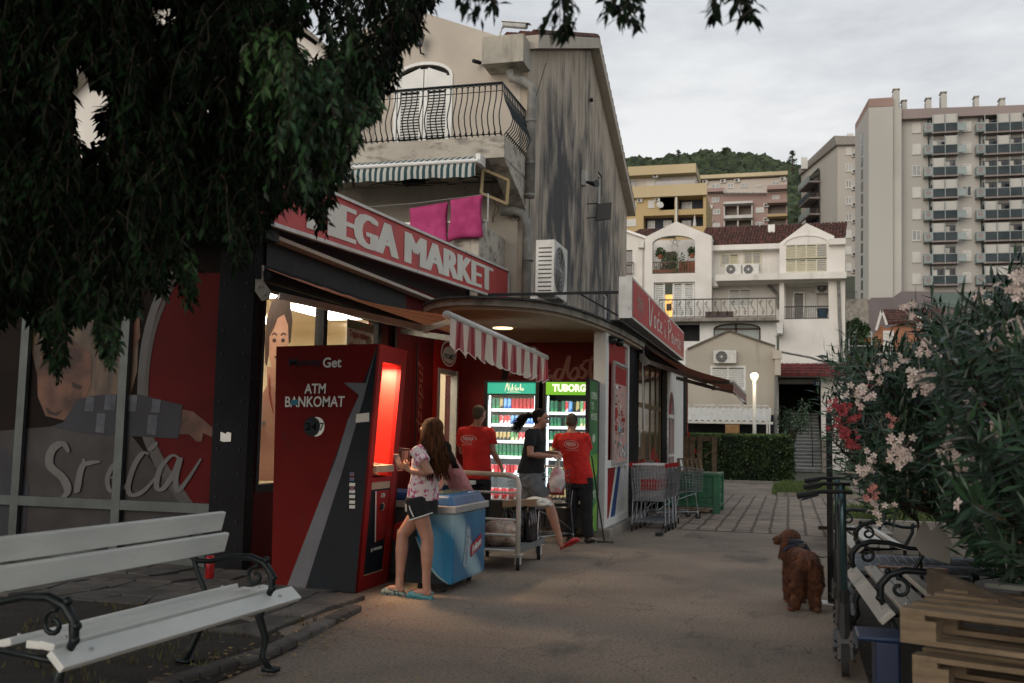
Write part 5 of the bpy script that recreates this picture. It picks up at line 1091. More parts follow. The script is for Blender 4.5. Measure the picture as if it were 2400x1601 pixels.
# ------------------------------------------------------------------ passage with stairs
PG = thing('stair_passage', 'dark covered passage under the white house with a red tiled canopy and pale side wall', 'passage', (.5, 50, 0))
YP = 50.0
mb = MB(); o1 = rect(1825, 884, 1912, 1105, YP)
mb.panel(fr(YP), [P2(1812, 1108, YP), P2(1990, 1108, YP), P2(1990, 868, YP), P2(1812, 868, YP)], [rc(o1[0], o1[1]+.25, .0, o1[3])], .3)
mb.build('front_wall', M['white'], PG)
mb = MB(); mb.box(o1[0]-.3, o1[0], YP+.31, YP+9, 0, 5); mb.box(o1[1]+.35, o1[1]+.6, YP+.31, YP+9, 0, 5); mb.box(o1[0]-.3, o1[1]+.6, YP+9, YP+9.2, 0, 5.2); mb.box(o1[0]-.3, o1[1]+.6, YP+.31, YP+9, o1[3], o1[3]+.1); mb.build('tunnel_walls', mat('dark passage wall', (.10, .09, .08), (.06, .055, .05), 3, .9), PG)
ra = rect(1822, 868, 1992, 884, 49.6); tiled(PG, (ra[0], 48.9, ra[2]), (ra[1], 48.9, ra[2]), (ra[0], 49.95, ra[3]+.25), (ra[1], 49.95, ra[3]+.25), 36, 4, 'tiled_canopy').data.materials[0] = mat('dark red tile', (.16, .03, .03), (.09, .02, .02), 5, .7, island=.3)
ST = thing('stone_stairs', 'pale stone stairs rising into the dark passage', 'stairs', (.7, 50, 0))
mb = MB(); n = 17
xa, xb = yp(1853, 1090, 49).x, yp(1925, 1090, 49).x
for k in range(n): mb.box(xa, xb, 48.2+k*.32, 48.2+(k+1)*.32+.003*k, 0 if k == 0 else .165*k-.06, .165*(k+1))
m_stair = mat('worn stair stone', (.20, .215, .22), (.14, .15, .155), 4, .85, dirt=(.12, .12, .12), dsc=4, dst=(1, 1, 1), dth=(.55, .8)); mb.build('steps', m_stair, ST); mb = MB()
for k in range(n): mb.box(xa+.01, xb-.01, 48.17+k*.32, 48.24+k*.32, .165*(k+1)+.002, .165*(k+1)+.04)
mb.build('nosing', mat('pale stair nosing', (.55, .55, .53)), ST)  # pale strips added to set the treads off from the darker risers
mb = MB(); mb.box(xb+.001, xb+.22, 47.9, 52, 0, 1.5); mb.build('cheek_wall', M['conc'], ST)
mb = MB(); mb.tube([(xb-.4, 48.4, .2), (xb-.4, 48.4, 1.1), (xb-.4, 53, 3.4)], .025, 6); mb.build('handrail', m_rail, ST)
p = yp(1916, 898, 49.9); T_ = thing('house_number_plate', 'small dark blue house number plate beside the passage', 'sign', p); q = Q((p.x-.16, 49.98, p.z-.12), (p.x+.16, 49.98, p.z-.12), (p.x+.16, 49.98, p.z+.12), (p.x-.16, 49.98, p.z+.12)); mb = MB(); boxq(mb, q, -.0 if 0 else .02); mb.build('plate', mat('navy plate', (.01, .05, .10)), T_); text('23', q, .25, .2, .75, .8).build('number', M['whiteclean'], T_)
qg = Q((yp(1930, 1080, YP-.01).x, YP-.01, .3), (yp(1962, 1080, YP-.01).x, YP-.01, .3), (yp(1962, 1080, YP-.01).x, YP-.01, 2.6), (yp(1930, 1080, YP-.01).x, YP-.01, 2.6))
mb = MB()
for i, cu in enumerate(((.2, .9, .25, .95, .5, .9, .3, .8, .6, .75), (.3, .7, .6, .68, .35, .6, .65, .55), (.5, .5, .3, .45, .6, .4, .4, .34), (.35, .28, .6, .25, .4, .15, .65, .1), (.8, .9, .7, .7, .85, .65, .75, .5))): q_ = [(cu[k], cu[k+1]) for k in range(0, len(cu), 2)]; qg.stroke(mb, q_, .018, .006, .3)
mb.build('graffiti', mat('red spray paint', (.35, .05, .05)), PG)
# ------------------------------------------------------------------ small gabled house
YH = 43.0
HS = thing('small_house', 'small cream gabled house with closed white shutters behind the hedge', 'house', (-2.4, 44, 0))
mb = MB(); mb.panel(fr(YH), [P2(1612, 1110, YH), P2(1817, 1110, YH), P2(1817, 812, YH), P2(1708, 776, YH), P2(1612, 816, YH), P2(1606, 822, YH)], [rcp(1667, 859, 1746, 913, YH)], .2)
xr = P2(1817, 812, YH)[0]; mb.quad((xr, YH, 0), (xr, YH+7, 0), (xr, YH+7, 5.2), (xr, YH, P2(1817, 812, YH)[1]))
mb.build('wall', mat('cream plaster', (.46, .42, .35), (.40, .36, .30), .7, .9, dirt=(.22, .2, .17), dsc=1.5, dst=(1, 1, .2), dth=(.6, .85)), HS)
mb = MB(); c1 = rect(1811, 822, 1832, 842, YH-.1); mb.box(c1[0], c1[1], YH-.35, YH-.01, c1[2], c1[3]); c1 = rect(1816, 842, 1830, 880, YH-.1); mb.box(c1[0], c1[1], YH-.3, YH-.01, c1[2], c1[3]-.001); mb.build('corbel', M['cream'], HS)
mb = MB(); mb.bar(yp(1611, 818, YH-.05), yp(1708, 775, YH-.05), .12, .07); mb.bar(yp(1708, 775, YH-.05), yp(1817, 811, YH-.05), .12, .07); mb.build('stained_coping', mat('mossy coping', (.16, .14, .11), (.08, .07, .06), 4, .9), HS)
shutterwin(HS, 1668, 860, 1745, 912, YH+.02, 2, M['whiteclean'], ())
mb = MB(); mb.tube([yp(1820, 845, YH-.1), yp(1816, 1100, YH-.1)], .06, 8); mb.build('downpipe', m_pipe, HS)
mb = MB(); mb.tube([yp(1825, 824, 47), yp(1900, 838, 48), yp(1972, 862, 49)], .05, 7); mb.build('sloping_pipe', m_pipe, HS)
acp(1700, 838, YH, 'single air conditioner on the gable of the small cream house', .95)
# lean-to and pergola
PR = thing('carport', 'white corrugated lean-to roof with thin posts in front of the small house', 'carport', (-3, 41, 0))
YR = 40.5
mb = MB(); r1 = rect(1560, 962, 1806, 986, YR); n = 70
vs = []
for k in range(n+1): x = r1[0]+(r1[1]-r1[0])*k/n; zz = .03*math.sin(k*1.57); vs += [(x, YR, r1[2]+zz), (x, YR+1.6, r1[3]+.15+zz)]
mb.add(vs, [(2*k, 2*k+2, 2*k+3, 2*k+1) for k in range(n)]); mb.build('corrugated_sheet', M['metalwhite'], PR)
mb = MB(); g = rect(1560, 987, 1812, 993, YR); mb.box(g[0], g[1], YR-.1, YR-.01, g[2], g[3]); g2 = rect(1560, 948, 1806, 951, YR); mb.box(g2[0], g2[1], YR+.0, YR+.04, g2[2], g2[3])
for px in (1620, 1680, 1740, 1803): x = yp(px, 960, YR).x; mb.box(x-.02, x+.02, YR, YR+.04, r1[2], g2[3])
for px in (1798, 1803.5): x = yp(px, 1000, YR).x; mb.box(x-.03, x+.03, YR-.12, YR-.06, 0, r1[3])
mb.build('frame', M['metalwhite'], PR)
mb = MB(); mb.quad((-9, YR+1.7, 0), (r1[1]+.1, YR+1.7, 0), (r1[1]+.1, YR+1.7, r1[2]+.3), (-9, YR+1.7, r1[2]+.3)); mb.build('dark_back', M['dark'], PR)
p = yp(1717, 1008, 40); T_ = thing('bamboo_blind', 'rolled bamboo blind hanging below the corrugated lean-to', 'blind', p); mb = MB(); b3 = rect(1700, 995, 1733, 1015, 40); 
for k in range(12): z = b3[2]+(b3[3]-b3[2])*k/12; mb.box(b3[0], b3[1], 39.98, 40.02, z, z+(b3[3]-b3[2])/14)
mb.build('slats', mat('bamboo', (.34, .20, .08), (.26, .14, .05), 9), T_)
# street lamp
p = yp(1768, 890, 38.0); SL = thing('street_lamp', 'lit street lamp with a white pole behind the hedge', 'street lamp', (p.x, 38, 0))
mb = MB(); mb.tube([(p.x, 38, 0), (p.x, 38, p.z)], [.075, .065], 10); mb.build('pole', M['metalwhite'], SL, smooth=True)
mb = MB(); mb.tube([(p.x, 38, p.z-.05), (p.x, 38, p.z+.08), (p.x, 38, p.z+.16)], [.07, .14, .15], 16); mb.build('shade', mat('glowing lamp globe', (.9, .85, .6), None, emit=(1, .86, .42), es=1.3), SL)
mb = MB(); mb.tube([(p.x, 38, p.z+.161), (p.x, 38, p.z+.24)], [.15, .10], 16); mb.build('lamp_top', mat('glowing lamp head', (1, .95, .8), None, emit=(1, .93, .72), es=3), SL)
la = bpy.data.lights.new('street lamp', 'POINT'); la.energy = 45; la.color = (1, .8, .5); la.shadow_soft_size = .2; lo_ = bpy.data.objects.new('street_lamp_light', la); C.objects.link(lo_); lo_.location = (p.x, 37.6, p.z+.35); adopt(lo_, SL)
# hedge: dense shell of leaf faces over a dark core
HG = thing('hedge', 'clipped dark green hedge in front of the small cream house', 'hedge', (-1.2, 36, 0))
rr = random.Random(6); mb = MB(); hx0, hx1, hy0, hy1, hz = -3.6, .05, 34.6, 36.6, 1.52
for _ in range(15000):
    f_ = rr.random()
    if f_ < .5: p = V((rr.uniform(hx0, hx1), hy0, rr.uniform(0, hz)))
    elif f_ < .8: p = V((rr.uniform(hx0, hx1), rr.uniform(hy0, hy1), hz))
    else: p = V((hx1, rr.uniform(hy0, hy1), rr.uniform(0, hz)))
    p += V((rr.gauss(0, .05), rr.gauss(0, .05), rr.gauss(0, .035)+.05*noise.noise(p*1.7)))
    a = V((rr.uniform(-1, 1), rr.uniform(-1, 1), rr.uniform(-1, 1))).normalized(); b = a.cross(V((rr.random(), .3, rr.random()))).normalized(); k = rr.uniform(.03, .06)
    mb.quad(p-a*k, p+b*k*.6, p+a*k, p-b*k*.6)
m_hedge = mat('hedge leaves', (.06, .10, .03), (.022, .045, .016), 2.5, .6, island=.6); mb.build('leaves', m_hedge, HG)
mb = MB()
for _ in range(2600):
    p = V((rr.uniform(hx0, hx1), rr.uniform(hy0, hy1), hz+rr.uniform(.0, .09))); a = V((rr.uniform(-.5, .5), rr.uniform(-.5, .5), 1)).normalized(); b = a.cross(V((rr.random(), .3, rr.random()))).normalized(); k = rr.uniform(.03, .05); mb.quad(p-a*k, p+b*k*.6, p+a*k, p-b*k*.6)
mb.build('new_growth', mat('fresh hedge tips', (.13, .19, .045), (.08, .13, .03), 3, .6, island=.4), HG)
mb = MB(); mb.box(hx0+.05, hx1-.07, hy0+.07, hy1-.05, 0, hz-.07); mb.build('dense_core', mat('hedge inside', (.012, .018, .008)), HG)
def smalltree(lab, base, h, r, n, s, seed, cat='tree', name='young_tree', m=None, grp=None):
    rr = random.Random(seed); T_ = thing(name, lab, cat, base, grp); b = V(base); mb = MB(); lf = MB()
    for k in range(7):
        a = rr.uniform(0, 2*PI); e = b+V((math.cos(a)*r[0]*.7, math.sin(a)*r[0]*.7, h*rr.uniform(.5, .95))); mid = b+V((0, 0, h*.35)); mb.tube([b, mid, mid.lerp(e, .5)+V((0, 0, .1*h)), e], [.05*h/3, .035*h/3, .02*h/3, .008*h/3], 6)
        lc = leafclump(e, (r[0]*.5, r[0]*.5, r[1]*.35), n//7, s, seed*10+k); merge(lf, lc)
    mb.build('trunk', M['bark'], T_); lf.build('crown', m or m_leaf, T_); return T_
M['bark'] = mat('bark', (.055, .04, .03), (.025, .018, .014), 12, .95, stretch=(1, 1, .3), bump=.6)
p = gp(1850, 1100); smalltree('slender young tree in front of the stone stairs', (yp(1855, 1000, 44).x, 44, 0), 3.1, (.75, 1.6), 900, .07, 3, m=mat('pale blue green leaves', (.08, .14, .08), (.03, .06, .035), 3, .6, island=.5))
smalltree('dark green bush beside the upper right corner of the white house', (yp(2000, 770, 60).x, 60, 6.6), 1.7, (.8, .9), 400, .14, 5, 'bush', 'bush')
# ------------------------------------------------------------------ far apartment blocks
def win2(par, Y, x0, y0, x1, y1, kind='w', m=None, proud=.06):
    """a real window: raised frame, leaf and pane. kinds: w two leaf, c closed roller, d dark"""
    a, b, c, d = rect(x0, y0, x1, y1, Y); mb = MB()
    if kind == 'c':
        mb.box(a, b, Y-proud, Y-.005, c, d); mb.box(a-.05, b+.05, Y-proud-.08, Y-.006, c-.08, c-.002); return mb.build('window', m or M['farwhite'], par)
    t = .08*max(1, Y/120); mb.panel(frY(Y-proud), rc(a, b, c, d), [rc(a+t, (a+b)/2-t*.6, c+t, d-t), rc((a+b)/2+t*.6, b-t, c+t, d-t)], proud-.005); mb.box(a-.05, b+.05, Y-proud-.08, Y-.006, c-.08, c-.002)
    f_ = mb.build('window', M['farwhite'], par); mb = MB(); mb.quad((a, Y-.02, c), (b, Y-.02, c), (b, Y-.02, d), (a, Y-.02, d)); mb.build('pane', M['glassdark'] if kind == 'd' else m_curtw, f_); return f_
M['farwhite'] = mat('far white joinery', (.58, .57, .53), (.48, .47, .44), .5, .7)
m_curtw = mat('curtained glass', (.30, .31, .31), (.18, .2, .21), .8, .3)
m_loggia = mat('dark blue loggia', (.035, .04, .055), (.022, .026, .036), .3, .9)
def acfar(par, Y, px, py, s=.8):
    p = yp(px, py, Y); mb = MB(); mb.box(p.x-s/2, p.x+s/2, Y-.35, Y-.03, p.z-s*.33, p.z+s*.33); o = mb.build('air_conditioner', M['farwhite'], par); mb = MB(); mb.disc((p.x-s*.12, Y-.36, p.z), (0, 1, 0), s*.26, .02, 12); mb.build('fan', M['blackpl'], o)
# yellow block
Y = 150.0; m_yel = mat('ochre render', (.46, .34, .17), (.42, .31, .155), .12, .9, det=3)
YBk = thing('yellow_apartment_block', 'ochre yellow apartment block with dark loggias below the wooded hill', 'apartment block', (-18, Y, thgt(0, 150)))
lo = [rcp(1547, 463, 1581, 492, Y), rcp(1588, 461, 1648, 490, Y), rcp(1508, 505, 1580, 560, Y), rcp(1588, 503, 1648, 531, Y)]
mb = MB(); mb.panel(frY(Y), rcp(1440, 464, 1655, 575, Y), lo, 2.2); s = rect(1655, 455, 1656, 575, Y); mb.quad((s[0], Y, s[2]), (s[0], Y+12, s[2]), (s[0], Y+12, s[3]), (s[0], Y, s[3])); mb.build('wall', m_yel, YBk)
mb = MB(); r_ = rect(1500, 455, 1655, 565, Y); mb.quad((r_[0], Y+2.2, r_[2]), (r_[1]-.1, Y+2.2, r_[2]), (r_[1]-.1, Y+2.2, r_[3]), (r_[0], Y+2.2, r_[3])); mb.build('loggia_back', m_loggia, YBk)
mb = MB(); r_ = rect(1440, 437, 1655, 464, Y); mb.box(r_[0], r_[1]+.2, Y-.8, Y-.01, r_[2], r_[3]); r_ = rect(1440, 391, 1632, 412, Y); mb.box(r_[0], r_[1], Y-.8, Y+8, r_[2], r_[3]); mb.build('parapet', mat('ochre parapet', (.50, .41, .25), (.46, .37, .22), .15, .9), YBk)
mb = MB(); r_ = rect(1440, 412, 1630, 437, Y); mb.quad((r_[0], Y+1.2, r_[2]), (r_[1], Y+1.2, r_[2]), (r_[1], Y+1.2, r_[3]), (r_[0], Y+1.2, r_[3])); mb.quad((r_[1], Y+1.2, r_[2]), (r_[1], Y+8, r_[2]), (r_[1], Y+8, r_[3]), (r_[1], Y+1.2, r_[3])); mb.build('upper_wall', mat('pale upper wall', (.55, .50, .44), None, .2, .9), YBk)
mb = MB(); r_ = rect(1583, 462, 1587, 531, Y-.5); mb.box(r_[0], r_[1], Y-.6, Y-.01, r_[2], r_[3]); mb.build('pier', M['farwhite'], YBk)
for a in ((1476, 424, 1495, 440, 'd'), (1515, 421, 1536, 440, 'c'), (1546, 419, 1575, 432, 'w'), (1588, 419, 1628, 431, 'w')): win2(YBk, Y+1.15, *a)
for a in ((1470, 472, 1491, 488, 'c'), (1519, 470, 1534, 487, 'c'), (1467, 514, 1491, 530, 'c')): win2(YBk, Y, *a)
for a in ((1550, 476, 1580, 491, 'w'), (1598, 474, 1622, 489, 'w'), (1518, 518, 1535, 535, 'w'), (1555, 517, 1574, 530, 'w'), (1598, 517, 1620, 530, 'd')): win2(YBk, Y+2.1, *a)
mb = MB(); r_ = rect(1537, 424, 1628, 433, Y+.2); mb.box(r_[0], r_[1], Y+.1, Y+.16, r_[2], r_[3]); mb.build('glass_railing', mat('far railing', (.35, .34, .33), None, 1, .4), YBk)
for a in ((1500, 471), (1541, 469), (1537, 413)): acfar(YBk, Y, *a)
mb = MB(); p = yp(1547, 480, Y-.6); mb.disc(p, (.4, -1, .3), .55, .06, 16); mb.build('satellite_dish', M['farwhite'], YBk)
mb = MB(); p = yp(1628, 515, Y+.2); mb.tube([p+V((0, 0, -1.4)), p+V((0, 0, -.9)), p+V((0, 0, .9))], [.03, .28, .04], 8); mb.build('closed_parasol', M['farwhite'], YBk)
# pink block
Y = 183.0; m_pk = mat('pink render', (.36, .25, .22), (.32, .22, .195), .1, .9, det=3); m_pu = mat('pale cream render', (.52, .46, .40), (.46, .41, .36), .1, .9, det=3)
PB = thing('pink_apartment_block', 'pink and cream apartment block with stacked balconies below the wooded hill', 'apartment block', (-7, Y, thgt(0, 183)))
ops = [rcp(1699, 482, 1727, 505, Y), rcp(1732, 481, 1761, 503, Y), rcp(1699, 515, 1727, 560, Y), rcp(1732, 514, 1761, 560, Y), rcp(1800, 508, 1842, 560, Y), rcp(1800, 477, 1842, 500, Y)]
mb = MB(); mb.panel(frY(Y), rcp(1655, 455, 1845, 570, Y), ops, 1.5); s = rect(1845, 420, 1846, 570, Y); mb.quad((s[0], Y, s[2]), (s[0], Y+12, s[2]), (s[0], Y+12, s[3]), (s[0], Y, s[3])); mb.build('wall', m_pk, PB)
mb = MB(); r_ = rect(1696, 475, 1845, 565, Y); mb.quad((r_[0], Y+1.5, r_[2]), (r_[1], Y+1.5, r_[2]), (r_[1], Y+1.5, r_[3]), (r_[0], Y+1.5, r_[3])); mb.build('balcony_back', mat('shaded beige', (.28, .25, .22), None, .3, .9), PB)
mb = MB(); mb.panel(frY(Y-.01), rcp(1650, 420, 1845, 455, Y), (), 1); mb.build('upper_wall', m_pu, PB)
mb = MB(); r_ = rect(1636, 409, 1846, 420, Y); mb.box(r_[0], r_[1], Y-1, Y+9, r_[2]+.2, r_[3]); mb.build('cornice', mat('cream cornice', (.55, .46, .30), None, .3, .9), PB)
def par_(x0, y0, x1, y1, m, nm='balcony_front'):
    r_ = rect(x0, y0, x1, y1, Y-1); mb = MB(); mb.box(r_[0], r_[1], Y-1.1, Y-.95, r_[2], r_[3]); mb.box(r_[0], r_[1], Y-1.1, Y-.02, r_[2]-.02, r_[2]+.2); mb.build(nm, m, PB)
for a in ((1656, 441, 1697, 452), (1798, 434, 1845, 446), (1798, 467, 1845, 478)): par_(*a, m_pk)
par_(1798, 502, 1845, 510, m_yel)
for a in ((1696, 472, 1764, 480), (1696, 504, 1764, 514)): par_(*a, M['farwhite'])
mb = MB()
for x in (1696, 1728, 1761): r_ = rect(x, 480, x+3, 560, Y-.5); mb.box(r_[0], r_[1], Y-.6, Y-.01, r_[2], r_[3])
mb.build('white_pier', M['farwhite'], PB)
mb = MB()
for k in range(17): r_ = rect(1696+k*6, 447, 1698.5+k*6, 452, Y-1.5); mb.box(r_[0], r_[1], Y-1.6, Y-.02, r_[2], r_[3])
mb.build('pergola_beams', M['farwhite'], PB)
for a in ((1668, 431, 1686, 442, 'w'), (1705, 430, 1720, 440, 'w'), (1737, 429, 1753, 439, 'w'), (1773, 433, 1787, 437, 'w'), (1810, 426, 1827, 435, 'w'), (1668, 463, 1686, 474, 'w') , (1671, 490, 1688, 502, 'w'), (1771, 486, 1791, 498, 'c'), (1670, 523, 1688, 536, 'c'), (1771, 520, 1791, 533, 'w'), (1810, 458, 1827, 467, 'w')): win2(PB, Y-.02, *a)
for a in ((1653, 427), (1695, 425), (1728, 424), (1664, 486), (1796, 482), (1664, 519), (1796, 515), (1835, 420)): acfar(PB, Y-.05, *a, 1.0)
# towers
def tower_base(px, Y): return (yp(px, 700, Y).x, Y, thgt(yp(px, 700, Y).x, Y))
Y = 124.0
T1 = thing('apartment_tower', 'tall beige apartment tower with glass sided balconies and roller blinds', 'apartment tower', tower_base(2200, Y))
m_tb = mat('beige tower render', (.42, .405, .37), (.385, .37, .34), .08, .9, det=4); m_tm = mat('mauve band', (.27, .225, .21), (.24, .20, .19), .2, .9); m_tb2 = mat('paler tower render', (.46, .445, .405), None, .1, .9)
def wl(mb, pts, Y_, d=6): mb.panel(frY(Y_), [P2(a, b, Y_) for a, b in pts], (), d)
mb = MB(); wl(mb, [(2112, 775), (2460, 775), (2460, 262), (2112, 277)], Y, 12); mb.build('main_wall', m_tb, T1)
mb = MB(); wl(mb, [(2112, 279), (2470, 262), (2470, 243), (2112, 256)], Y-1, 13); mb.build('roof_band', m_tm, T1)
mb = MB(); wl(mb, [(2093, 775), (2113, 775), (2113, 253), (2093, 253)], Y-1.5, 8); wl(mb, [(2093, 255), (2106, 255), (2106, 217), (2093, 217)], Y-1.51, 1.5); mb.build('duct_column', m_tb2, T1)
mb = MB(); wl(mb, [(2036, 775), (2093, 775), (2093, 249), (2036, 252)], Y-2, 8)
A3 = yp(2036, 775, Y-2); B3 = yp(2004, 775, Y+6); At = yp(2036, 250, Y-2); Bt = yp(2004, 307, Y+6)
mb.quad((B3.x, B3.y, B3.z), (A3.x, A3.y, A3.z), (At.x, At.y, At.z), (Bt.x, Bt.y, Bt.z)); mb.build('stair_tower', m_tb2 if 0 else m_tb, T1)
mb = MB(); wl(mb, [(2036, 251), (2093, 248), (2093, 228), (2036, 231.5)], Y-2.02, 8); C3 = yp(2036, 231.5, Y-2.02); D3 = yp(2004, 292, Y+6); mb.quad(D3-V((0, 0, 1.0)), V(At)+V((0, -.02, 0)), C3, D3); mb.build('roof_band', mat('clay band', (.32, .22, .185), None, .2, .9), T1)
mb = MB(); n = 14
for k in range(n):
    t = .55; p0 = B3.lerp(A3, .52); pt = Bt.lerp(At, .52); a = p0.lerp(pt, .13+k*.058); b = p0.lerp(pt, .13+k*.058+.045); d_ = (A3-B3).normalized(); nn = V((-.3, -1, 0)).normalized()*.08; mb.add([a-d_*.55+nn, a+d_*.55+nn, b+d_*.55+nn, b-d_*.55+nn], [(0, 1, 2, 3)])
mb.build('stair_window', mat('greenish stair glass', (.06, .10, .10), (.12, .14, .13), 1, .25), T1)
for (x0, x1, y0, y1, nm) in ((2092, 2107, 212, 218, 0), (2112, 2124, 238, 254, 1), (2168, 2181, 233, 250, 1), (2203, 2217, 219, 248, 1), (2281, 2292, 229, 242, 1), (2340, 2353, 234, 240, 1)):
    mb = MB(); r_ = rect(x0, y0, x1, y1, Y+2); mb.box(r_[0], r_[1], Y+1.2, Y+2.6, r_[2]-2.2, r_[3]-.35); mb.box(r_[0]+.15, r_[1]-.15, Y+1.4, Y+2.4, r_[3]-.35, r_[3]-.1); mb.box(r_[0]-.05, r_[1]+.05, Y+1.2, Y+2.6, r_[3]-.1, r_[3]); mb.build('chimney', m_tb2, T1)
rr = random.Random(21)
m_blind = mat('pale roller blind', (.45, .44, .41), (.40, .39, .36), .4, .7); m_parap = mat('dark balcony panel', (.045, .06, .068), (.025, .035, .04), .5, .6, spec=.2); m_gside = mat('frosted side glass', (.22, .28, .27), (.17, .22, .22), .5, .3); m_slabm = mat('balcony slab', (.26, .22, .21), None, .5, .9)
for k in range(8):
    y0 = 287+k*50.6
    win2(T1, Y-.01, 2138, y0+(0 if k else 0), 2158.5, y0+24, rr.choice('ccw'))
    win2(T1, Y-.01, 2256, y0-3, 2277, y0+21, rr.choice('ccw') if k != 3 else 'd')
    for (xa, xb, n_) in ((2182, 2240, 2), (2303, 2420, 4)):
        ub = 275+k*50.6-(2 if n_ == 4 else 0)
        r_ = rect(xa, ub, xb, ub+43, Y); bal = MB(); bal.box(r_[0]-.1, r_[1]+.1, Y-1.35, Y-.01, r_[2]-.05, r_[2]+.25); ob = bal.build('balcony', m_slabm, T1)
        mb = MB(); mb.quad((r_[0], Y-.012, r_[2]), (r_[1], Y-.012, r_[2]), (r_[1], Y-.012, r_[3]), (r_[0], Y-.012, r_[3])); mb.build('room_opening', M['glassdark'], ob)
        wd = (r_[1]-r_[0])/n_
        for i in range(n_):
            x0 = r_[0]+wd*i
            if rr.random() < (.75 if (k < 3 and n_ == 2) or k == 0 else .42):
                mb = MB(); mb.box(x0+.05, x0+wd-.05, Y-1.25, Y-1.2, r_[3]-1.45*rr.choice((1, 1, 1, .7)), r_[3]-.02); mb.build('blind', m_blind, ob)
            else:
                mb = MB(); mb.box(x0+.2, x0+wd*.5, Y-.08, Y-.02, r_[2]+.3, r_[2]+2.0); mb.build('balcony_door', M['farwhite'], ob)
        mb = MB(); mb.box(r_[0], r_[1], Y-1.42, Y-1.36, r_[2]+.15, r_[2]+1.05); mb.build('parapet', m_parap, ob)
        mb = MB()
        for i in range(n_+1): x0 = r_[0]+wd*i; mb.box(x0-.04, x0+.04, Y-1.46, Y-1.36, r_[2]-.1, r_[3])
        mb.box(r_[0]-1.2, r_[1]+(1.2 if n_ == 2 else 0), Y-1.47, Y-1.43, r_[2]+1.05, r_[2]+1.12); mb.build('railing', mat('thin grey rail', (.30, .33, .32)) if (k == 0 and n_ == 2) else bpy.data.materials['thin grey rail'], ob)
        r2 = rect(xa-19, ub+22, xa-.5, ub+42, Y); mb = MB(); mb.box(r2[0], r2[1], Y-1.4, Y-1.34, r2[2]+.1, r2[3]); mb.box(r2[0], r2[0]+.06, Y-1.34, Y-.02, r2[2]+.1, r2[3]); mb.box(r2[0], r2[1], Y-1.33, Y-.02, r2[2]-.05, r2[2]+.1)
        if n_ == 2: r3 = rect(xb+.5, ub+22, xb+20, ub+38, Y); mb.box(r3[0], r3[1], Y-1.4, Y-1.34, r3[2], r3[3])
        mb.build('glass_side', m_gside, ob); mb = MB(); mb.disc(((r2[0]+r2[1])/2, Y-1.42, (r2[2]+r2[3])/2), (0, 1, 0), .30, .02, 12); mb.build('fan', m_slabm, ob)
mb = MB()
for x in (2178, 2299): r_ = rect(x, 275, x+3, 690, Y-.3); mb.box(r_[0], r_[1], Y-.3, Y-.02, r_[2], r_[3])
mb.build('green_downpipe', mat('dark teal pipe', (.03, .05, .05)), T1)
# grey plinth and retaining wall under the tower
GW = thing('retaining_wall', 'dark grey stepped plinth below the beige tower', 'wall', tower_base(2100, 118))
mb = MB(); wl(mb, [(2008, 800), (2182, 800), (2182, 683), (2112, 683), (2093, 697), (2042, 698), (2008, 726)], 118, 5); wl(mb, [(2182, 800), (2470, 800), (2470, 684), (2182, 684)], 119.5, 3)
mb.build('wall', mat('grey purple render', (.16, .135, .135), None, .3, .9), GW)
mb = MB(); wl(mb, [(2184, 720), (2400, 716), (2400, 686), (2184, 686)], 119.4, .1); mb.build('shutter', mat('slatted teal shutter', (.10, .14, .13), None, 1, .6), GW)
# second tower, further back
Y = 163.0
T2 = thing('apartment_tower', 'paler apartment block with a sloping roof line standing left of the beige tower', 'apartment tower', tower_base(1960, Y))
A_ = {k: yp(1963, k, Y) for k in (330, 760)}; E_ = {k: yp(1878, k, Y+22) for k in (402, 760)}
mb = MB(); wl(mb, [(1963, 780), (2012, 780), (2012, 336), (1963, 333)], Y, 10); mb.quad(E_[760], A_[760], yp(1963, 333, Y), E_[402]); mb.build('wall', mat('light beige render', (.42, .40, .35), (.38, .355, .315), .08, .9), T2)
mb = MB(); r0, r1 = yp(1955, 318, Y-.8), yp(2012, 319, Y-.8); r2, r3 = yp(1872, 397, Y+21.5), yp(1960, 339, Y-.8); r4 = yp(2012, 338, Y-.8); r5 = yp(1872, 410, Y+21.5)
mb.quad(r3, r4, r1, r0); mb.quad(r5, r3, r0, r2); mb.quad(r5+V((.8, .3, 0)), r3+V((0, 1.5, 0)), r3, r5); mb.quad(r3+V((0, 1.5, 0)), r4+V((0, 1, 0)), r4, r3); mb.build('roof_band', mat('grey roof band', (.26, .235, .21)), T2)
mb = MB()
for px in (1885, 1992): p = yp(px, 330 if px > 1950 else 385, Y+3); mb.box(p.x-.5, p.x+.5, Y+2, Y+3, p.z-1, p.z+.9)
mb.build('chimney', M['farwhite'], T2)
for k in range(9):
    y0 = 345+k*38.8; win2(T2, Y-.01, 1982, y0, 1996, y0+18, 'cwdwdcccd'[k]); 
    if k < 8: acfar(T2, Y-.1, 2003, y0+19, .9)
dd = (A_[760]-E_[760]); dd.z = 0; dd.normalize(); nn = V((-dd.y, dd.x, 0))
if nn.y > 0: nn = -nn
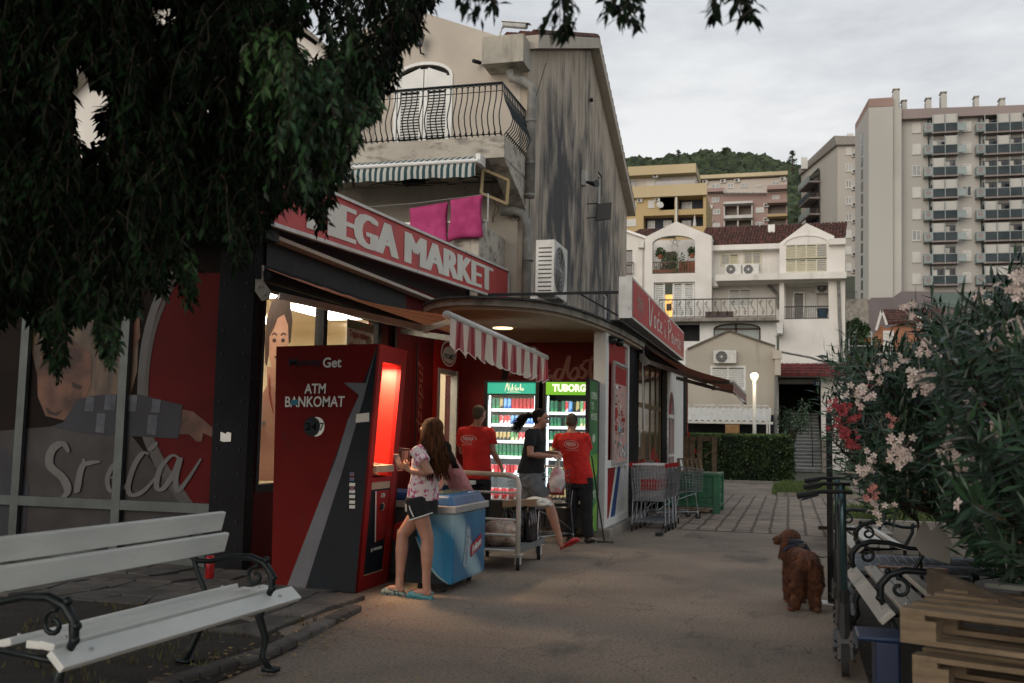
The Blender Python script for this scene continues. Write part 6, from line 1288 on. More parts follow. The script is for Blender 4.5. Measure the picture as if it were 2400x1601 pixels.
for k in range(8):
    t = .50; zz = yp(1912, 412+k*38, Y+10).z; base = V((E_[760].x, E_[760].y, 0)).lerp(V((A_[760].x, A_[760].y, 0)), .42); base.z = zz
    mb = MB(); mb.obox(base+nn*.9+V((0, 0, -1.2)), dd*3.6, nn*.9, V((0, 0, .12))); o = mb.build('balcony', m_slabm, T2); mb = MB(); mb.obox(base+nn*1.8+V((0, 0, -.65)), dd*3.6, nn*.05, V((0, 0, .5))); mb.build('parapet', m_parap if k % 2 else m_gside, o)
    mb = MB(); mb.obox(base+nn*.06+V((0, 0, .1)), dd*3.2, nn*.04, V((0, 0, 1.2))); mb.build('room_opening', M['glassdark'], o)
    if rr.random() < .5: mb = MB(); mb.obox(base+nn*1.6-dd*1.2+V((0, 0, .6)), dd*1.5, nn*.04, V((0, 0, .7))); mb.build('blind', m_blind, o)
# low side building with balcony below second tower
mb = MB(); r_ = rect(1980, 700, 2010, 800, 100); mb.box(r_[0], r_[1]+1, 100, 106, r_[2], r_[3]); r_ = rect(1978, 683, 2009, 702, 99.5)
AN = thing('concrete_annex', 'small stained concrete block with a railing beneath the paler tower', 'building', (r_[0], 100, 9)); mb.build('wall', M['conc'], AN)
railing(AN, r_[0], r_[1], r_[2], r_[3], 99.5, 8, m_rail)
# ------------------------------------------------------------------ orange house at right
Y = 75.0
OH = thing('orange_house', 'orange walled house with a clay tiled roof behind the oleander', 'house', (8, Y, thgt(8, 75)))
m_or = mat('orange render', (.42, .19, .11), (.36, .16, .09), .5, .9)
mb = MB(); wl(mb, [(2052, 860), (2200, 860), (2235, 860), (2235, 772), (2150, 748), (2075, 770), (2066, 762), (2055, 775)], Y, 5); mb.build('wall', m_or, OH)
ra = rect(2068, 745, 2150, 759, Y); a, b = yp(2078, 760, Y-.5), yp(2215, 755, Y-.5); c_, d_ = yp(2066, 729, Y+3), yp(2203, 727, Y+3)
tiled(OH, a, b, c_, d_, 22, 6, r=.14)
mb = MB(); mb.bar(yp(2053, 775, Y-.3), yp(2066, 729, Y-.3), .5, .15); mb.bar(yp(2066, 729, Y-.3), yp(2078, 762, Y-.3), .5, .15); mb.bar(yp(2150, 742, Y-.4), yp(2230, 768, Y-.4), .5, .15); mb.build('gable_trim', M['white'], OH)
mb = MB(); wl(mb, [(2070, 840), (2095, 840), (2095, 775), (2070, 775)], Y-.3, .2); mb.build('porch', M['white'], OH); mb = MB(); wl(mb, [(2112, 815), (2122, 815), (2122, 790), (2112, 790)], Y-.02, .01); mb.build('window', M['glassdark'], OH)
LR = thing('tiled_lean_to', 'low clay tiled roof just above the red oleander flowers', 'roof', yp(2030, 870, 62)); a, b = yp(1978, 850, 62), yp(2075, 850, 62); tiled(LR, a, b, yp(1978, 835, 63.5), yp(2078, 834, 63.5), 14, 3, r=.12); mb = MB(); wl(mb, [(1975, 1050), (2200, 1050), (2200, 862), (2045, 862), (2030, 838), (1990, 852), (1975, 855)], 62.6, 2); mb.build('wall', M['cream'], LR)
PF2 = thing('plant_stand', 'white metal terrace frame holding plants and a green trough right of the white house', 'plant stand', yp(2018, 832, 66))
mb = MB(); p_ = [yp(a_, b2, 66) for a_, b2 in ((1990, 832), (2043, 832), (2043, 779), (1990, 779))]
for i in range(4): mb.tube([p_[i], p_[(i+1) % 4]], .05, 6)
mb.tube([yp(1990, 811, 66), yp(2043, 811, 66)], .05, 6); mb.tube([yp(1990, 788, 66), yp(2043, 788, 66)], .04, 6); mb.build('frame', M['farwhite'], PF2)
mb = MB(); r_ = rect(1993, 822, 2024, 830, 66.2); mb.box(r_[0], r_[1], 66.1, 66.5, r_[2], r_[3]); mb.build('green_trough', mat('green trough', (.02, .18, .10)), PF2); mb = MB(); r_ = rect(2010, 793, 2040, 803, 66.4); mb.box(r_[0], r_[1], 66.3, 66.6, r_[2], r_[3]); mb.build('orange_trough', mat('ochre trough', (.4, .2, .05)), PF2)
for i, (x, y) in enumerate(((2000, 800), (2020, 815), (1985, 790), (2035, 806))): leafclump(yp(x, y, 66.5), .8, 160, .14, 40+i).build('plants', m_leaf, PF2)
# ------------------------------------------------------------------ wooded hill
rr = random.Random(31); mb = MB()
ico = []
bmx = bmesh.new(); bmesh.ops.create_icosphere(bmx, subdivisions=2, radius=1); icov = [v.co.copy() for v in bmx.verts]; icof = [tuple(v.index for v in f.verts) for f in bmx.faces]; bmx.free()
cnt = 0
while cnt < 5400:
    y = rr.uniform(190, 405); x = rr.uniform(-.30*y, .10*y) if cnt < 4200 else rr.uniform(.08*y, .45*y)
    if rr.random() > .35+(y-190)/330: continue
    z = hillz(x, y)
    r = rr.uniform(1.2, 2.7); sd = rr.uniform(0, 99); vs = []
    for v in icov:
        k = 1+.6*noise.noise(v*1.9+V((sd, 0, 0)))+.6*noise.noise(v*5+V((0, sd, 0))); vs.append((x+v.x*r*k, y+v.y*r*k, z+r*.6+v.z*r*k*rr.uniform(.95, 1.15)))
    mb.add(vs, icof); cnt += 1
m_for = mat('woodland crowns', (.05, .07, .028), (.016, .028, .013), .55, .95, island=.45, bump=.9, bsc=2, det=9)
tag(mb.build('forest', m_for), 'dense mixed woodland covering the hill behind the apartment blocks', 'woodland', kind='stuff')
def pine(lab, px, pt, pb_, Y, seed):
    rr = random.Random(seed); t, b = yp(px, pt, Y), yp(px, pb_, Y); T_ = thing('pine_tree', lab, 'tree', b, None); mb = MB(); mb.tube([b-V((0, 0, 6)), t], [.5, .1], 6); mb.build('trunk', M['bark'], T_); lf = MB(); h = t.z-b.z
    for k in range(26): u = rr.random()**.8; rad = (1-u*.8)*h*.30; a = rr.uniform(0, 6.3); merge(lf, leafclump(b+V((math.cos(a)*rad*.7, math.sin(a)*rad*.7, h*u)), (rad*.6+.5, rad*.6+.5, h*.06), 26, h*.05, seed*40+k))
    lf.build('crown', m_for, T_)
pine('pointed pine standing above the skyline at the right end of the hill', 1857, 354, 385, 300, 1)
pine('round topped pine rising above the middle of the wooded hill', 1697, 347, 372, 340, 2)
pine('small dark pine above the skyline left of the middle of the hill', 1590, 352, 372, 350, 3)
# ------------------------------------------------------------------ ice cream freezer
def bluegrad():
    m = mat('blue freezer graphic', (.010, .23, .42), (.003, .06, .19), .9, .3, det=2, lo=.3, hi=.62, coat=.3)
    t = m.node_tree; n = t.nodes; l = t.links; b = n['Principled BSDF']; src = b.inputs['Base Color'].links[0].from_socket
    tcn = n.new('ShaderNodeTexCoord'); wv = n.new('ShaderNodeTexWave'); wv.bands_direction = 'DIAGONAL'; wv.inputs['Scale'].default_value = .45; wv.inputs['Distortion'].default_value = 3; l.new(tcn.outputs['Object'], wv.inputs['Vector'])
    r = n.new('ShaderNodeValToRGB'); r.color_ramp.elements[0].position = .82; r.color_ramp.elements[1].position = 1; l.new(wv.outputs[0], r.inputs[0])
    mm = n.new('ShaderNodeMixRGB'); l.new(r.outputs[0], mm.inputs[0]); l.new(src, mm.inputs[1]); mm.inputs[2].default_value = (.35, .55, .62, 1); l.new(mm.outputs[0], b.inputs['Base Color']); return m
m_bl = bluegrad()
FZ = thing('chest_freezer', 'bright blue chest freezer with a grey rim standing right of the cash machine', 'freezer', (-3.3, 8.9, 0))
fx0, fx1, fy0, fy1 = -3.30, -2.86, 8.45, 9.42
mb = MB(); mb.box(fx0, fx1, fy0, fy1, .08, .70); bevel(mb.build('body', m_bl, FZ), .02, 2)
mb = MB(); mb.box(fx0-.02, fx1+.025, fy0-.02, fy1+.02, .701, .765); bevel(mb.build('rim', M['alu'], FZ), .008, 2)
mb = MB(); mb.add([(fx0, fy0, .766), (fx1, fy0, .766), (fx1, fy1, .766), (fx0, fy1, .766), (fx0+.03, fy0+.05, .86), (fx1-.05, fy0+.05, .86), (fx1-.05, fy1-.05, .86), (fx0+.03, fy1-.05, .86)], [(4, 5, 6, 7), (0, 1, 5, 4), (1, 2, 6, 5), (2, 3, 7, 6), (3, 0, 4, 7)]); bevel(mb.build('lid', mat('blue glossy lid', (.008, .085, .24), (.004, .05, .15), 3, .35, coat=.15), FZ), .03, 3)
mb = MB(); mb.box(fx0+.1, fx1-.12, fy0+.12, fy1-.12, .861, .866); mb.build('sliding_glass', mat('green tinted lid glass', (.05, .16, .12), (.02, .06, .08), 8, .1), FZ)
mb = MB()
for x in (fx0+.1, fx1-.12):
    for y in (fy0+.12, fy1-.12): mb.disc((x, y, .04), (1, 0, 0), .04, .03, 14)
mb.build('castor', M['rubber'], FZ)
q = Q((fx0, fy0-.001, .08), (fx1, fy0-.001, .08), (fx1, fy0-.001, .70), (fx0, fy0-.001, .70))
mb = MB(); q.shape(mb, [(0, .0), (.95, 0), (.70, .12), (.45, .35), (.25, .62), (.12, 1), (0, 1)], .003); mb.build('black_graphic', m_blk, FZ); mb = MB(); q.stroke(mb, [(.20, .66), (.40, .38), (.66, .14), (.92, .02)], .035, .006, .7); mb.build('swoosh', mat('pale blue stroke', (.25, .42, .48)), FZ)
FD = thing('chest_freezer', 'dark chest freezer with a round red badge between the cash machine and the blue freezer', 'freezer', (-3.65, 9.2, 0))
mb = MB(); mb.box(-4.0, -3.36, 8.95, 9.6, .06, .70); bevel(mb.build('body', M['blackpl'], FD), .02); mb = MB(); mb.box(-4.02, -3.35, 8.93, 9.62, .701, .765); mb.build('rim', M['conc'], FD); mb = MB(); mb.box(-3.98, -3.37, 8.98, 9.58, .766, .84); bevel(mb.build('lid', bpy.data.materials['blue glossy lid'], FD), .02)
q = Q((-4.0, 8.949, .08), (-3.36, 8.949, .08), (-3.36, 8.949, .70), (-4.0, 8.949, .70)); mb = MB(); q.shape(mb, [(.72+.17*math.cos(t*PI/10), .62+.17*math.sin(t*PI/10)) for t in range(20)], .004); o = mb.build('red_badge', M['red'], FD); text('m', q, .64, .55, .80, .67, .008, bold=.05).build('lettering', M['whiteclean'], o)
q = Q((fx1+.001, fy0, .08), (fx1+.001, fy1, .08), (fx1+.001, fy1, .70), (fx1+.001, fy0, .70))
qt = Q(q.at(.52, .30, .003), q.at(.86, .44, .003), q.at(.84, .62, .003), q.at(.50, .48, .003)); mb = MB(); qt.rectm(mb, 0, 0, 1, 1, .002); o = mb.build('name_tag', mat('tag red', (.42, .02, .03)), FZ); text('Frikom', qt, .08, .2, .92, .8, .006, bold=.05, shear=.3).build('lettering', M['whiteclean'], o)
mb = MB(); q.shape(mb, [(.28, .22), (.40, .18), (.46, .35), (.52, .52), (.48, .72), (.42, .80), (.36, .72), (.34, .5)], .004); mb.build('pale_splash', mat('pale splash print', (.42, .46, .50), (.2, .3, .36), 14, .5, lo=.45, hi=.55), FZ)
# second, open blue crate shape behind the child
FB = thing('blue_bin', 'small blue container showing behind the blue freezer beside the trolley', 'container', (-3.55, 10.3, 0)); mb = MB(); mb.box(-3.75, -3.35, 10.1, 10.5, 0, .86); bevel(mb.build('body', mat('deep blue plastic', (.01, .07, .16)), FB), .02); mb = MB(); mb.box(-3.78, -3.32, 10.07, 10.53, .861, .9); mb.build('rim', M['metalwhite'], FB)
# ------------------------------------------------------------------ drinks fridges
FY = 13.8
rr = random.Random(12)
CM = {}
def canmat(k, c, c2, r=.3): CM[k] = mat(k+' can print', c, c2, 18, r, metal=.3, lo=.47, hi=.53, stretch=(1, 1, .6))
canmat('green', (.03, .20, .07), (.02, .10, .05)); canmat('red', (.45, .02, .02), (.30, .01, .015)); canmat('blue', (.02, .10, .35), (.15, .3, .5)); canmat('white', (.62, .60, .56), (.45, .05, .05)); canmat('black and gold', (.03, .03, .03), (.35, .25, .1)); canmat('cream', (.6, .5, .3), (.1, .25, .1))
CP = {}
def can(kind, h):
    if (kind, h) not in CP:
        mb = MB(); mb.tube([(0, 0, 0), (0, 0, .008), (0, 0, h-.012), (0, 0, h)], [.026, .031, .031, .025], 12); mb.mi = 1; mb.disc((0, 0, h+.001), (0, 0, 1), .024, .003, 12)
        o = mb.build('drink_can', [CM[kind], M['alu']], None, smooth=False); CP[(kind, h)] = [o, False]
    r = CP[(kind, h)]
    if not r[1]: r[1] = True; return r[0]
    c = r[0].copy(); C.objects.link(c); return c
ORD = ['top', 'second', 'third', 'fourth', 'fifth', 'lowest']
def fridge(name_l, px0, px1, header_m, hname, plan, zs, lit):
    a, b = yp(px0, 1050, FY).x, yp(px1, 1050, FY).x; T_ = thing('drinks_fridge', name_l, 'fridge', ((a+b)/2, FY+.3, 0)); zt = yp(1200, 892, FY).z
    mb = MB(); y1 = FY+.62; t = .05
    mb.box(a, a+t, FY, y1, .12, zt); mb.box(b-t, b, FY, y1, .12, zt); mb.box(a+t, b-t, FY+.001, y1, zt-.05, zt-.001); mb.box(a+t, b-t, y1-.05, y1-.001, .12, zt-.05); mb.box(a+t, b-t, FY+.02, y1-.05, .12, .42); mb.build('cabinet', M['blackpl'], T_)
    mb = MB(); mb.box(a+t+.001, b-t-.001, y1-.07, y1-.055, .42, zt-.28); mb.box(a+t+.001, a+t+.006, FY+.03, y1-.07, .42, zt-.28); mb.box(b-t-.006, b-t-.001, FY+.03, y1-.07, .42, zt-.28); mb.build('liner', mat('fridge liner', (.42, .45, .45)), T_)
    zh0 = yp(1200, 924, FY).z
    mb = MB(); mb.box(a+t, b-t, FY-.02, FY+.1, zh0, zt-.02); hd = mb.build('header', header_m, T_)
    mb = MB(); mb.box(a+t+.012, a+t+.03, FY+.035, FY+.05, .5, zh0-.02); mb.box(b-t-.03, b-t-.012, FY+.035, FY+.05, .5, zh0-.02); mb.build('led_strip', mat('cool led '+hname, (1, 1, 1), None, emit=(.80, .95, 1), es=lit*1.0), T_)
    la = bpy.data.lights.new('fridge light', 'AREA'); la.energy = 3.8*lit/3.5; la.shape = 'RECTANGLE'; la.size = b-a-.2; la.size_y = 1.4; la.color = (.85, .95, 1); lo_ = bpy.data.objects.new('fridge_light', la); C.objects.link(lo_); lo_.location = ((a+b)/2, FY+.03, 1.25); lo_.rotation_euler = (PI/2, 0, 0); adopt(lo_, T_)
    for i, z in enumerate(zs):
        mb = MB(); mb.box(a+t+.008, b-t-.008, FY+.06, y1-.08, z-.012, z-.001); s_ = mb.build('shelf', M['metalwhite'], T_); mb = MB(); mb.box(a+t+.008, b-t-.008, FY+.045, FY+.059, z-.03, z+.012); mb.build('price_rail', M['whiteclean'], s_)
    for i, (z, row) in enumerate(zip(zs, plan)):
        n = len(row); w_ = (b-a-2*t-.08)/n
        for k, ch in enumerate(row):
            if ch == '.': continue
            kd = {'g': 'green', 'r': 'red', 'b': 'blue', 'w': 'white', 'k': 'black and gold', 'c': 'cream'}[ch]; h = .165 if i in (0, 3) else .13
            if i >= len(zs)-1: h = .165
            c = can(kd, h); c.location = (a+t+.04+w_*(k+.5)+rr.uniform(-.003, .003), FY+.095+rr.uniform(-.006, .01), z)
            tag(c, '%s drink can on the %s shelf of the fridge headed %s' % (kd, ORD[min(i, 5)] if i < len(zs)-1 else 'lowest', hname), 'can', '%s cans on one fridge shelf' % kd)
    return T_, a, b, zt, zh0, hd
zz = [yp(1200, y, FY+.06).z for y in (960, 995, 1034, 1070, 1111, 1172)]
m_h1 = mat('lit teal header', (.02, .18, .12), None, emit=(.02, .30, .20), es=.8); m_h2 = mat('lit lime header', (.10, .25, .02), None, emit=(.13, .34, .02), es=.8)
F1, a, b, zt, zh, hd = fridge('drinks fridge with a teal script header left of the open one', 1133, 1262, m_h1, 'Nikšićko', ['ggkbbrrrrrr', 'ggwwwbbwwbb', 'kkkkkccwwwk', 'ggggggggggg', 'wrrwrrwwrrw', 'wrwrwrwwrrw'], zz, 4.5)
q = Q((a+.05, FY-.021, zh), (b-.05, FY-.021, zh), (b-.05, FY-.021, zt-.02), (a+.05, FY-.021, zt-.02))
mb = MB(); S_ = lambda *p: q.stroke(mb, p, .10, .004, 4.4)
S_((.36, .2), (.40, .75), (.42, .85), (.44, .3), (.47, .9)); S_((.49, .55), (.488, .3), (.505, .3)); S_((.52, .85), (.515, .3)); S_((.545, .55), (.52, .42), (.55, .3)); S_((.59, .6), (.57, .5), (.59, .4), (.57, .3)); S_((.575, .72), (.583, .66), (.592, .74)); S_((.615, .55), (.61, .3), (.625, .3)); S_((.66, .55), (.64, .45), (.655, .32)); S_((.69, .85), (.68, .3)); S_((.71, .55), (.685, .42), (.71, .3)); S_((.735, .5), (.72, .4), (.735, .3), (.75, .42), (.735, .5)); S_((.40, .14), (.55, .18), (.70, .14))
mb.build('script_lettering', mat('lit header text', (.6, .65, .5), None, emit=(.6, .7, .5), es=.5), hd)
mb = MB(); mb.panel(frY(FY-.03), rc(a, b, .42, zt-.0), [rc(a+.06, b-.06, .48, zh-.01), rc(a+.05, b-.05, zh+.005, zt-.03)], .025); dr = mb.build('door', M['blackpl'], F1); mb = MB(); mb.quad((a+.05, FY-.028, .47), (b-.05, FY-.028, .47), (b-.05, FY-.028, zh-.01), (a+.05, FY-.028, zh-.01)); mb.build('glass', M['glass'], dr)
F2, a, b, zt, zh, hd = fridge('drinks fridge with a lime green header and its door standing open', 1270, 1396, m_h2, 'TUBORG', ['gg.gwb.kcwb', 'ggg.gg.gcc.', 'gggg.g.kkwb', 'kgkkk.kkkwb', 'gkkgk.kkgkk', 'kkkkkkkkkkk'], [yp(1200, y, FY+.06).z for y in (966, 999, 1031, 1072, 1112, 1170)], 3)
q = Q((a+.05, FY-.021, zh), (b-.05, FY-.021, zh), (b-.05, FY-.021, zt-.02), (a+.05, FY-.021, zt-.02)); text('TUBORG', q, .14, .22, .86, .85, .004, bold=.06).build('lettering', mat('lit white text', (.8, .8, .7), None, emit=(.9, .95, .75), es=.6), hd)
# open door
xh = b-.0; dy0 = FY-.66
mb = MB(); mb.panel(frX(xh+.03), [(dy0, .10), (FY-.03, .10), (FY-.03, zt), (dy0, zt)], (), .05, True); dr = mb.build('open_door', M['blackpl'], F2)
q = Q((xh+.032, dy0+.03, .12), (xh+.032, FY-.04, .12), (xh+.032, FY-.04, zt-.03), (xh+.032, dy0+.03, zt-.03)); mb = MB(); q.rectm(mb, 0, 0, 1, 1, .001)
dg = mb.build('green_graphic', mat('green door print', (.03, .22, .05), (.02, .12, .04), 1.5, .4, det=2), dr)
mb = MB()
for i, s_ in enumerate(('OPEN', 'TO', 'MORE')): merge(mb, text(s_, q, .15, .88-i*.07, .85 if i != 1 else .45, .93-i*.07, .004, bold=.04))
q.shape(mb, [(.5+.2*math.cos(t*PI/8), .62+.03*math.sin(t*PI/8)) for t in range(16)], .004); merge(mb, text('Tuborg', q, .2, .2, .8, .3, .004, bold=.04)); mb.build('lettering', mat('pale green print', (.45, .55, .4)), dg)
mb = MB(); q.shape(mb, [(.0, .3), (1, .38), (1, .52), (0, .5)], .003); q.shape(mb, [(0, 0), (1, 0), (1, .2), (0, .1)], .003); mb.build('lime_wave', mat('lime print', (.2, .4, .04), (.10, .3, .04), 3), dg)
mb = MB(); mb.tube([(xh+.0, dy0-.01, .95), (xh-.0, dy0-.05, 1.1), (xh, dy0-.05, 1.35), (xh, dy0-.01, 1.5)], .014, 8); mb.build('handle', M['blackpl'], dr)
# broom like stick leaning on the door
BS = thing('leaning_pole', 'thin dark pole leaning against the open fridge door', 'pole', (-2.45, 13.2, 0)); mb = MB(); mb.tube([(xh+.22, 13.35, .0), (xh+.06, 13.2, 1.15)], .010, 6); mb.bar((xh+.12, 13.35, .01), (xh+.34, 13.35, .01), .05, .02); mb.build('pole', M['blackpl'], BS)
# ------------------------------------------------------------------ platform trolley with shopping
TR = thing('platform_trolley', 'white tubular platform trolley loaded with bottles beside the blue freezer', 'trolley', (-3.0, 10.8, 0))
xa, xb = -3.42, -2.74
mb = MB(); mb.tube([(xb, 10.2, .12), (xb, 10.2, .88), (xb-.02, 10.2, .95), (xb-.09, 10.2, .985), (xb-.14, 10.2, .99)], .026, 10); mb.tube([(xa, 10.2, .12), (xa, 10.2, .90), (xa+.01, 10.2, .98), (xa-.08, 10.2, 1.0)], .024, 10)
for z in (.80, .52, .36, .20): mb.tube([(xa, 10.2, z), (xb, 10.2, z)], .014, 7)
mb.build('handle_frame', M['metalwhite'], TR, smooth=True)
mb = MB(); mb.tube([(xa-.02, 10.2, 1.0), (xb-.12, 10.2, .985)], .027, 10); mb.build('handle_grip', mat('cream grip', (.50, .42, .30)), TR, smooth=True)
mb = MB(); mb.box(xa, xb-.02, 10.23, 11.35, .185, .215); mb.box(xb-.02, xb+.01, 10.2, 11.37, .17, .225); mb.box(xa-.03, xa, 10.2, 11.37, .17, .225); mb.build('platform', mat('worn grey deck', (.16, .16, .16)), TR)
for x, y in ((xb-.0, 10.22), (xb-.02, 11.2), (xa+.02, 10.25), (xa+.05, 11.2)):
    mb = MB(); mb.disc((x, y, .075), (1, .2, 0), .075, .035, 18); w_ = mb.build('wheel', M['rubber'], TR); mb = MB(); mb.box(x-.028, x-.020, y-.03, y+.03, .06, .165); mb.box(x+.020, x+.028, y-.03, y+.03, .06, .165); mb.box(x-.045, x+.045, y-.045, y+.045, .160, .169); mb.build('fork', M['metalwhite'], w_)
m_bot = mat('dark cola bottle', (.015, .012, .012), (.03, .03, .035), 12, .12, spec=.8); m_shr = mat('clear shrink film', (.55, .52, .48), (.4, .36, .32), 9, .2, alpha=.35, bump=.8, bsc=14)
def bottle():
    mb = MB(); mb.tube([(0, 0, 0), (0, 0, .02), (0, 0, .20), (0, 0, .25), (0, 0, .29), (0, 0, .31)], [.035, .044, .044, .032, .014, .013], 12); o = mb.build('soda_bottle', m_bot, None, smooth=True)
    mb = MB(); mb.cyl((0, 0, .305), .015, .018, 10); c = mb.build('cap', M['blackpl'], o); return o
bp = None
for i, (x, y) in enumerate([(xb-.07-.095*i, 10.95+.095*j) for i in range(4) for j in range(3)]):
    lab = 'dark soda bottle in the shrink wrapped pack on the platform trolley'
    if bp is None: bp = bottle(); o = bp
    else: o = copytree(bp)
    o.location = (x, y, .216); o.scale = (1.05, 1.05, 1.2); tag(o, lab, 'bottle', 'dark soda bottles on the trolley')
def bag(lab, c, r, m, seed, nm='plastic_bag', cat='bag', grp=None):
    rr = random.Random(seed); bm = bmesh.new(); bmesh.ops.create_icosphere(bm, subdivisions=4, radius=1)
    for v in bm.verts:
        k = 1+.28*noise.noise(v.co*1.7+V((seed, 0, 0)))+.12*abs(noise.noise(v.co*5+V((0, seed, 0)))); v.co = V((v.co.x*r[0]*k, v.co.y*r[1]*k, max(v.co.z*k, -.8)*r[2]))
    me = bpy.data.meshes.new(nm); bm.to_mesh(me); bm.free(); me.materials.append(m); o = bpy.data.objects.new(nm, me); C.objects.link(o); o.location = c; me.polygons.foreach_set('use_smooth', [True]*len(me.polygons)); return tag(o, lab, cat, grp)
m_bagb = mat('milky brown bag', (.46, .36, .28), (.20, .13, .10), 6, .25, bump=1, bsc=16)
bag('crumpled clear bag of brown goods low on the platform trolley', (-3.04, 10.5, .335), (.24, .18, .15), m_bagb, 3)
T_ = thing('cardboard_tray', 'flat cardboard tray in torn plastic on top of the trolley load', 'tray', (-2.85, 10.95, .6)); mb = MB(); mb.obox((-2.88, 11.0, .65), (.20, -.03, .02), (.03, .15, 0), (0, 0, .035)); mb.build('cardboard', mat('cardboard', (.36, .25, .16)), T_)
bg = bag('x', (0, 0, 0), (.15, .12, .06), M['signwhite'], 9, 'plastic_wrap'); del bg['label']; del bg['category']; bg.location = (-2.72, 10.97, .66); adopt(bg, T_)
bag('bunched grey plastic wrap at the left end of the trolley', (-3.35, 10.6, .30), (.10, .12, .12), mat('grey wrap', (.25, .24, .23), (.1, .1, .1), 8, .3, bump=1, bsc=18), 6)
# ------------------------------------------------------------------ shopping carts
def cart():
    T_ = thing('shopping_cart', 'x', 'shopping cart', (0, 0, 0), 'shopping carts')
    L0, L1 = -.38, .52; z0a, z0b, zt0, zt1 = .52, .42, .98, .86     # handle end at -Y
    def wd(y, top): t = (y-L0)/(L1-L0); return (.27-.05*t) if top else (.22-.05*t)
    def zz_(y, top): t = (y-L0)/(L1-L0); return (zt0+(zt1-zt0)*t) if top else (.46+.03*t)
    mb = MB(); r = .0032
    for k in range(15):
        y = L0+(L1-L0)*k/14
        mb.tube([(-wd(y, 1), y, zz_(y, 1)), (-wd(y, 0), y-.0, zz_(y, 0)), (wd(y, 0), y, zz_(y, 0)), (wd(y, 1), y, zz_(y, 1))], r, 3)
    for k in range(9):
        t = k/8
        for s_ in (-1, 1): mb.tube([(s_*(wd(L0, 0)+(wd(L0, 1)-wd(L0, 0))*t), L0, zz_(L0, 0)+(zt0-zz_(L0, 0))*t), (s_*(wd(L1, 0)+(wd(L1, 1)-wd(L1, 0))*t), L1, zz_(L1, 0)+(zt1-zz_(L1, 0))*t)], r if k not in (0, 8) else .006, 4)
        for y in (L0, L1): mb.tube([(-(wd(y, 0)+(wd(y, 1)-wd(y, 0))*t), y, zz_(y, 0)+(zz_(y, 1)-zz_(y, 0))*t), ((wd(y, 0)+(wd(y, 1)-wd(y, 0))*t), y, zz_(y, 0)+(zz_(y, 1)-zz_(y, 0))*t)], r if k not in (0, 8) else .006, 4)
    for k in range(13):
        u = -1+2*k/12
        for y in (L0, L1): mb.tube([(u*wd(y, 0), y, zz_(y, 0)), (u*wd(y, 1), y, zz_(y, 1))], r, 3)
        mb.tube([(u*wd(L0, 0), L0, zz_(L0, 0)), (u*wd(L1, 0), L1, zz_(L1, 0))], r, 3)
    mb.build('basket', M['chrome'], T_)
    mb = MB()
    for s_ in (-1, 1):
        mb.tube([(s_*.27, L0-.02, .98), (s_*.24, L0+.04, .5), (s_*.25, L0-.02, .14), (s_*.25, L0+.02, .13)], .009, 6)
        mb.tube([(s_*.20, .40, .46), (s_*.22, L0+.25, .30), (s_*.25, L0+.0, .16)], .008, 6); mb.tube([(s_*.25, L0, .13), (s_*.19, .45, .13)], .010, 6); mb.tube([(s_*.19, .43, .13), (s_*.18, .38, .46)], .008, 6)
    for y in (L0+.1, -.05, .2, .42): mb.tube([(-.24+.05*(y-L0), y, .135), (.24-.05*(y-L0), y, .135)], .006, 5)
    mb.build('frame', M['chrome'], T_)
    mb = MB(); mb.tube([(-.25, L0-.03, 1.0), (.25, L0-.03, 1.0)], .014, 8); mb.build('handle', mat('pale handle', (.55, .52, .5)) if 'pale handle' not in bpy.data.materials else bpy.data.materials['pale handle'], T_)
    mb = MB()
    for s_ in (-1, 1): mb = MB(); mb.box(s_*.27-.025, s_*.27+.025, L0-.06, L0, .965, 1.03); mb.build('handle_end', M['red'], T_)
    mb = MB(); mb.box(-.13, .13, L0+.03, L0+.04, .62, .78); mb.build('child_seat_flap', M['reddark'] if 0 else M['red'], T_)
    for x, y in ((-.25, L0), (.25, L0), (-.19, .43), (.19, .43)):
        mb = MB(); mb.disc((x, y, .055), (1, .15, 0), .055, .026, 14); w_ = mb.build('wheel', M['rubber'], T_); mb = MB(); mb.tube([(x, y, .06), (x, y-.01, .13)], .016, 6); mb.build('fork', M['alu'], w_)
    return T_
ct = cart()
SP = [(-2.07, 15.55, .06, 'nearest shopping cart of the nested row, with a dark red seat flap'), (-2.04, 15.85, .04, 'second shopping cart nested behind the nearest one'), (-2.0, 16.15, .0, 'third shopping cart in the nested row by the produce shop'), (-1.98, 16.45, -.02, 'farthest shopping cart of the nested row'),
      (-2.02, 17.9, -1.0, 'shopping cart turned sideways against the green pallet box'), (-3.12, 12.8, 2.85, 'shopping cart standing at the drinks fridge behind the walking woman')]
for i, (x, y, r, lab) in enumerate(SP):
    if i == 0: ct.location = (x, y, 0); ct.rotation_euler = (0, 0, r); ct['label'] = lab; firstcart = ct
for i, (x, y, r, lab) in enumerate(SP):
    if i: dup(ct, (x, y, 0), r, lab)
TB = thing('tow_bar', 'black tow bar lying on the ground in front of the shopping carts', 'bar', (-1.95, 15.1, 0)); mb = MB(); p0, p1 = gp(1545, 1252, .03), gp(1580, 1225, .05); mb.tube([p0, p1], [.02, .03], 6); mb.obox(p0, (.05, .02, 0), (-.01, .03, 0), (0, 0, .02)); mb.build('bar', M['blackpl'], TB)
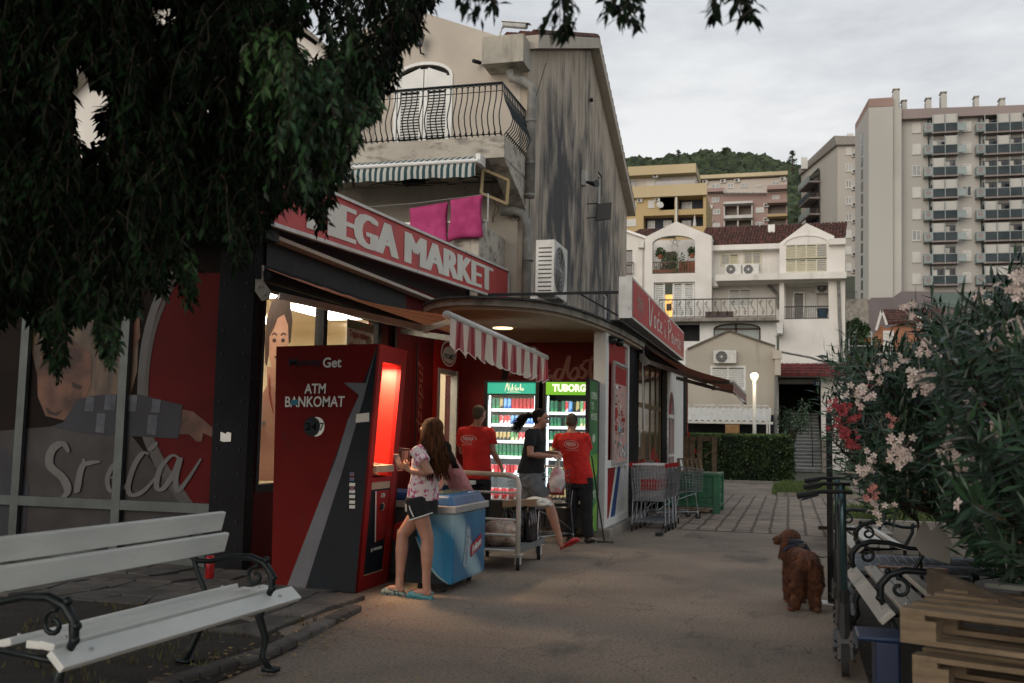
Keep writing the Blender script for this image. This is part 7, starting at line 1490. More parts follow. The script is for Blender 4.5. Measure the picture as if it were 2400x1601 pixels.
# ------------------------------------------------------------------ green pallet box and wooden crates
GB = thing('pallet_box', 'large dark green plastic pallet box beside the shopping carts', 'box', (-1.75, 19.9, 0))
m_grn = mat('green plastic', (.012, .13, .055), (.008, .085, .04), 3, .45, dirt=(.10, .16, .12), dsc=6, dst=(1, 1, 1), dth=(.64, .72))
x0, x1, y0, y1 = -2.35, -1.27, 19.4, 20.55
mb = MB(); mb.box(x0+.04, x1-.04, y0+.04, y1-.04, .12, .74); mb.box(x0, x1, y0, y1, .70, .76); mb.box(x0, x1, y0, y1, .12, .17)
for x in (x0, x1-.13):
    for y in (y0, y1-.13): mb.box(x-.002, x+.132, y-.002, y+.132, 0, .699)
for z in (.30, .46): mb.box(x0+.13, x1-.13, y0+.02, y0+.039, z, z+.03); mb.box(x1-.039, x1-.02, y0+.13, y1-.13, z, z+.03)
for k in range(5): mb.box(x0+.22+k*.15, x0+.25+k*.15, y0+.022, y0+.039, .2, .62)
bevel(mb.build('box', m_grn, GB), .01, 2)
mb = MB(); mb.add([], []); qd = Q((x1-.018, y0+.3, .2), (x1-.018, y1-.3, .2), (x1-.018, y1-.3, .66), (x1-.018, y0+.3, .66)); text('V', qd, .35, .55, .7, .95, .003).build('stencil', mat('pale stencil', (.25, .42, .32)), GB) if 0 else None
qd.stroke(mb, [(.4, .95), (.6, .8), (.35, .65), (.6, .5)], .06, .004, 1.2); qd.stroke(mb, [(.3, .4), (.35, .1)], .05, .004, 1.2); qd.stroke(mb, [(.6, .4), (.65, .12)], .05, .004, 1.2); mb.build('stencil_marks', mat('pale scuff', (.22, .40, .30)), GB)
mb = MB(); mb.box(x0+.02, x0+.9, y0-.3, y0-.22, .06, .1); tag(mb.build('timber_batten', M['wood']), 'pale timber batten lying in front of the green pallet box', 'batten')
WC = thing('wooden_crate', 'tall open wooden crate frame standing behind the green pallet box', 'crate', (-1.9, 21.2, 0))
mb = MB(); Y = 21.2; cz = yp(1640, 1022, Y).z
for px in (1608, 1622, 1640, 1674): x = yp(px, 1060, Y).x; mb.box(x-.05, x+.05, Y, Y+.02, 0, cz)
xl, xr = yp(1603, 1060, Y).x, yp(1680, 1060, Y).x; mb.box(xl, xr, Y+.021, Y+.06, cz-.1, cz); mb.box(xl, xr, Y+.021, Y+.06, .1, .2); mb.bar(yp(1650, 1070, Y+.08), yp(1675, 1052, Y+.08), .03, .08, up=(0, 1, 0)); mb.box(xl, xl+.03, Y+.06, Y+.8, 0, cz); mb.box(xl+.1, xl+.13, Y+.06, Y+.8, 0, cz-.05); mb.build('frame', M['wood'], WC)
TY = thing('wooden_tray', 'small slatted wooden tray leaning on the green pallet box', 'tray', (-1.95, 19.8, .76)); mb = MB(); o_ = V((-2.05, 19.7, .77)); u_, v_ = V((.42, 0, 0)), V((-.06, .2, .24))
for a, b in ((o_, o_+u_), (o_+u_, o_+u_+v_), (o_+u_+v_, o_+v_), (o_+v_, o_)): mb.bar(a, b, .05, .03)
for k in range(1, 5): mb.bar(o_+u_*k/5, o_+u_*k/5+v_, .03, .012)
mb.build('tray', M['wood'], TY)
RC_ = thing('red_cloth', 'bright red cloth hanging at the far end of the produce shop', 'cloth', (-2.3, 26, 1.2)); mb = MB(); p = yp(1617, 1010, 25.8); vs = []
for i in range(9):
    u = i/8
    for j in range(5): v = j/4; vs.append((p.x-.10+.22*v*(.3+u), 25.8+.04*math.sin(v*9), p.z-u*.55-.05*math.sin(v*3)))
mb.add(vs, [(i*5+j, i*5+j+1, (i+1)*5+j+1, (i+1)*5+j) for i in range(8) for j in range(4)]); mb.build('cloth', M['red'], RC_)
# ------------------------------------------------------------------ benches
m_wslat = mat('worn white slat paint', (.74, .75, .71), (.64, .66, .63), 2, .45, stretch=(3, 1, 3), dirt=(.16, .14, .12), dsc=16, dst=(1, 1, 1), dth=(.72, .78), bump=.15)
def bench(lab, mslat, length=2.0, grp=None, backrest=True):
    """faces +X, length along Y centred, origin at ground under the front edge"""
    T_ = thing('park_bench', lab, 'bench', (0, 0, 0), grp); h = length/2
    def slat(c, wdt, th, ang, name='seat_slat', hl=h):
        mb = MB(); a = math.radians(ang); mb.obox(c, (0, hl, 0), V((math.cos(a), 0, math.sin(a)))*wdt/2, V((-math.sin(a), 0, math.cos(a)))*th/2); return bevel(mb.build(name, mslat, T_), .006, 2)
    slat((.02, 0, .40), .10, .035, -42); slat((-.11, 0, .435), .085, .035, -6, hl=h-.09); slat((-.215, 0, .425), .085, .035, 0, hl=h-.13); slat((-.36, 0, .425), .10, .035, 14, hl=h-.1)
    if backrest: slat((-.485, 0, .685), .12, .032, 76, 'back_slat'); slat((-.515, 0, .813), .12, .032, 76, 'back_slat')
    for s_ in (-1, 1):
        y = s_*(h-.28) if s_ > 0 else -(h-.10); mb = MB(); r = .0155
        arm = [(-.53, .62), (-.48, .60), (-.40, .60), (-.25, .635), (-.12, .64), (-.03, .61), (.02, .55), (.025, .47), (-.01, .40)]
        mb.tube([(x, y, z) for x, z in arm], [r, r, r, r*1.2, r*1.4, r*1.5, r*1.5, r*1.4, r], 8)
        sp_ = [(-.085+.062*math.cos(t)*(1-k*.055), .53+.062*math.sin(t)*(1-k*.055)) for k, t in enumerate([PI/2-.2+j*.5 for j in range(15)])]; mb.tube([(-.09, y, .62), (-.075, y, .60)]+[(x, y, z) for x, z in sp_], r*.8, 7)
        mb.tube([(x, y, z) for x, z in ((-.56, .83) if backrest else (-.50, .64), (-.54, .70) if backrest else (-.49, .62), (-.49, .55), (-.42, .42), (-.42, .25), (-.50, .08), (-.54, 0))], [r*.7, r, r, r*1.1, r*1.2, r*1.1, r*1.3], 8)
        mb.tube([(x, y, z) for x, z in ((-.01, .40), (-.05, .30), (.0, .18), (-.02, .08), (.04, 0))], [r, r*1.6, r*1.4, r*1.1, r*1.4], 8); mb.tube([(-.40, y, .40), (-.2, y, .385), (-.01, y, .37)], r, 7)
        mb.obox((.04, y, .012), (.045, 0, 0), (0, .03, 0), (0, 0, .012)); mb.obox((-.54, y, .012), (.045, 0, 0), (0, .03, 0), (0, 0, .012))
        for x, z in ((.03, .47), (.035, .53), (-.02, .63)): mb.ell((x, y, z), .022, 8)
        mb.build('iron_end', M['iron'], T_, smooth=True)
    mb = MB()
    for s_ in (-1, 1):
        for (x, z) in ((.034, .415), (-.11, .455), (-.36, .445)): mb.disc((x, s_*(h-.2), z), (0, 0, 1), .009, .012, 8)
    mb.build('bolts', M['alu'], T_); return T_
b1 = bench('white slatted bench with black scrolled iron ends in the left foreground', m_wslat, 1.98)
b1.location = (-2.95, 4.60, .02); b1.rotation_euler = (0, 0, math.radians(-2))
m_gslat = mat('greying white slat paint', (.50, .49, .44), (.40, .39, .36), 2, .5, stretch=(3, 1, 3), dirt=(.10, .09, .08), dsc=12, dst=(1, 1, 1), dth=(.68, .75), bump=.2)
b2 = bench('nearest right hand bench, its seat end under the pallets', m_gslat, 2.15, 'benches along the right edge', False); b2.location = (.52, 7.3, .0); b2.rotation_euler = (0, 0, PI+math.radians(2))
b3 = dup(b2, (.60, 11.1, 0), PI+math.radians(3), 'farther right hand bench, half hidden under the oleander')
# wire mesh panels lying across
WM = thing('wire_panels', 'stacked wire mesh panels lying between the right hand benches', 'mesh panel', (.9, 9.0, .3))
mb = MB(); o_ = V((.52, 8.75, .36))
for lay, (zo, yo) in enumerate(((0, 0), (.06, .1))):
    for k in range(9): mb.tube([o_+V((0, k*.07+yo, zo)), o_+V((1.1, k*.07-.03+yo, zo+.01))], .004, 4)
    for k in range(17): mb.tube([o_+V((k*.068, yo, zo+.003)), o_+V((k*.068+.01, .56+yo, zo+.003))], .004, 4)
mb.build('mesh', M['chrome'], WM)
for i, (x0, y0, lab) in enumerate(((.95, 8.7, 'short brown board resting under the wire mesh'),)): mb = MB(); mb.obox((x0, y0, .40), (.25, .02, 0), (-.01, .06, 0), (0, 0, .012)); tag(mb.build('wooden_board', mat('brown board', (.22, .12, .08))), lab, 'board')
WBd = thing('broken_board', 'broken pale grey panel propped under the oleander', 'panel', yp(2180, 1320, 8.4)); mb = MB()
pts = [yp(a, b, 7.9) for a, b in ((2138, 1270), (2165, 1215), (2182, 1245), (2205, 1225), (2232, 1275), (2225, 1322), (2160, 1300))]
mb.poly([p+V((0, .0, 0)) for p in pts]); o = mb.build('panel', mat('pale board', (.34, .33, .30)), WBd); s_ = o.modifiers.new('s', 'SOLIDIFY'); s_.thickness = .012
# low planter walls and ground cover
PW = thing('planter_wall', 'low concrete planter wall behind the farther right hand bench', 'planter', (1, 13, 0)); mb = MB(); mb.box(.62, 3, 13.6, 13.75, 0, .42); mb.box(.95, 1.1, 11.9, 13.59, 0, .40); mb.obox((.80, 12.9, .2), (.18, .25, 0), (-.05, .04, 0), (0, 0, .2)); mb.build('wall', M['conc'], PW)
leafclump((1.5, 15.2, .45), (1.0, 1.2, .22), 2200, .035, 51)
def gcov(r): return r.uniform(.62, 2.6), r.uniform(13.8, 17)
gc = blades(2600, gcov, .12, 9); gc.v = [(x, y, z+.36) for x, y, z in gc.v]; tag(gc.build('ground_cover', m_grass), 'low green ground cover growing in the concrete planter', 'ground cover', kind='stuff')
mb = MB(); mb.box(.64, 3, 13.76, 17.2, 0, .37); tag(mb.build('soil_bed', m_soil), kind='structure')
# post with base plate
PO = thing('steel_post', 'upright black steel post on a base plate beside the dog', 'post', (.335, 9.26, 0)); zt = yp(1943, 968, 9.26).z
mb = MB(); mb.box(.315, .365, 9.24, 9.29, .01, zt); mb.build('tube', M['dark'], PO); mb = MB(); mb.box(.24, .44, 9.16, 9.37, .0, .012); 
for x in (.26, .42): mb.cyl((x, 9.2, .012), .008, .012, 6)
mb.build('base_plate', M['alu'], PO); mb = MB(); mb.bar((.24, 9.23, yp(1940, 1237, 9.26).z), (.55, 9.23, yp(1940, 1237, 9.26).z), .03, .03); mb.build('cross_bar', M['dark'], PO)
# parked kick scooters
def scooter(lab, grp):
    T_ = thing('kick_scooter', lab, 'scooter', (0, 0, 0), grp)    # front wheel at origin, deck towards +Y
    mb = MB(); mb.disc((0, 0, .10), (1, 0, 0), .10, .045, 22); mb.disc((0, .95, .10), (1, 0, 0), .10, .045, 22); mb.build('wheel', M['rubber'], T_)
    mb = MB(); mb.tube([(0, .02, .22), (0, .03, .42), (0, .06, .50)], [.045, .036, .03], 8); mb.bar((0, -.03, .10), (0, .02, .26), .09, .05); mb.build('fork', M['blackpl'], T_)
    mb = MB()
    for s_ in (-1, 1): mb.tube([(s_*.045+.012*math.cos(t), -.02+.012*math.sin(t), .09+t*.0075) for t in [k*.5 for k in range(34)]], .005, 4)
    mb.build('spring', M['dark'], T_)
    mb = MB(); mb.tube([(0, .05, .48), (0, .12, 1.00), (0, .13, 1.08)], [.024, .022, .024], 10); mb.build('stem', mat('teal black stem', (.014, .022, .026), (.05, .10, .11), 1.5, .3, metal=.6, lo=.55, hi=.8), T_, smooth=True)
    mb = MB(); mb.tube([(-.27, .10, 1.06), (-.12, .14, 1.09), (0, .13, 1.09), (.06, .14, 1.09)], .013, 8); mb.tube([(-.27, .10, 1.06), (-.15, .12, 1.08)], .019, 8); mb.tube([(-.14, .10, 1.07), (-.24, .04, 1.04)], .006, 5); mb.build('handlebar', M['dark'], T_)
    mb = MB(); mb.tube([(0, .10, 1.05), (-.03, .0, .9), (-.03, .0, .5), (0, .03, .3)], .005, 5); mb.build('cable', M['blackpl'], T_)
    mb = MB(); mb.box(-.075, .075, .18, .85, .10, .135); mb.bar((0, .05, .22), (0, .22, .12), .06, .04); mb.bar((0, .8, .13), (0, 1.0, .22), .06, .015); mb.build('deck', M['blackpl'], T_); return T_
sc1 = scooter('nearest dark kick scooter with a coil spring fork at the right edge of the road', 'kick scooters parked by the benches'); p = gp(1982, 1585); sc1.location = (p.x, p.y, 0); sc1.rotation_euler = (0, math.radians(-.5), math.radians(-3)); sc1.scale = (1, 1, 1.0)
for (px, Y, lab) in ((1972, 7.7, 'second kick scooter, just behind the nearest one'), (1962, 8.9, 'farthest kick scooter, directly behind the black post')):
    dup(sc1, (yp(px, 1300, Y).x, Y, 0), (0, 0, math.radians(-6)), lab)
# pallets, plank and blue bin
def pallet(lab):
    T_ = thing('pallet', lab, 'pallet', (0, 0, 0), 'wooden pallets stacked at lower right')   # corner at origin, long +X, short +Y
    mb = MB()
    for k in range(5): y = k*.178; mb.box(0, 1.2, y, y+.088, .122, .144)
    mb.build('top_boards', M['wood'], T_)
    mb = MB()
    for x in (0, .55, 1.1): mb.box(x, x+.1, 0, .793, .10, .1215)
    mb.build('cross_boards', M['wood'], T_)
    for x in (0, .53, 1.055):
        for y in (0, .344, .688): mb = MB(); mb.box(x, x+.145, y, y+.1, .022, .0995); mb.build('block', M['wood'], T_)
    mb = MB()
    for y in (0, .344, .688): mb.box(0, 1.2, y, y+.1, 0, .0215)
    mb.build('bottom_boards', M['wood'], T_); return T_
p1 = pallet('topmost pallet of the stack at lower right'); ang = math.radians(-22)
p1.location = (.45, 4.62, .56); p1.rotation_euler = (0, 0, ang)
dup(p1, (.50, 4.66, .36), math.radians(-20), 'middle pallet of the stack, mostly in shadow'); dup(p1, (.47, 4.7, .20), math.radians(-21), 'lowest pallet of the stack at lower right')
mb = MB(); a, b = yp(2178, 1342, 5.6), yp(2440, 1445, 4.75); mb.bar(a-V((0, 0, .04)), b-V((0, 0, .04)), .03, .13); tag(mb.build('plank', mat('dark mossy plank', (.13, .10, .07), (.06, .05, .035), 5, .9, bump=.4)), 'dark old plank lying on edge across the topmost pallet', 'plank')
mb = MB(); a, b = yp(2330, 1372, 5.4), yp(2470, 1385, 5.0); mb.bar(a, b, .1, .02); tag(mb.build('plank', mat('pale green plank', (.25, .27, .24))), 'thin pale plank behind the dark one at the right edge', 'plank')
BB = thing('blue_bin', 'narrow blue plastic bin with an overhanging lid in front of the pallets', 'bin', gp(2065, 1640)); p = gp(2070, 1498, .50)
mb = MB(); mb.box(p.x-.035, p.x+.075, p.y, p.y+.22, .0, .487); m_bb = mat('strong blue plastic', (.005, .022, .075), (.003, .014, .05), 4, .4); bevel(mb.build('body', m_bb, BB), .012); mb = MB(); mb.box(p.x-.115, p.x+.095, p.y-.02, p.y+.25, .488, .51); bevel(mb.build('lid', m_bb, BB), .01)
# ------------------------------------------------------------------ foreground vegetation
def inpoly(x, y, P):
    c = False; j = len(P)-1
    for i in range(len(P)):
        if (P[i][1] > y) != (P[j][1] > y) and x < (P[j][0]-P[i][0])*(y-P[i][1])/(P[j][1]-P[i][1])+P[i][0]: c = not c
        j = i
    return c
def leaf(mb, p, d, n_, l, w_):
    """folded lance leaf: base p, direction d, facing n_"""
    s_ = d.cross(n_)
    if s_.length < 1e-4: s_ = d.orthogonal()
    s_.normalize(); up = s_.cross(d)
    a = p+d*l*.45-up*l*.03; t = p+d*l-up*l*.10
    mb.add([p, a+s_*w_/2+up*w_*.16, t, a-s_*w_/2+up*w_*.16, a], [(0, 1, 4), (1, 2, 4), (0, 4, 3), (3, 4, 2)])
rr = random.Random(77)
CROWN = [(-260, -420), (1035, -420), (1035, -10), (1000, 30), (985, 80), (935, 120), (925, 200), (880, 215), (888, 265), (850, 285), (845, 335), (812, 372), (832, 412), (788, 418), (808, 470), (770, 480), (765, 575), (738, 590), (735, 500), (690, 470), (640, 500), (610, 560), (548, 640), (530, 560), (450, 530), (460, 700), (430, 715), (415, 610), (385, 600), (390, 700), (330, 640), (320, 730), (275, 735), (283, 790), (262, 860), (235, 800), (225, 730), (165, 760), (140, 900), (118, 850), (95, 770), (60, 720), (-260, 900)]
HOLES = [[(166, 150), (190, 125), (225, 180), (262, 200), (255, 250), (240, 265), (250, 320), (225, 345), (205, 345), (172, 300), (164, 220)], [(690, 90), (715, 60), (725, 15), (750, 20), (745, 60), (770, 85), (770, 125), (720, 110)], [(325, -5), (420, -5), (400, 25), (350, 20)]]
TIPS = [[(1070, -60), (1130, -60), (1128, 55), (1105, 25), (1075, 10)], [(1142, -60), (1168, -60), (1165, 38), (1146, 25)], [(1268, -60), (1362, -60), (1352, 60), (1310, 85), (1272, 70)], [(1392, -60), (1532, -60), (1502, 62), (1470, 45), (1440, 50), (1405, 20)], [(1655, -60), (1690, -60), (1685, 30), (1665, 40)], [(1715, -60), (1775, -60), (1765, 50), (1740, 48), (1722, 20)]]
BT = thing('tree', 'big dark pendulous tree overhanging the left side of the picture', 'tree', (-5.2, 2.6, 0))
lf = MB(); tw = MB()
def edge_ok(x, y):
    return inpoly(x, y, CROWN) and (rr.random() < .10 or not any(inpoly(x, y, h) for h in HOLES))
def hang(p, L_, n, side, ls, chk=None):
    d = V((side.x, side.y, -.5)).normalized(); q_ = p.copy(); pts = [p.copy()]
    for i in range(n):
        d = (d+V((rr.gauss(0, .10), rr.gauss(0, .10), -.22))).normalized(); q_ = q_+d*L_/n
        s = toscr(q_)
        if chk and not chk(*s): break
        pts.append(q_.copy()); sd = 1 if i % 2 else -1; o = d.orthogonal().normalized(); o = Matrix.Rotation(rr.uniform(0, 6.28), 3, d) @ o
        ld = (d*.75+o*.75*sd+V((0, 0, -.3))).normalized(); leaf(lf, q_, ld, V((rr.gauss(0, .5), rr.gauss(0, .5)-.3, 1)).normalized(), ls*rr.uniform(.7, 1.2), ls*rr.uniform(.30, .42))
    if len(pts) > 2: tw.tube(pts, [.004]+[.0018]*(len(pts)-1), 3, cap=False)
def crown(n, poly, dmin, dmax, chk, ls=.062, Lr=(.2, .45), bx=None):
    xs = [a for a, b in poly]; ys = [b for a, b in poly]; k = 0
    while k < n:
        x, y = rr.uniform(min(xs), max(xs)), rr.uniform(min(ys), max(ys))
        if not inpoly(x, y, poly) or (chk and not chk(x, y)): continue
        if x > 420 and ls > .057 and noise.noise(V((x/60, y/60, 5))) > .20: continue
        d = rr.uniform(dmin, dmax); r_ = ray(x, y); p = V((0, 0, CAMH))+r_*d
        if p.z < .8: continue
        k += 1; a = rr.uniform(0, 6.28); hang(p, rr.uniform(*Lr), rr.randint(9, 15), V((math.cos(a), math.sin(a), 0)), ls, chk)
crown(7600, CROWN, 3.6, 7.6, edge_ok, .058, (.13, .32))
crown(4200, [(-260, -420), (640, -420), (600, 420), (480, 480), (-260, 760)], 4.5, 8.0, edge_ok, .10)
for T_ in TIPS: crown(16, T_, 3.0, 3.6, lambda x, y, T_=T_: inpoly(x, y, T_), .055, (.12, .26))
# crown over and behind the viewer, unseen but shading the foreground
for _ in range(7500):
    p = V((rr.uniform(-8.5, .2), rr.uniform(-6, 5.2), rr.uniform(4.3, 6.8)))
    s = toscr(p)
    if -300 < s[0] < 2700 and -150 < s[1] < 1700: continue
    a = V((rr.uniform(-1, 1), rr.uniform(-1, 1), rr.uniform(-.4, .4))).normalized(); leaf(lf, p, a, V((0, 0, 1)), rr.uniform(.2, .42), rr.uniform(.12, .2))
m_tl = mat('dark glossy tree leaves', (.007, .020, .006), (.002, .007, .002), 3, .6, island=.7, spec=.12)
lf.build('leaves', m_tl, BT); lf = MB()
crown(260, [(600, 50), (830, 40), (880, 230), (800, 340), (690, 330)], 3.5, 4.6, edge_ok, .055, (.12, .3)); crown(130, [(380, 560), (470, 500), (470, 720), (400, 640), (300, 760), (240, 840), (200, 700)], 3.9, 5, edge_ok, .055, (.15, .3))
lf.build('leaves', mat('highlight tree leaves', (.045, .10, .028), (.015, .045, .02), 3, .45, island=.6, spec=.35), BT); tw.build('twigs', M['bark'], BT)  # lighter leaf colour stands in for highlights on the foliage
mb = MB(); mb.tube([(-5.2, 2.6, -.05), (-5.15, 2.65, 1.2), (-5.25, 2.6, 2.6), (-5.0, 2.9, 3.8)], [.34, .26, .23, .19], 14); mb.build('trunk', M['bark'], BT, smooth=True)
mb = MB()
for k in range(22):
    x, y = rr.uniform(-200, 900), rr.uniform(-380, 40 if k > 6 else 160)
    e = V((0, 0, CAMH))+ray(x, y)*rr.uniform(4, 6.5); s_ = V((-5.0, 2.9, 3.8)); m_ = s_.lerp(e, .5)+V((0, 0, .5))
    mb.tube([s_, s_.lerp(m_, .5)+V((0, 0, .3)), m_, m_.lerp(e, .5)+V((rr.uniform(-.1, .1), 0, .1)), e], [.09, .06, .04, .025, .012], 7)
mb.build('branches', M['bark'], BT, smooth=True)
# oleander
OM = [(2040, 880), (2075, 850), (2105, 815), (2140, 825), (2185, 780), (2235, 765), (2270, 765), (2330, 715), (2420, 680), (2620, 670), (2620, 1330), (2420, 1325), (2330, 1315), (2262, 1270), (2240, 1210), (2170, 1165), (2110, 1160), (2040, 1178), (2010, 1130), (2050, 1080), (2045, 1010), (2030, 965), (2020, 925), (1975, 890), (2010, 860), (2015, 880)]
OL = thing('oleander', 'large oleander bush with long narrow leaves and pale pink flowers filling the right side', 'bush', (2.1, 7.2, 0))
lf = MB(); st = MB(); root = V((2.1, 7.4, .1))
def whorl(p, d, n, l):
    for i in range(n):
        q_ = p+d*(i*.022); o = Matrix.Rotation(i*2.1+rr.uniform(-.4, .4), 3, d) @ d.orthogonal().normalized(); a = rr.uniform(.55, 1.15); ld = (d*math.cos(a)+o*math.sin(a)).normalized(); leaf(lf, q_, ld, d, l*rr.uniform(.65, 1.15), l*rr.uniform(.13, .18))
tips = []
k = 0
while k < 1900:
    x, y = rr.uniform(1955, 2620), rr.uniform(600, 1500)
    if not inpoly(x, y, OM): continue
    near = rr.random() < .12
    Y = rr.uniform(4.2, 5.5) if (near and x > 2180) else rr.uniform(5.8, 9.2); p = yp(x, y, Y)
    if p.z < .25: continue
    d = (p-root-V((0, 0, -.6))).normalized(); d = (d+V((rr.gauss(0, .35), rr.gauss(0, .35)-.1, rr.gauss(.15, .3)))).normalized(); k += 1
    whorl(p-d*.2, d, rr.randint(12, 20), .135 if x > 2050 else .115); tips.append((x, y, p, d))
    if rr.random() < .4: m_ = root.lerp(p, .6)+V((rr.uniform(-.1, .1), rr.uniform(-.1, .1), .2)); st.tube([root+V((rr.uniform(-.3, .3), rr.uniform(-.4, .4), 0)), m_, p], [.018, .012, .005], 5)
m_ol = mat('oleander leaves', (.025, .066, .028), (.008, .024, .012), 4, .34, island=.75, spec=.5)
lf.build('leaves', m_ol, OL); lf = MB()
for x, y, p, d in tips[::3]:
    for _ in range(3): o = (d+V((rr.gauss(0, .6), rr.gauss(0, .6)-.2, rr.gauss(0, .5)))).normalized(); leaf(lf, p-d*.08, o, V((rr.gauss(0, 1), rr.gauss(0, 1), 1)).normalized(), rr.uniform(.10, .18), rr.uniform(.016, .026))
lf.build('leaves', mat('paler oleander leaves', (.045, .095, .035), (.018, .05, .028), 5, .34, island=.6, spec=.5), OL); st.build('stems', M['bark'], OL)
def blossom(mb, p, n, r, s):
    for _ in range(n):
        q_ = p+V((rr.gauss(0, r*.5), rr.gauss(0, r*.5), rr.gauss(0, r*.6))); d = V((rr.gauss(0, .6)-.3, -1+rr.gauss(0, .5), rr.gauss(.2, .5))).normalized(); o = d.orthogonal().normalized(); b = d.cross(o)
        mb.tube([p-V((0, 0, .03)), q_-d*.002], .0012, 3)
        for i in range(5):
            t = i*2*PI/5+rr.uniform(-.1, .1); e = o*math.cos(t)+b*math.sin(t); e2 = o*math.cos(t+.45)+b*math.sin(t+.45); e1 = o*math.cos(t-.45)+b*math.sin(t-.45); mb.add([q_, q_+e1*s*.7+d*s*.22, q_+e*s+d*s*.12, q_+e2*s*.7+d*s*.22], [(0, 1, 2, 3)])
m_fl = mat('pale pink petals', (.74, .66, .60), (.66, .52, .48), 30, .6, island=.2); m_rf = mat('red petals', (.50, .09, .10), (.38, .04, .06), 30, .6, island=.3); m_cf = mat('coral petals', (.50, .24, .20), (.42, .14, .13), 30, .6, island=.25)
for (x, y, Y, n, r, s, m) in ((2158, 882, 5.6, 16, .07, .024, 0), (2178, 905, 5.7, 10, .05, .024, 0), (2105, 1052, 5.8, 18, .07, .024, 0), (2120, 1075, 5.8, 10, .06, .024, 0), (2222, 1035, 5.2, 14, .06, .024, 0), (2248, 1085, 5.2, 18, .07, .024, 0), (2016, 920, 6.5, 18, .09, .024, 0), (2270, 925, 5.6, 10, .05, .024, 0), (2390, 680, 5.0, 22, .10, .024, 0), (2325, 800, 5.4, 12, .06, .024, 0), (2180, 815, 6.3, 10, .06, .022, 0), (2030, 1100, 6.4, 14, .08, .022, 0), (2330, 1010, 5.2, 6, .05, .022, 0), (2270, 1125, 5.3, 6, .05, .02, 0), (2246, 1182, 4.9, 1, .001, .032, 0), (2060, 1185, 6.6, 12, .07, .022, 0), (2385, 780, 5.2, 12, .07, .022, 0), (2060, 865, 6.8, 12, .07, .022, 0), (2110, 840, 6.4, 6, .06, .022, 0), (2090, 985, 6.2, 4, .04, .02, 2), (2045, 1155, 6.4, 7, .05, .022, 2), (2240, 1000, 5.5, 5, .04, .02, 0), (2140, 735, 6.2, 6, .05, .022, 0), (2300, 700, 5.6, 6, .05, .022, 0)):
    mb = MB(); blossom(mb, yp(x, y, Y*.86), n, r*.85, s*.9); mb.build('blossom_cluster', (m_fl, m_rf, m_cf)[m], OL)
RO = thing('red_oleander', 'red flowering oleander branches showing left of the pale pink bush', 'bush', (1.0, 8.4, 0)); lf = MB(); st = MB()
for _ in range(85):
    x, y = rr.gauss(1992, 26), rr.gauss(985, 60); p = yp(x, y, rr.uniform(7.2, 8.2)); d = (p-V((1.0, 8.4, .3))).normalized(); whorl(p-d*.15, d, 12, .12); st.tube([(1.0, 8.4, 0), V((.95, 8.3, .8)), p], [.015, .01, .004], 4)
lf.build('leaves', m_ol, RO); st.build('stems', M['bark'], RO)
for (x, y, n, r) in ((1970, 985, 9, .11), (1985, 1000, 7, .10), (2010, 978, 6, .07), (1978, 1020, 9, .07), (1995, 1040, 10, .06), (1962, 950, 8, .06), (2035, 905, 6, .06), (1985, 950, 7, .05)): mb = MB(); blossom(mb, yp(x, y, 6.9), n, r*.8, .024); mb.build('blossom_cluster', m_rf, RO)
# trees beyond the right edge shade the foreground corner
T_ = thing('tree', 'shade tree just outside the right edge of the view', 'tree', (3.6, 3.5, 0)); mb = MB(); mb.tube([(3.6, 3.5, 0), (3.6, 3.5, 3)], [.2, .14], 10); mb.build('trunk', M['bark'], T_); lf = MB()
for _ in range(2600):
    p = V((rr.uniform(1.9, 6), rr.uniform(-2, 7), rr.uniform(3.0, 5.5))); s = toscr(p)
    if -300 < s[0] < 2480 and -100 < s[1] < 1700: continue
    a = V((rr.uniform(-1, 1), rr.uniform(-1, 1), rr.uniform(-.4, .4))).normalized(); leaf(lf, p, a, V((0, 0, 1)), rr.uniform(.2, .4), rr.uniform(.12, .2))
lf.build('leaves', m_tl, T_)
# ------------------------------------------------------------------ people
def J(px, py, Y): return yp(px, py, Y)
def limb(mb, pts, rs, n=12): mb.tube(pts, rs, n)
def organic(o, vox=.008, sm=3, disp=0, dsz=.09):
    r = o.modifiers.new('r', 'REMESH'); r.mode = 'VOXEL'; r.voxel_size = vox; r.use_smooth_shade = True
    s = o.modifiers.new('s', 'SMOOTH'); s.iterations = sm; s.factor = .5
    if disp:
        t = bpy.data.textures.new('folds', 'CLOUDS'); t.noise_scale = dsz; t.noise_depth = 2
        d = o.modifiers.new('d', 'DISPLACE'); d.texture = t; d.strength = disp; d.mid_level = .5; d.texture_coords = 'GLOBAL'
    return o
def hand(mb, w_, d, pn, s=1.0, curl=.6, side=1):
    """w_ wrist, d pointing along the fingers, pn palm normal"""
    d = V(d).normalized(); pn = (V(pn)-d*V(pn).dot(d)).normalized(); t = d.cross(pn).normalized()*side
    mb.loft([(w_, t*.022*s, pn*.018*s), (w_+d*.03*s, t*.032*s, pn*.016*s), (w_+d*.075*s, t*.040*s, pn*.014*s), (w_+d*.088*s, t*.038*s, pn*.010*s)], 12)
    for i, (off, ln) in enumerate(((-.030, .060), (-.010, .072), (.011, .078), (.031, .070))):
        p = w_+d*.078*s+t*off*s; dd = d.copy(); pts = [p-d*.02*s]; 
        for k in range(3):
            a = curl*(.5+.35*k); dd = (d*math.cos(a)+pn*math.sin(a)).normalized(); pts.append(p.copy()); p = p+dd*ln*s*(.42, .32, .26)[k]
        pts.append(p); mb.tube(pts, [.010*s, .0098*s, .0088*s, .008*s, .006*s], 8)
    p = w_+d*.025*s+t*.026*s; mb.tube([p-t*.012*s, p+t*.02*s+d*.02*s+pn*.01*s, p+t*.028*s+d*.048*s+pn*.022*s, p+t*.024*s+d*.068*s+pn*.034*s], [.013*s, .012*s, .010*s, .007*s], 8)
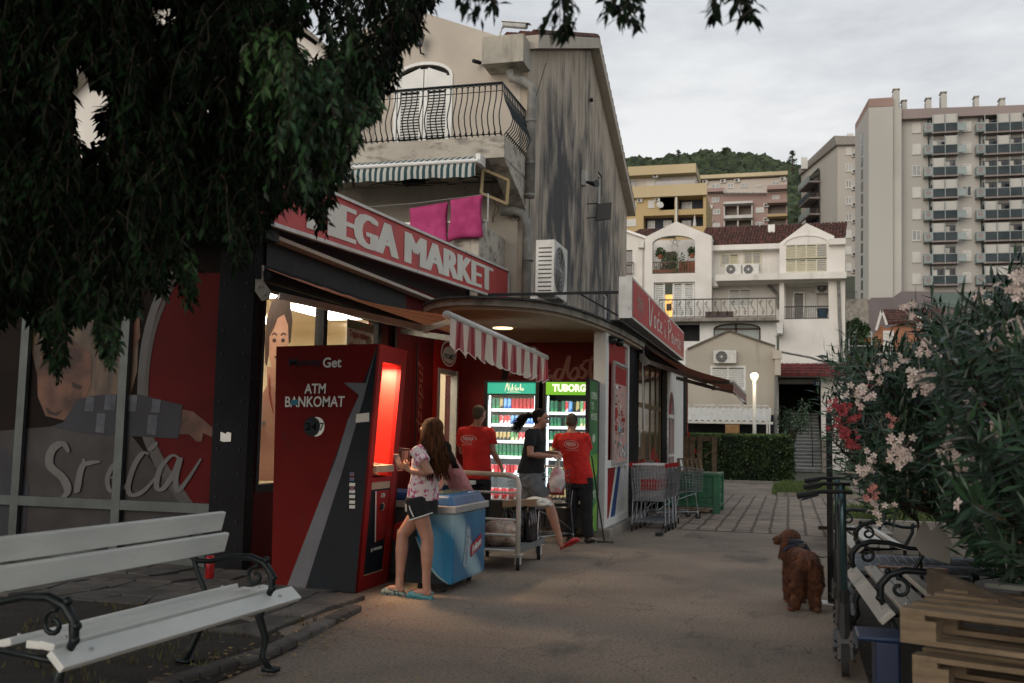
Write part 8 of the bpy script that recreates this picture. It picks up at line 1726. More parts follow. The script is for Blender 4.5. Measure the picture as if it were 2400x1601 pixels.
def head(mb, c, f, up=V((0, 0, 1)), s=1.0):
    f = V(f).normalized(); up = V(up); up = (up-f*up.dot(f)).normalized(); r = f.cross(up); RM = Matrix((r, f, up)).transposed()
    E = lambda o, q: mb.ell(c+RM @ (V(o)*s), tuple(k*s for k in q), 18, RM)
    E((0, -.012, .03), (.074, .092, .085)); E((0, .022, -.035), (.056, .062, .070)); E((0, .045, -.075), (.034, .036, .028)); E((0, .072, .045), (.055, .022, .03))
    E((0, .096, -.012), (.012, .016, .022)); E((0, .104, -.028), (.016, .014, .011)); E((0, .083, -.058), (.024, .012, .008)); E((0, .080, -.068), (.022, .012, .007))
    for k in (-1, 1): E((k*.074, -.008, -.008), (.010, .020, .032)); E((k*.040, .060, -.02), (.022, .02, .02))
    return RM
def face(par, c, f, up=V((0, 0, 1)), s=1.0):
    f = V(f).normalized(); up = V(up); up = (up-f*up.dot(f)).normalized(); r = f.cross(up); RM = Matrix((r, f, up)).transposed()
    for k in (-1, 1):
        mb = MB(); mb.ell(c+RM @ V((k*.031*s, .078*s, .010*s)), .0125*s, 10); mb.build('eye', bpy.data.materials.get('eye white') or mat('eye white', (.6, .58, .55)), par, smooth=True)
        mb = MB(); mb.ell(c+RM @ V((k*.031*s, .0885*s, .010*s)), .0055*s, 8); mb.build('iris', M['blackpl'], par, smooth=True)
        mb = MB(); mb.tube([c+RM @ (V((k*.018, .094, .030))*s), c+RM @ (V((k*.034, .092, .036))*s), c+RM @ (V((k*.050, .080, .030))*s)], .0035*s, 6); mb.build('eyebrow', M['hairdark'], par)
    mb = MB(); mb.tube([c+RM @ (V((-.022, .090, -.062))*s), c+RM @ (V((0, .097, -.062))*s), c+RM @ (V((.022, .090, -.062))*s)], .006*s, 6); mb.build('lips', bpy.data.materials.get('lips') or mat('lips', (.36, .12, .10)), par, smooth=True)
def haircap(par, c, f, m, s=1.0, grow=1.05, front=-.012, up=V((0, 0, 1)), low=-.02):
    f = V(f).normalized(); up = (V(up)-f*V(up).dot(f)).normalized(); r = f.cross(up); RM = Matrix((r, f, up)).transposed(); mb = MB()
    mb.ell(c+RM @ (V((0, -.018+front, .036))*s), (.076*grow*s, .094*grow*s, .086*grow*s), 20, RM); mb.ell(c+RM @ (V((0, -.045, low))*s), (.066*grow*s, .055*grow*s, .060*s), 16, RM)
    return organic(mb.build('hair', m, par, smooth=True), .007, 2, .004, .01)
def torso(mb, rings):
    mb.loft(rings, 18)
def shirt_logo(par, cpos, right, up, n, sc, m):
    q_ = Q(cpos-right*sc*.5-up*sc*.32, cpos+right*sc*.5-up*sc*.32, cpos+right*sc*.5+up*sc*.32, cpos-right*sc*.5+up*sc*.32)
    mb = MB(); q_.stroke(mb, [(.5+.48*math.cos(t*PI/10), .58+.40*math.sin(t*PI/10)) for t in range(21)], .07, .0, 1.56, 2, taper=False); merge(mb, text('MEGA', q_, .16, .45, .84, .82, .001, bold=.05)); merge(mb, text('promet', q_, .28, .28, .72, .40, .001)); merge(mb, text('RADOST KUPOVINE', q_, .05, -.02, .95, .08, .001)); mb.build('printed_logo', m, par)
M['shirtred'] = mat('red polo cloth', (.60, .022, .016), (.48, .015, .012), 5, .9, bump=.15, bsc=300)
M['blackcloth'] = mat('black cloth', (.010, .011, .013), (.018, .019, .022), 6, .95, bump=.2, bsc=200)
M['greycloth'] = mat('grey jersey', (.17, .185, .20), (.13, .14, .155), 8, .95, bump=.3, bsc=150)
m_floral = mat('pink floral cloth', (.76, .66, .66), (.50, .09, .22), 26, .9, lo=.40, hi=.49, det=4)
m_pinkc = mat('pink cloth', (.55, .24, .24), (.47, .19, .20), 6, .9)
X3, Z3 = V((1, 0, 0)), V((0, 0, 1))
def legs(mb, hip, knee, ank, rs, toe=None):
    k = hip.lerp(knee, .45); c = knee.lerp(ank, .32); dn = (ank-knee).normalized()
    limb(mb, [hip, k, knee, c, knee.lerp(ank, .8), ank], [rs[0], rs[0]*.86, rs[1], rs[1]*1.02, rs[2]*1.05, rs[2]], 14)
    if toe is not None:
        f = (toe-ank); f.z = 0; f.normalize(); s = f.cross(Z3); h = ank-f*.03; h.z = toe.z+.03
        mb.loft([(h-f*.02, s*.022, Z3*.02), (h+f*.03, s*.030, Z3*.034), (V((ank.x, ank.y, toe.z+.032))+f*.09, s*.038, Z3*.026), (toe+V((0, 0, .02))-f*.02, s*.036, Z3*.016), (toe+V((0, 0, .016)), s*.024, Z3*.010)], 12)
        limb(mb, [ank, h+V((0, 0, .01))+f*.02], [rs[2], rs[2]*.95])
def clog(par, heel, toe, m, w_=.045):
    f = (toe-heel).normalized(); s = f.cross(Z3).normalized(); u = s.cross(f); L_ = (toe-heel).length; c = heel
    mb = MB(); mb.loft([(c-f*.01+u*.018, s*w_*.55, u*.016), (c+f*L_*.2+u*.02, s*w_*.80, u*.020), (c+f*L_*.5+u*.028, s*w_*.92, u*.028), (c+f*L_*.72+u*.036, s*w_*1.08, u*.036), (c+f*L_*.92+u*.028, s*w_*.92, u*.027), (c+f*L_*1.04+u*.02, s*w_*.5, u*.014)], 14); o = organic(mb.build('clog', m, par, smooth=True), .006, 3)
    mb = MB(); mb.tube([c+f*L_*.45+s*w_*.9+u*.04, c+u*.06-f*.02, c+f*L_*.45-s*w_*.9+u*.04], .006, 6); mb.loft([(c-f*.015+u*.004, s*w_*.6, u*.008), (c+f*L_*.5+u*.004, s*w_*.95, u*.008), (c+f*L_*1.02+u*.004, s*w_*.7, u*.008)], 12); mb.build('sole_and_strap', m, o)
def strands(par, n, fn, r, m, name='hair', seed=1):
    rr = random.Random(seed); mb = MB()
    for i in range(n): pts = fn(rr); k = len(pts); mb.tube(pts, [r*(1-.75*(j/(k-1))**2)*(.6 if j == 0 else 1) for j in range(k)], 4)
    return mb.build(name, m, par, smooth=True)
# --- teenage girl at the cash machine
Yg = 8.22
hc = J(1011, 1014, Yg); f = V((-.93, .30, -.28)).normalized()
G = thing('person', 'girl in floral T-shirt and black shorts typing on a phone by the cash machine', 'person', J(975, 1392, Yg)*1)
sh = J(1004, 1058, Yg); pel = J(990, 1172, Yg); fh = V((-.95, .31, 0)).normalized(); sd = V((.31, .95, 0)).normalized()   # sd points away from the viewer
shN, shF = sh-sd*.155, sh+sd*.155; hN, hF = pel-sd*.085, pel+sd*.085
elN = J(1008, 1110, Yg-.22); wrN = J(962, 1104, Yg-.10); elF = J(985, 1112, Yg+.22); wrF = J(955, 1098, Yg+.12)
mb = MB()
torso(mb, [(pel-V((0, 0, .06)), sd*.14, fh*.11), (pel+V((0, 0, .03)), sd*.145, fh*.115), (pel.lerp(sh, .4), sd*.120, fh*.095), (pel.lerp(sh, .75), sd*.135, fh*.105), (sh+V((0, 0, -.01)), sd*.15, fh*.08), (sh+V((0, 0, .05)), sd*.06, fh*.055)])
limb(mb, [sh+V((0, 0, .02)), hc-V((0, 0, .07))-f*.02], [.05, .045]); head(mb, hc, f)
for s_, e_, w_ in ((shN, elN, wrN), (shF, elF, wrF)): limb(mb, [s_, s_.lerp(e_, .5), e_, e_.lerp(w_, .3), w_], [.050, .044, .038, .037, .024])
hand(mb, wrN, J(940, 1088, Yg-.08)-wrN, V((.2, .8, .5)), .92, 1.0, -1); hand(mb, wrF, J(940, 1075, Yg+.08)-wrF, V((0, -.9, .3)), .9, 1.0, 1)
kN, aN = J(1002, 1262, Yg-.06), J(999, 1366, Yg-.08); kF, aF = J(944, 1253, Yg+.05), J(936, 1368, Yg+.02)
gt = lambda px, py: gp(px, py, .02)
tN, tF = aN+V((-.15, .02, 0)), aF+V((-.14, .0, 0)); tN.z = tF.z = .025
legs(mb, hN, kN, aN, (.085, .055, .036), tN); legs(mb, hF, kF, aF, (.085, .055, .036), tF)
organic(mb.build('body', M['skin'], G, smooth=True), .0075, 4)
mb = MB(); torso(mb, [(pel+V((0, 0, .0)), sd*.158, fh*.132), (pel.lerp(sh, .25), sd*.150, fh*.128), (pel.lerp(sh, .5), sd*.140, fh*.116), (pel.lerp(sh, .78), sd*.152, fh*.124), (sh+V((0, 0, .0)), sd*.162, fh*.098), (sh+V((0, 0, .045)), sd*.07, fh*.068)])
for s_, e_ in ((shN, elN), (shF, elF)): limb(mb, [s_-(e_-s_)*.1, s_.lerp(e_, .3), s_.lerp(e_, .52)], [.062, .066, .068])
organic(mb.build('t_shirt', m_floral, G, smooth=True), .009, 2, .02, .07)
mb = MB(); torso(mb, [(pel-V((0, 0, .11)), sd*.15, fh*.125), (pel+V((0, 0, .03)), sd*.156, fh*.130)])
for h_, k_ in ((hN, kN), (hF, kF)): limb(mb, [h_+V((0, 0, .03)), h_.lerp(k_, .25), h_.lerp(k_, .42)], [.10, .102, .10])
so_ = organic(mb.build('shorts', M['blackcloth'], G, smooth=True), .009, 2, .01, .06)
c_ = hN.lerp(kN, .42); ax = (kN-hN).normalized(); o1 = ax.cross(sd).normalized(); o2 = ax.cross(o1)
mb = MB(); mb.tube([c_+o1*.103*math.cos(t*PI/10)+o2*.103*math.sin(t*PI/10) for t in range(21)], .006, 5); c_ = hF.lerp(kF, .42); ax = (kF-hF).normalized(); o1 = ax.cross(sd).normalized(); o2 = ax.cross(o1); mb.tube([c_+o1*.103*math.cos(t*PI/10)+o2*.103*math.sin(t*PI/10) for t in range(21)], .006, 5)
mb.tube([pel-sd*.155+fh*.02+V((0, 0, .0)), hN.lerp(kN, .2)-sd*.105+fh*.01, hN.lerp(kN, .42)-sd*.10-fh*.0], .006, 5); mb.build('white_piping', M['whiteclean'], so_)
clog(G, V((aN.x+.05, aN.y-.0, .0)), V((tN.x-.02, tN.y, .0)), mat('turquoise rubber', (.05, .22, .26), (.12, .30, .32), 40, .5)); clog(G, V((aF.x+.05, aF.y, .0)), V((tF.x-.02, tF.y, .0)), mat('patterned rubber', (.30, .32, .26), (.03, .10, .12), 45, .5, lo=.45, hi=.5))
face(G, hc, f)
def gh(r):
    a = r.uniform(-2.35, 2.35); el = r.uniform(.2, 1.45); d = V((math.sin(a)*math.cos(el), 0, 0)); b = -fh; d = (b*math.cos(a)+sd*math.sin(a))*math.cos(el)+Z3*math.sin(el)
    p = hc+V((d.x*.088, d.y*.088, d.z*.105+.02)); out = (b*math.cos(a*.8)+sd*math.sin(a*.8)); q1 = hc+out*.105+V((0, 0, -.03)); L_ = r.uniform(.22, .42); q2 = hc+out*(.11+r.uniform(-.02, .03))+V((0, 0, -.16)); q3 = hc+out*.12+b*.03+V((r.gauss(0, .012), r.gauss(0, .012), -L_*.72)); q4 = hc+out*.11+b*.045+V((r.gauss(0, .02), r.gauss(0, .02), -L_))
    return [hc+Z3*.10+b*.01, p, q1, q2, q3, q4]
strands(G, 330, gh, .0085, M['hairbrown'], seed=5); haircap(G, hc, f, M['hairbrown'], grow=1.06)
PH = thing('phone', 'pink cased phone in the hand of the girl at the cash machine', 'phone', J(934, 1084, Yg-.06)); c_ = J(933, 1084, Yg-.05); mb = MB(); mb.obox(c_, (.035*.3, .035*.9, 0), (-.004, 0, .002), V((-.02, 0, .072))); bevel(mb.build('case', mat('pink phone case', (.55, .25, .22)), PH), .004); mb = MB(); mb.obox(c_+V((.006, 0, .0)), (.032*.3, .032*.9, 0), (.001, 0, 0), V((-.018, 0, .066))); mb.build('screen', M['glassdark'], PH)
WA = thing('wallet', 'dark framed wallet held up behind the pink phone', 'wallet', J(947, 1066, Yg+.06)); c_ = J(947, 1066, Yg+.05); mb = MB(); mb.obox(c_, (.048, .01, -.004), (.0, .008, 0), (.004, 0, .058)); bevel(mb.build('cover', mat('brown leather', (.05, .018, .015)), WA), .004); mb = MB()
for k in (-1, 1): mb.obox(c_+V((k*.022, -.010, -.006)), (.018, 0, 0), (0, .001, 0), (.003, 0, .042))
mb.build('card_pocket', mat('dusty pink card', (.30, .17, .14)), WA)
# --- child leaning over the freezer
Yc = 9.95
K = thing('person', 'child in a plain pink T-shirt leaning over the blue freezer, mostly hidden by the girl', 'person', V((J(1085, 1180, Yc).x, Yc, 0)))
hc2 = J(1036, 1062, Yc-.25); sh2 = J(1052, 1085, Yc-.1); pel2 = J(1088, 1160, Yc+.15); f2 = V((-.85, -.2, -.5)).normalized(); sd2 = V((-.2, .95, 0)).normalized(); fh2 = V((-.8, -.1, -.5)).normalized()
mb = MB(); torso(mb, [(pel2-V((0, 0, .05)), sd2*.12, fh2*.10), (pel2.lerp(sh2, .5), sd2*.11, fh2*.09), (sh2, sd2*.125, fh2*.075), (sh2+V((-.03, 0, .05)), sd2*.05, fh2*.05)]); limb(mb, [sh2, hc2-V((0, 0, .05))], [.045, .04]); head(mb, hc2, f2, s=.92)
e1 = J(1040, 1118, Yc-.45); w1 = J(1030, 1146, Yc-.62); limb(mb, [sh2-sd2*.13, e1, w1], [.042, .034, .023]); hand(mb, w1, V((-.6, -.4, -.5)), V((0, 0, -1)), .8, .4); e2 = sh2+sd2*.13+V((-.1, 0, -.2)); w2 = e2+V((-.18, -.1, -.08)); limb(mb, [sh2+sd2*.13, e2, w2], [.042, .034, .023]); hand(mb, w2, V((-.8, -.3, -.3)), V((0, 0, -1)), .8, .4, -1)
for s_ in (-1, 1): hh = pel2+sd2*.07*s_; kn = V((hh.x+.02, hh.y, .42)); an = V((hh.x+.04, hh.y, .08)); legs(mb, hh, kn, an, (.07, .048, .032), V((an.x-.13, an.y, .02)))
organic(mb.build('body', M['skin'], K, smooth=True), .008, 4); face(K, hc2, f2, s=.92)
mb = MB(); torso(mb, [(pel2-V((0, 0, .02)), sd2*.135, fh2*.12), (pel2.lerp(sh2, .5), sd2*.13, fh2*.11), (sh2, sd2*.14, fh2*.092), (sh2+V((-.02, 0, .04)), sd2*.06, fh2*.06)])
for a, b in ((sh2-sd2*.12, e1), (sh2+sd2*.12, e2)): limb(mb, [a, a.lerp(b, .45)], [.055, .058])
organic(mb.build('t_shirt', m_pinkc, K, smooth=True), .009, 2, .02, .07)
mb = MB(); torso(mb, [(pel2-V((0, 0, .2)), sd2*.13, fh2*.11), (pel2, sd2*.135, V((.12, 0, 0)))]); organic(mb.build('shorts', M['blackcloth'], K, smooth=True), .01, 2)
haircap(K, hc2, f2, M['hairdark'], .92, 1.07); strands(K, 90, lambda r: [hc2+V((.03, 0, .09)), hc2+V((.08, r.uniform(-.05, .05), .03)), hc2+V((.11+r.gauss(0, .01), r.uniform(-.06, .06), -.06)), hc2+V((.16+r.gauss(0, .015), r.uniform(-.07, .05), -.15))], .008, M['hairdark'], seed=8)
# --- generic standing figure seen from behind
def man(lab, Y, hc, hf, sh, pel, halfsh, arms, feet, lean=0, group=None, loc=None, s=1.0, bulk=1.0, logo=None):
    T_ = thing('person', lab, 'person', loc or V((pel.x, Y, 0))); r = (halfsh[1]-halfsh[0]); r.z = 0; r.normalize(); f = V((-r.y, r.x, 0)); b = bulk
    mb = MB(); up = (sh-pel)
    rings = [(pel-V((0, 0, .08)), r*.155*b, f*.115*b), (pel+up*.12, r*.165*b, f*.125*b), (pel+up*.38, r*.158*b, f*.120*b), (pel+up*.72, r*.178*b, f*.125*b), (pel+up*.90, r*.182*b, f*.105*b), (sh+V((0, 0, -.01)), r*.155*b, f*.085*b), (sh+V((0, 0, .035)), r*.09*b, f*.07), (sh+V((0, 0, .06)), r*.06, f*.06)]
    torso(mb, rings); limb(mb, [sh+V((0, 0, .02)), hc-V((0, 0, .08))-hf*.02], [.060, .056]); head(mb, hc, hf, s=1.04)
    for (sp_, e_, w_, hd, pn, sd_) in arms: limb(mb, [sp_, sp_.lerp(e_, .45), e_, e_.lerp(w_, .3), w_], [.058, .054, .044, .043, .028]); hand(mb, w_, hd, pn, 1.05, .7, sd_)
    hips = [pel-r*.09, pel+r*.09]
    for h_, (kn, an, to) in zip(hips, feet): legs(mb, h_, kn, an, (.085, .058, .04), to)
    organic(mb.build('body', M['skin'], T_, smooth=True), .009, 4)
    mb = MB(); torso(mb, [(c+(V((0, 0, .02)) if i == 0 else V()), a*1.10+a.normalized()*.01, d*1.12+d.normalized()*.012) for i, (c, a, d) in enumerate(rings[:7])])
    for (sp_, e_, *_) in arms: limb(mb, [sp_+(sh-sp_)*.3, sp_+V((0, 0, .004)), sp_.lerp(e_, .15), sp_.lerp(e_, .35), sp_.lerp(e_, .66)], [.060, .070, .073, .076, .081])
    shirt = organic(mb.build('polo_shirt', M['shirtred'], T_, smooth=True), .010, 2, .035, .12)
    mb = MB(); mb.tube([sh+V((0, 0, .03))+r*.068*math.cos(t*PI/8)+f*.062*math.sin(t*PI/8)+V((0, 0, .012*math.sin(t*PI/8))) for t in range(17)], .016, 7); mb.build('collar', M['shirtred'], shirt, smooth=True)
    mb = MB(); torso(mb, [(pel-V((0, 0, .12)), r*.165*b, f*.125*b), (pel+V((0, 0, .06)), r*.17*b, f*.13*b)])
    for h_, (kn, an, to) in zip(hips, feet): limb(mb, [h_+V((0, 0, .02)), h_.lerp(kn, .5), kn, an+V((0, 0, .0))], [.105*b, .098, .082, .075])
    organic(mb.build('trousers', M['blackcloth'], T_, smooth=True), .010, 2, .025, .10)
    for (kn, an, to) in feet: mb = MB(); ff = (to-an); ff.z = 0; ff.normalize(); ss = ff.cross(Z3); g = V((an.x, an.y, 0)); mb.loft([(g-ff*.07+V((0, 0, .04)), ss*.03, Z3*.03), (g+V((0, 0, .045)), ss*.042, Z3*.045), (g+ff*.1+V((0, 0, .035)), ss*.048, Z3*.034), (g+ff*.19+V((0, 0, .025)), ss*.03, Z3*.02)], 12); organic(mb.build('shoe', M['blackpl'], T_, smooth=True), .008, 2)
    haircap(T_, hc, hf, mat('cropped grey brown hair', (.10, .075, .055), (.06, .045, .035), 90, .9) if 'cropped grey brown hair' not in bpy.data.materials else bpy.data.materials['cropped grey brown hair'], 1.04, 1.012, -.004, low=-.005); face(T_, hc, hf, s=1.04)
    if logo: shirt_logo(shirt, logo, r, (up.normalized()), -f, .21, bpy.data.materials.get('faded logo') or mat('faded logo', (.62, .48, .45)))
    return T_
Ya = 12.7
hcA, shA, plA = J(1123, 972, Ya), J(1115, 1006, Ya), J(1118, 1112, Ya); rA = V((.92, .38, 0)).normalized(); fA = V((-.38, .92, 0))
sA = (shA-rA*.185-V((0, 0, .03)), shA+rA*.185-V((0, 0, .03)))
eR = J(1155, 1058, Ya+.05); wR = J(1172, 1087, Ya+.18); eL = sA[0]+V((-.03, .12, -.28)); wL = eL+fA*.22+V((.05, 0, .02))
ft = [(V((plA.x+rA.x*s_*.1, Ya+rA.y*s_*.1+.02, .48)), V((plA.x+rA.x*s_*.12, Ya+rA.y*s_*.12, .08)), V((plA.x+rA.x*s_*.14+fA.x*.2, Ya+rA.y*s_*.14+fA.y*.2, .02))) for s_ in (-1, 1)]
man('man in red polo shirt seen from behind, standing at the fridge with the teal header', Ya, hcA, V((.25, .95, -.15)).normalized(), shA, plA, sA, [(sA[1], eR, wR, V((.3, .3, -.9)), V((-.9, .2, 0)), 1), (sA[0], eL, wL, fA, V((0, 0, -1)), -1)], ft, logo=shA+V((-.04, -.168, -.145)))
Yb = 13.15
hcB, shB, plB = J(1340, 992, Yb+.06), J(1341, 1020, Yb), J(1358, 1122, Yb); rB = V((.97, -.22, 0)).normalized(); fB = V((.22, .97, 0))
sB = (shB-rB*.20-V((0, 0, .04)), shB+rB*.20-V((0, 0, .03)))
eR = sB[1]+V((-.02, .22, -.2)); wR = eR+V((-.08, .24, .02)); eL = J(1304, 1062, Yb+.10); wL = eL+V((.03, .26, -.02))
ft = [(V((plB.x+rB.x*s_*.1, Yb+.0, .47)), V((plB.x+rB.x*s_*.13+(.0), Yb+.02, .08)), V((plB.x+rB.x*s_*.15+.03, Yb+.22, .02))) for s_ in (-1, 1)]
man('man in red polo shirt and black trousers bending into the open green fridge', Yb, hcB, V((-.05, .9, -.45)).normalized(), shB, plB, sB, [(sB[1], eR, wR, V((-.2, .9, 0)), V((0, 0, -1)), 1), (sB[0], eL, wL, V((0, .9, -.1)), V((0, 0, -1)), -1)], ft, bulk=1.03, logo=shB+V((.03, -.185, -.135)))
# --- woman walking
Yw = 12.2
WK = thing('person', 'woman with dark ponytail, black T-shirt and grey shorts striding with a carrier bag', 'person', (J(1255, 1280, Yw).x, Yw, 0))
hc3 = J(1268, 982, Yw); f3 = V((.97, -.05, -.22)).normalized(); sh3 = J(1252, 1012, Yw); pel3 = J(1244, 1120, Yw); fw = X3.copy(); sw = V((0, 1, 0))
mb = MB(); torso(mb, [(pel3-V((0, 0, .08)), sw*.16, fw*.125), (pel3+V((.0, 0, .03)), sw*.165, fw*.14), (pel3.lerp(sh3, .42), sw*.13, fw*.11), (pel3.lerp(sh3, .75)+V((.02, 0, 0)), sw*.15, fw*.12), (sh3-V((0, 0, .02)), sw*.165, fw*.085), (sh3+V((.01, 0, .045)), sw*.07, fw*.06)])
limb(mb, [sh3+V((.01, 0, .02)), hc3-V((.01, 0, .075))], [.052, .048]); head(mb, hc3, f3)
s3n, s3f = sh3-sw*.17-V((0, 0, .02)), sh3+sw*.17-V((0, 0, .02)); e3 = J(1243, 1066, Yw-.24); w3 = J(1294, 1069, Yw-.17); e4 = J(1262, 1064, Yw+.22); w4 = J(1296, 1060, Yw+.08)
limb(mb, [s3n, s3n.lerp(e3, .5), e3, e3.lerp(w3, .3), w3], [.056, .050, .043, .042, .026]); limb(mb, [s3f, s3f.lerp(e4, .5), e4, w4], [.056, .050, .043, .026])
hand(mb, w3, V((1, 0, .02)), V((0, .3, -1)), 1.0, 1.3, -1); hand(mb, w4, V((1, -.3, 0)), V((0, 0, -1)), 1.0, 1.1, 1)
k3, a3 = J(1288, 1184, Yw-.03), J(1313, 1268, Yw-.03); k4, a4 = J(1236, 1200, Yw+.1), J(1196, 1272, Yw+.1)
legs(mb, pel3-sw*.08, k3, a3, (.10, .062, .040)); limb(mb, [a3, J(1318, 1281, Yw-.03), J(1345, 1272, Yw-.03)], [.04, .036, .03]); legs(mb, pel3+sw*.09, k4, a4, (.10, .062, .040), a4+V((.13, 0, -.07)))
organic(mb.build('body', M['skin'], WK, smooth=True), .008, 4); face(WK, hc3, f3)
mb = MB(); torso(mb, [(pel3+V((-.01, 0, .06)), sw*.185, fw*.168), (pel3.lerp(sh3, .35), sw*.165, fw*.15), (pel3.lerp(sh3, .6)+V((.01, 0, 0)), sw*.155, fw*.135), (pel3.lerp(sh3, .8)+V((.02, 0, 0)), sw*.17, fw*.135), (sh3-V((0, 0, .005)), sw*.18, fw*.10), (sh3+V((.01, 0, .04)), sw*.075, fw*.07)])
for a, b in ((s3n, e3), (s3f, e4)): limb(mb, [a-(b-a)*.1, a.lerp(b, .3), a.lerp(b, .62)], [.070, .074, .076])
ts = organic(mb.build('t_shirt', M['blackcloth'], WK, smooth=True), .009, 2, .025, .09)
mb = MB(); torso(mb, [(pel3-V((0, 0, .12)), sw*.165, fw*.13), (pel3+V((0, 0, .07)), sw*.175, fw*.15)])
for h_, k_ in ((pel3-sw*.08, k3), (pel3+sw*.09, k4)): limb(mb, [h_+V((0, 0, .03)), h_.lerp(k_, .35), h_.lerp(k_, .72)], [.12, .112, .100])
organic(mb.build('shorts', M['greycloth'], WK, smooth=True), .009, 2, .02, .08)
m_rc = mat('red rubber', (.38, .015, .02), (.3, .01, .015), 10, .5)
clog(WK, J(1316, 1287, Yw-.03), J(1358, 1268, Yw-.03), m_rc, .048); clog(WK, J(1188, 1282, Yw+.1), J(1222, 1290, Yw+.1), m_rc, .048)
haircap(WK, hc3, f3, M['hairdark'], 1.0, 1.06)
b3p = hc3+V((-.10, 0, .035))
strands(WK, 200, lambda r: [hc3+V((-.06, r.gauss(0, .03), .07)), b3p+V((r.gauss(0, .008), r.gauss(0, .012), r.gauss(0, .01))), b3p+V((-.07, r.gauss(0, .02), .01+r.gauss(0, .015))), b3p+V((-.15+r.gauss(0, .02), r.gauss(0, .03), -.05+r.gauss(0, .03))), b3p+V((-.23+r.gauss(0, .04), r.gauss(0, .04), -.15+r.gauss(0, .05)))], .007, M['hairdark'], seed=3)
mb = MB(); mb.tube([b3p+V((0, .028*math.cos(t*PI/6), .028*math.sin(t*PI/6))) for t in range(13)], .008, 6); mb.build('hair_tie', M['blackpl'], WK)
mb = MB(); p = sh3+V((.138, -.07, -.13)); qq = Q(p+V((0, -.07, -.10)), p+V((0, .07, -.1)), p+V((0, .07, .06)), p+V((0, -.07, .06)))
bgp = J(1306, 1128, Yw-.13)
bag('thin white carrier bag with pink print hanging from the hand of the walking woman', bgp, (.095, .075, .17), mat('thin white plastic', (.62, .55, .54), (.50, .18, .22), 6, .35, bump=.7, bsc=20, lo=.38, hi=.55), 14, 'carrier_bag')
h_ = V((w3.x+.085, w3.y, w3.z)); mb = MB()
for s_ in (-1, 1): mb.loft([(bgp+V((s_*.03, 0, .12)), V((.02, 0, 0)), V((0, .02, 0))), (bgp+V((s_*.02, 0, .2)), V((.012, 0, 0)), V((0, .01, 0))), (h_+V((s_*.004, 0, -.01)), V((.008, 0, 0)), V((0, .012, 0)))], 8)
hb = mb.build('bag_handles', M['signwhite'], bpy.data.objects['carrier_bag']); hb.matrix_parent_inverse = Matrix.Translation(-bgp)
# ------------------------------------------------------------------ dog
DG = thing('dog', 'curly red brown spaniel in a dark blue harness standing with its back turned, looking left', 'dog', (.06, 8.95, 0))
D = lambda px, py, Y: yp(px, py, Y)
rump, mid, chest = D(1893, 1318, 8.85), D(1880, 1312, 9.05), D(1866, 1305, 9.28); neck = D(1860, 1282, 9.36); hd = D(1850, 1263, 9.40)
mb = MB(); mb.tube([rump+V((.01, -.08, -.01)), rump, mid, chest, neck, hd+V((.02, 0, 0))], [.06, .100, .092, .104, .085, .07], 16)
mb.ell(hd+V((.01, 0, .01)), (.094, .082, .080), 16); mb.tube([hd+V((-.03, 0, .0)), hd+V((-.09, -.01, -.015)), hd+V((-.135, -.015, -.02))], [.058, .044, .033], 12); mb.ell(hd+V((-.10, -.012, -.035)), (.048, .034, .024), 10)
def dl(pts, rs): mb.tube(pts, rs, 12)
hx = [(1866, 1358, 8.82), (1872, 1385, 8.84), (1862, 1405, 8.80), (1860, 1424, 8.82)]
dl([D(1878, 1325, 8.86)]+[D(*p) for p in hx], [.076, .060, .042, .033, .031]); mb.ell(D(1854, 1427, 8.74), (.036, .048, .020), 10)
dl([D(1905, 1325, 8.86), D(1912, 1360, 8.84), D(1908, 1388, 8.86), D(1915, 1408, 8.80), D(1912, 1426, 8.80)], [.076, .060, .042, .033, .031]); mb.ell(D(1916, 1430, 8.72), (.036, .048, .020), 10)
dl([D(1856, 1315, 9.28), D(1849, 1350, 9.26), D(1848, 1380, 9.26), D(1849, 1406, 9.26)], [.066, .045, .035, .03]); mb.ell(D(1847, 1410, 9.2), (.032, .045, .018), 10)
dl([D(1882, 1315, 9.28), D(1884, 1350, 9.28), D(1884, 1405, 9.28)], [.066, .042, .03]); mb.ell(D(1883, 1408, 9.22), (.032, .045, .018), 10)
mb.tube([rump+V((.01, -.10, .03)), rump+V((.015, -.135, .0)), rump+V((.012, -.14, -.06))], [.02, .016, .010], 8)
m_fur = mat('russet fur', (.125, .042, .015), (.045, .015, .007), 14, .85, island=.45, bump=.6, bsc=60, det=6)
body = organic(mb.build('body', m_fur, DG, smooth=True), .010, 4, .012, .03)
def fur(srcs, n, ln, seed, par, name='fur', curl=.4):
    r = random.Random(seed); mb = MB()
    for _ in range(n):
        a, b, ra, rb = r.choice(srcs); t = r.random(); c = a.lerp(b, t); rad = ra+(rb-ra)*t; ax = (b-a).normalized(); o = Matrix.Rotation(r.uniform(0, 6.28), 3, ax) @ ax.orthogonal().normalized(); p = c+o*rad*.97
        g = (o*.42+V((0, 0, -1))+V((r.gauss(0, curl), r.gauss(0, curl), 0))*.6).normalized(); l = ln*r.uniform(.5, 1.3); s_ = g.cross(o).normalized()*.0036; m_ = p+g*l*.55+o*.006+V((r.gauss(0, .004), 0, 0)); mb.add([p-s_, p+s_, m_+s_*.8, m_-s_*.8, p+g*l], [(0, 1, 2, 3), (3, 2, 4)])
    return mb.build(name, m_fur, par)
fur([(rump, mid, .100, .092), (mid, chest, .092, .104), (chest, neck, .104, .085)], 7000, .030, 1, DG); 
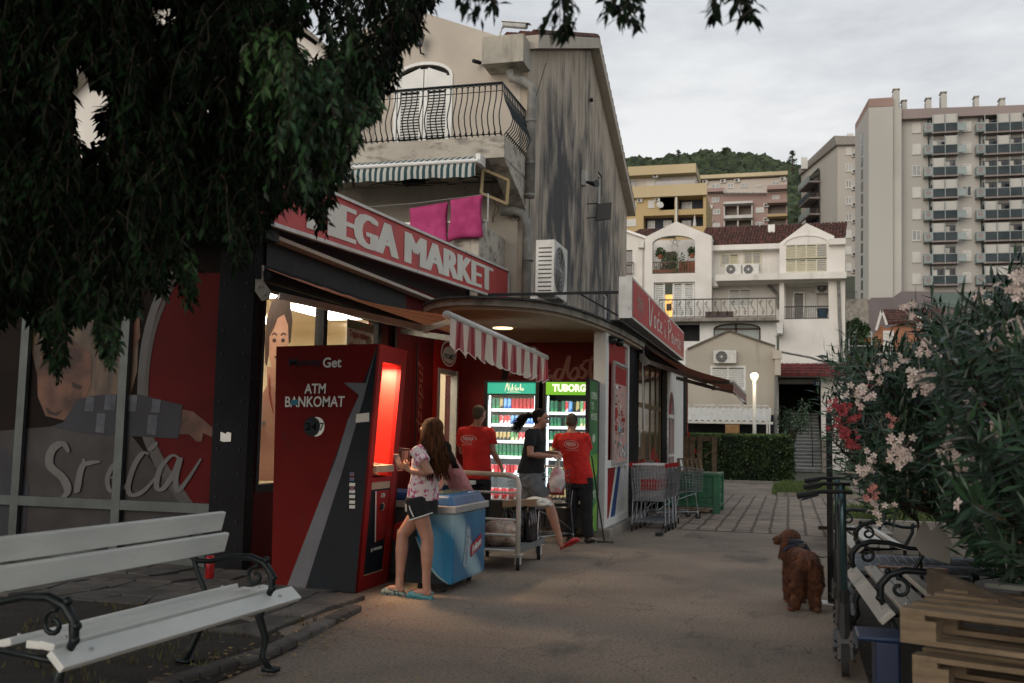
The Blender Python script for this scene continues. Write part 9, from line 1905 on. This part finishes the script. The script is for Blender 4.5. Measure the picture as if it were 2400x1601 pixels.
fur([(D(1878, 1325, 8.86), D(1866, 1358, 8.82), .074, .058), (D(1866, 1358, 8.82), D(1872, 1385, 8.84), .066, .045), (D(1872, 1385, 8.84), D(1860, 1420, 8.82), .044, .032), (D(1905, 1325, 8.86), D(1912, 1360, 8.84), .074, .058), (D(1912, 1360, 8.84), D(1908, 1388, 8.86), .066, .045), (D(1908, 1388, 8.86), D(1912, 1422, 8.80), .044, .032), (D(1856, 1315, 9.28), D(1849, 1350, 9.26), .066, .045), (D(1849, 1350, 9.26), D(1849, 1402, 9.26), .045, .03)], 11000, .036, 2, DG)
e0 = hd+V((-.015, -.082, .035)); mb = MB(); mb.loft([(e0, V((.03, .01, 0)), V((0, .014, 0))), (e0+V((-.005, -.02, -.07)), V((.045, 0, 0)), V((0, .018, 0))), (e0+V((-.01, -.045, -.15)), V((.058, 0, 0)), V((0, .024, 0))), (e0+V((-.01, -.05, -.21)), V((.030, 0, 0)), V((0, .014, 0)))], 12)
ear = organic(mb.build('ear', m_fur, DG, smooth=True), .007, 2, .02, .02); fur([(e0, e0+V((-.01, -.045, -.18)), .032, .056)], 2400, .045, 5, ear, 'ear_fur')
e0 = hd+V((.03, .055, .02)); mb = MB(); mb.loft([(e0, V((.03, .01, 0)), V((0, .014, 0))), (e0+V((0, .02, -.15)), V((.045, 0, 0)), V((0, .018, 0)))], 12); mb.build('ear', m_fur, DG, smooth=True)
fur([(hd+V((-.02, 0, 0)), hd+V((.05, 0, .0)), .076, .080)], 1900, .03, 6, DG, 'fur')
mb = MB(); mb.ell(hd+V((-.138, -.015, -.008)), (.014, .016, .013), 10); mb.build('nose', M['blackpl'], DG, smooth=True); mb = MB(); mb.ell(hd+V((-.05, -.062, .026)), .012, 10); mb.ell(hd+V((-.045, .04, .018)), .010, 10); mb.build('eye', M['glassdark'], DG, smooth=True)
HN = thing('harness', 'dark navy dog harness with a small pouch on top', 'harness', neck); mb = MB(); ax = (neck-chest).normalized(); o1 = ax.orthogonal().normalized(); o2 = ax.cross(o1)
for t_, rd_ in ((.25, .118), (.75, .106)): c_ = chest.lerp(neck, t_); mb.tube([c_+(o1*math.cos(t*PI/10)+o2*math.sin(t*PI/10))*rd_ for t in range(21)], .018, 6)
mb.obox(chest.lerp(neck, .3)+V((.0, -.03, .112)), (.06, 0, 0), (0, .06, .0), (0, 0, .014)); mb.build('straps', mat('navy webbing', (.010, .018, .045)), HN); mb = MB(); mb.obox(chest+V((.05, -.06, .108)), (.035, 0, 0), (0, .03, 0), (0, 0, .02)); bevel(mb.build('pouch', M['blackpl'], HN), .008)
a = chest+V((.05, -.06, .13)); b = V((.34, 9.2, .42)); tag((lambda mb: (mb.tube([a, a.lerp(b, .35)-V((0, 0, .06)), a.lerp(b, .7)-V((0, 0, .05)), b, b+V((.02, .02, -.2)), b+V((.02, .0, -.38))], .006, 6), mb.build('leash', M['blackpl']))[1])(MB()), 'thin black leash running from the dog harness to the steel post', 'leash')
# can left on the ground behind the white bench
c_ = V((-4.35, 7.2, .05)); mb = MB(); mb.tube([(0, 0, 0), (0, 0, .01), (0, 0, .15), (0, 0, .165)], [.028, .033, .033, .026], 12); o = mb.build('drink_can', CM['red'], None, smooth=True); p = yp(492, 1330, 6.6); o.location = (p.x, p.y, .0 if p.z < .3 else p.z-.08); tag(o, 'red and silver drink can left behind the right end of the white bench', 'can')
bpy.context.view_layer.update()
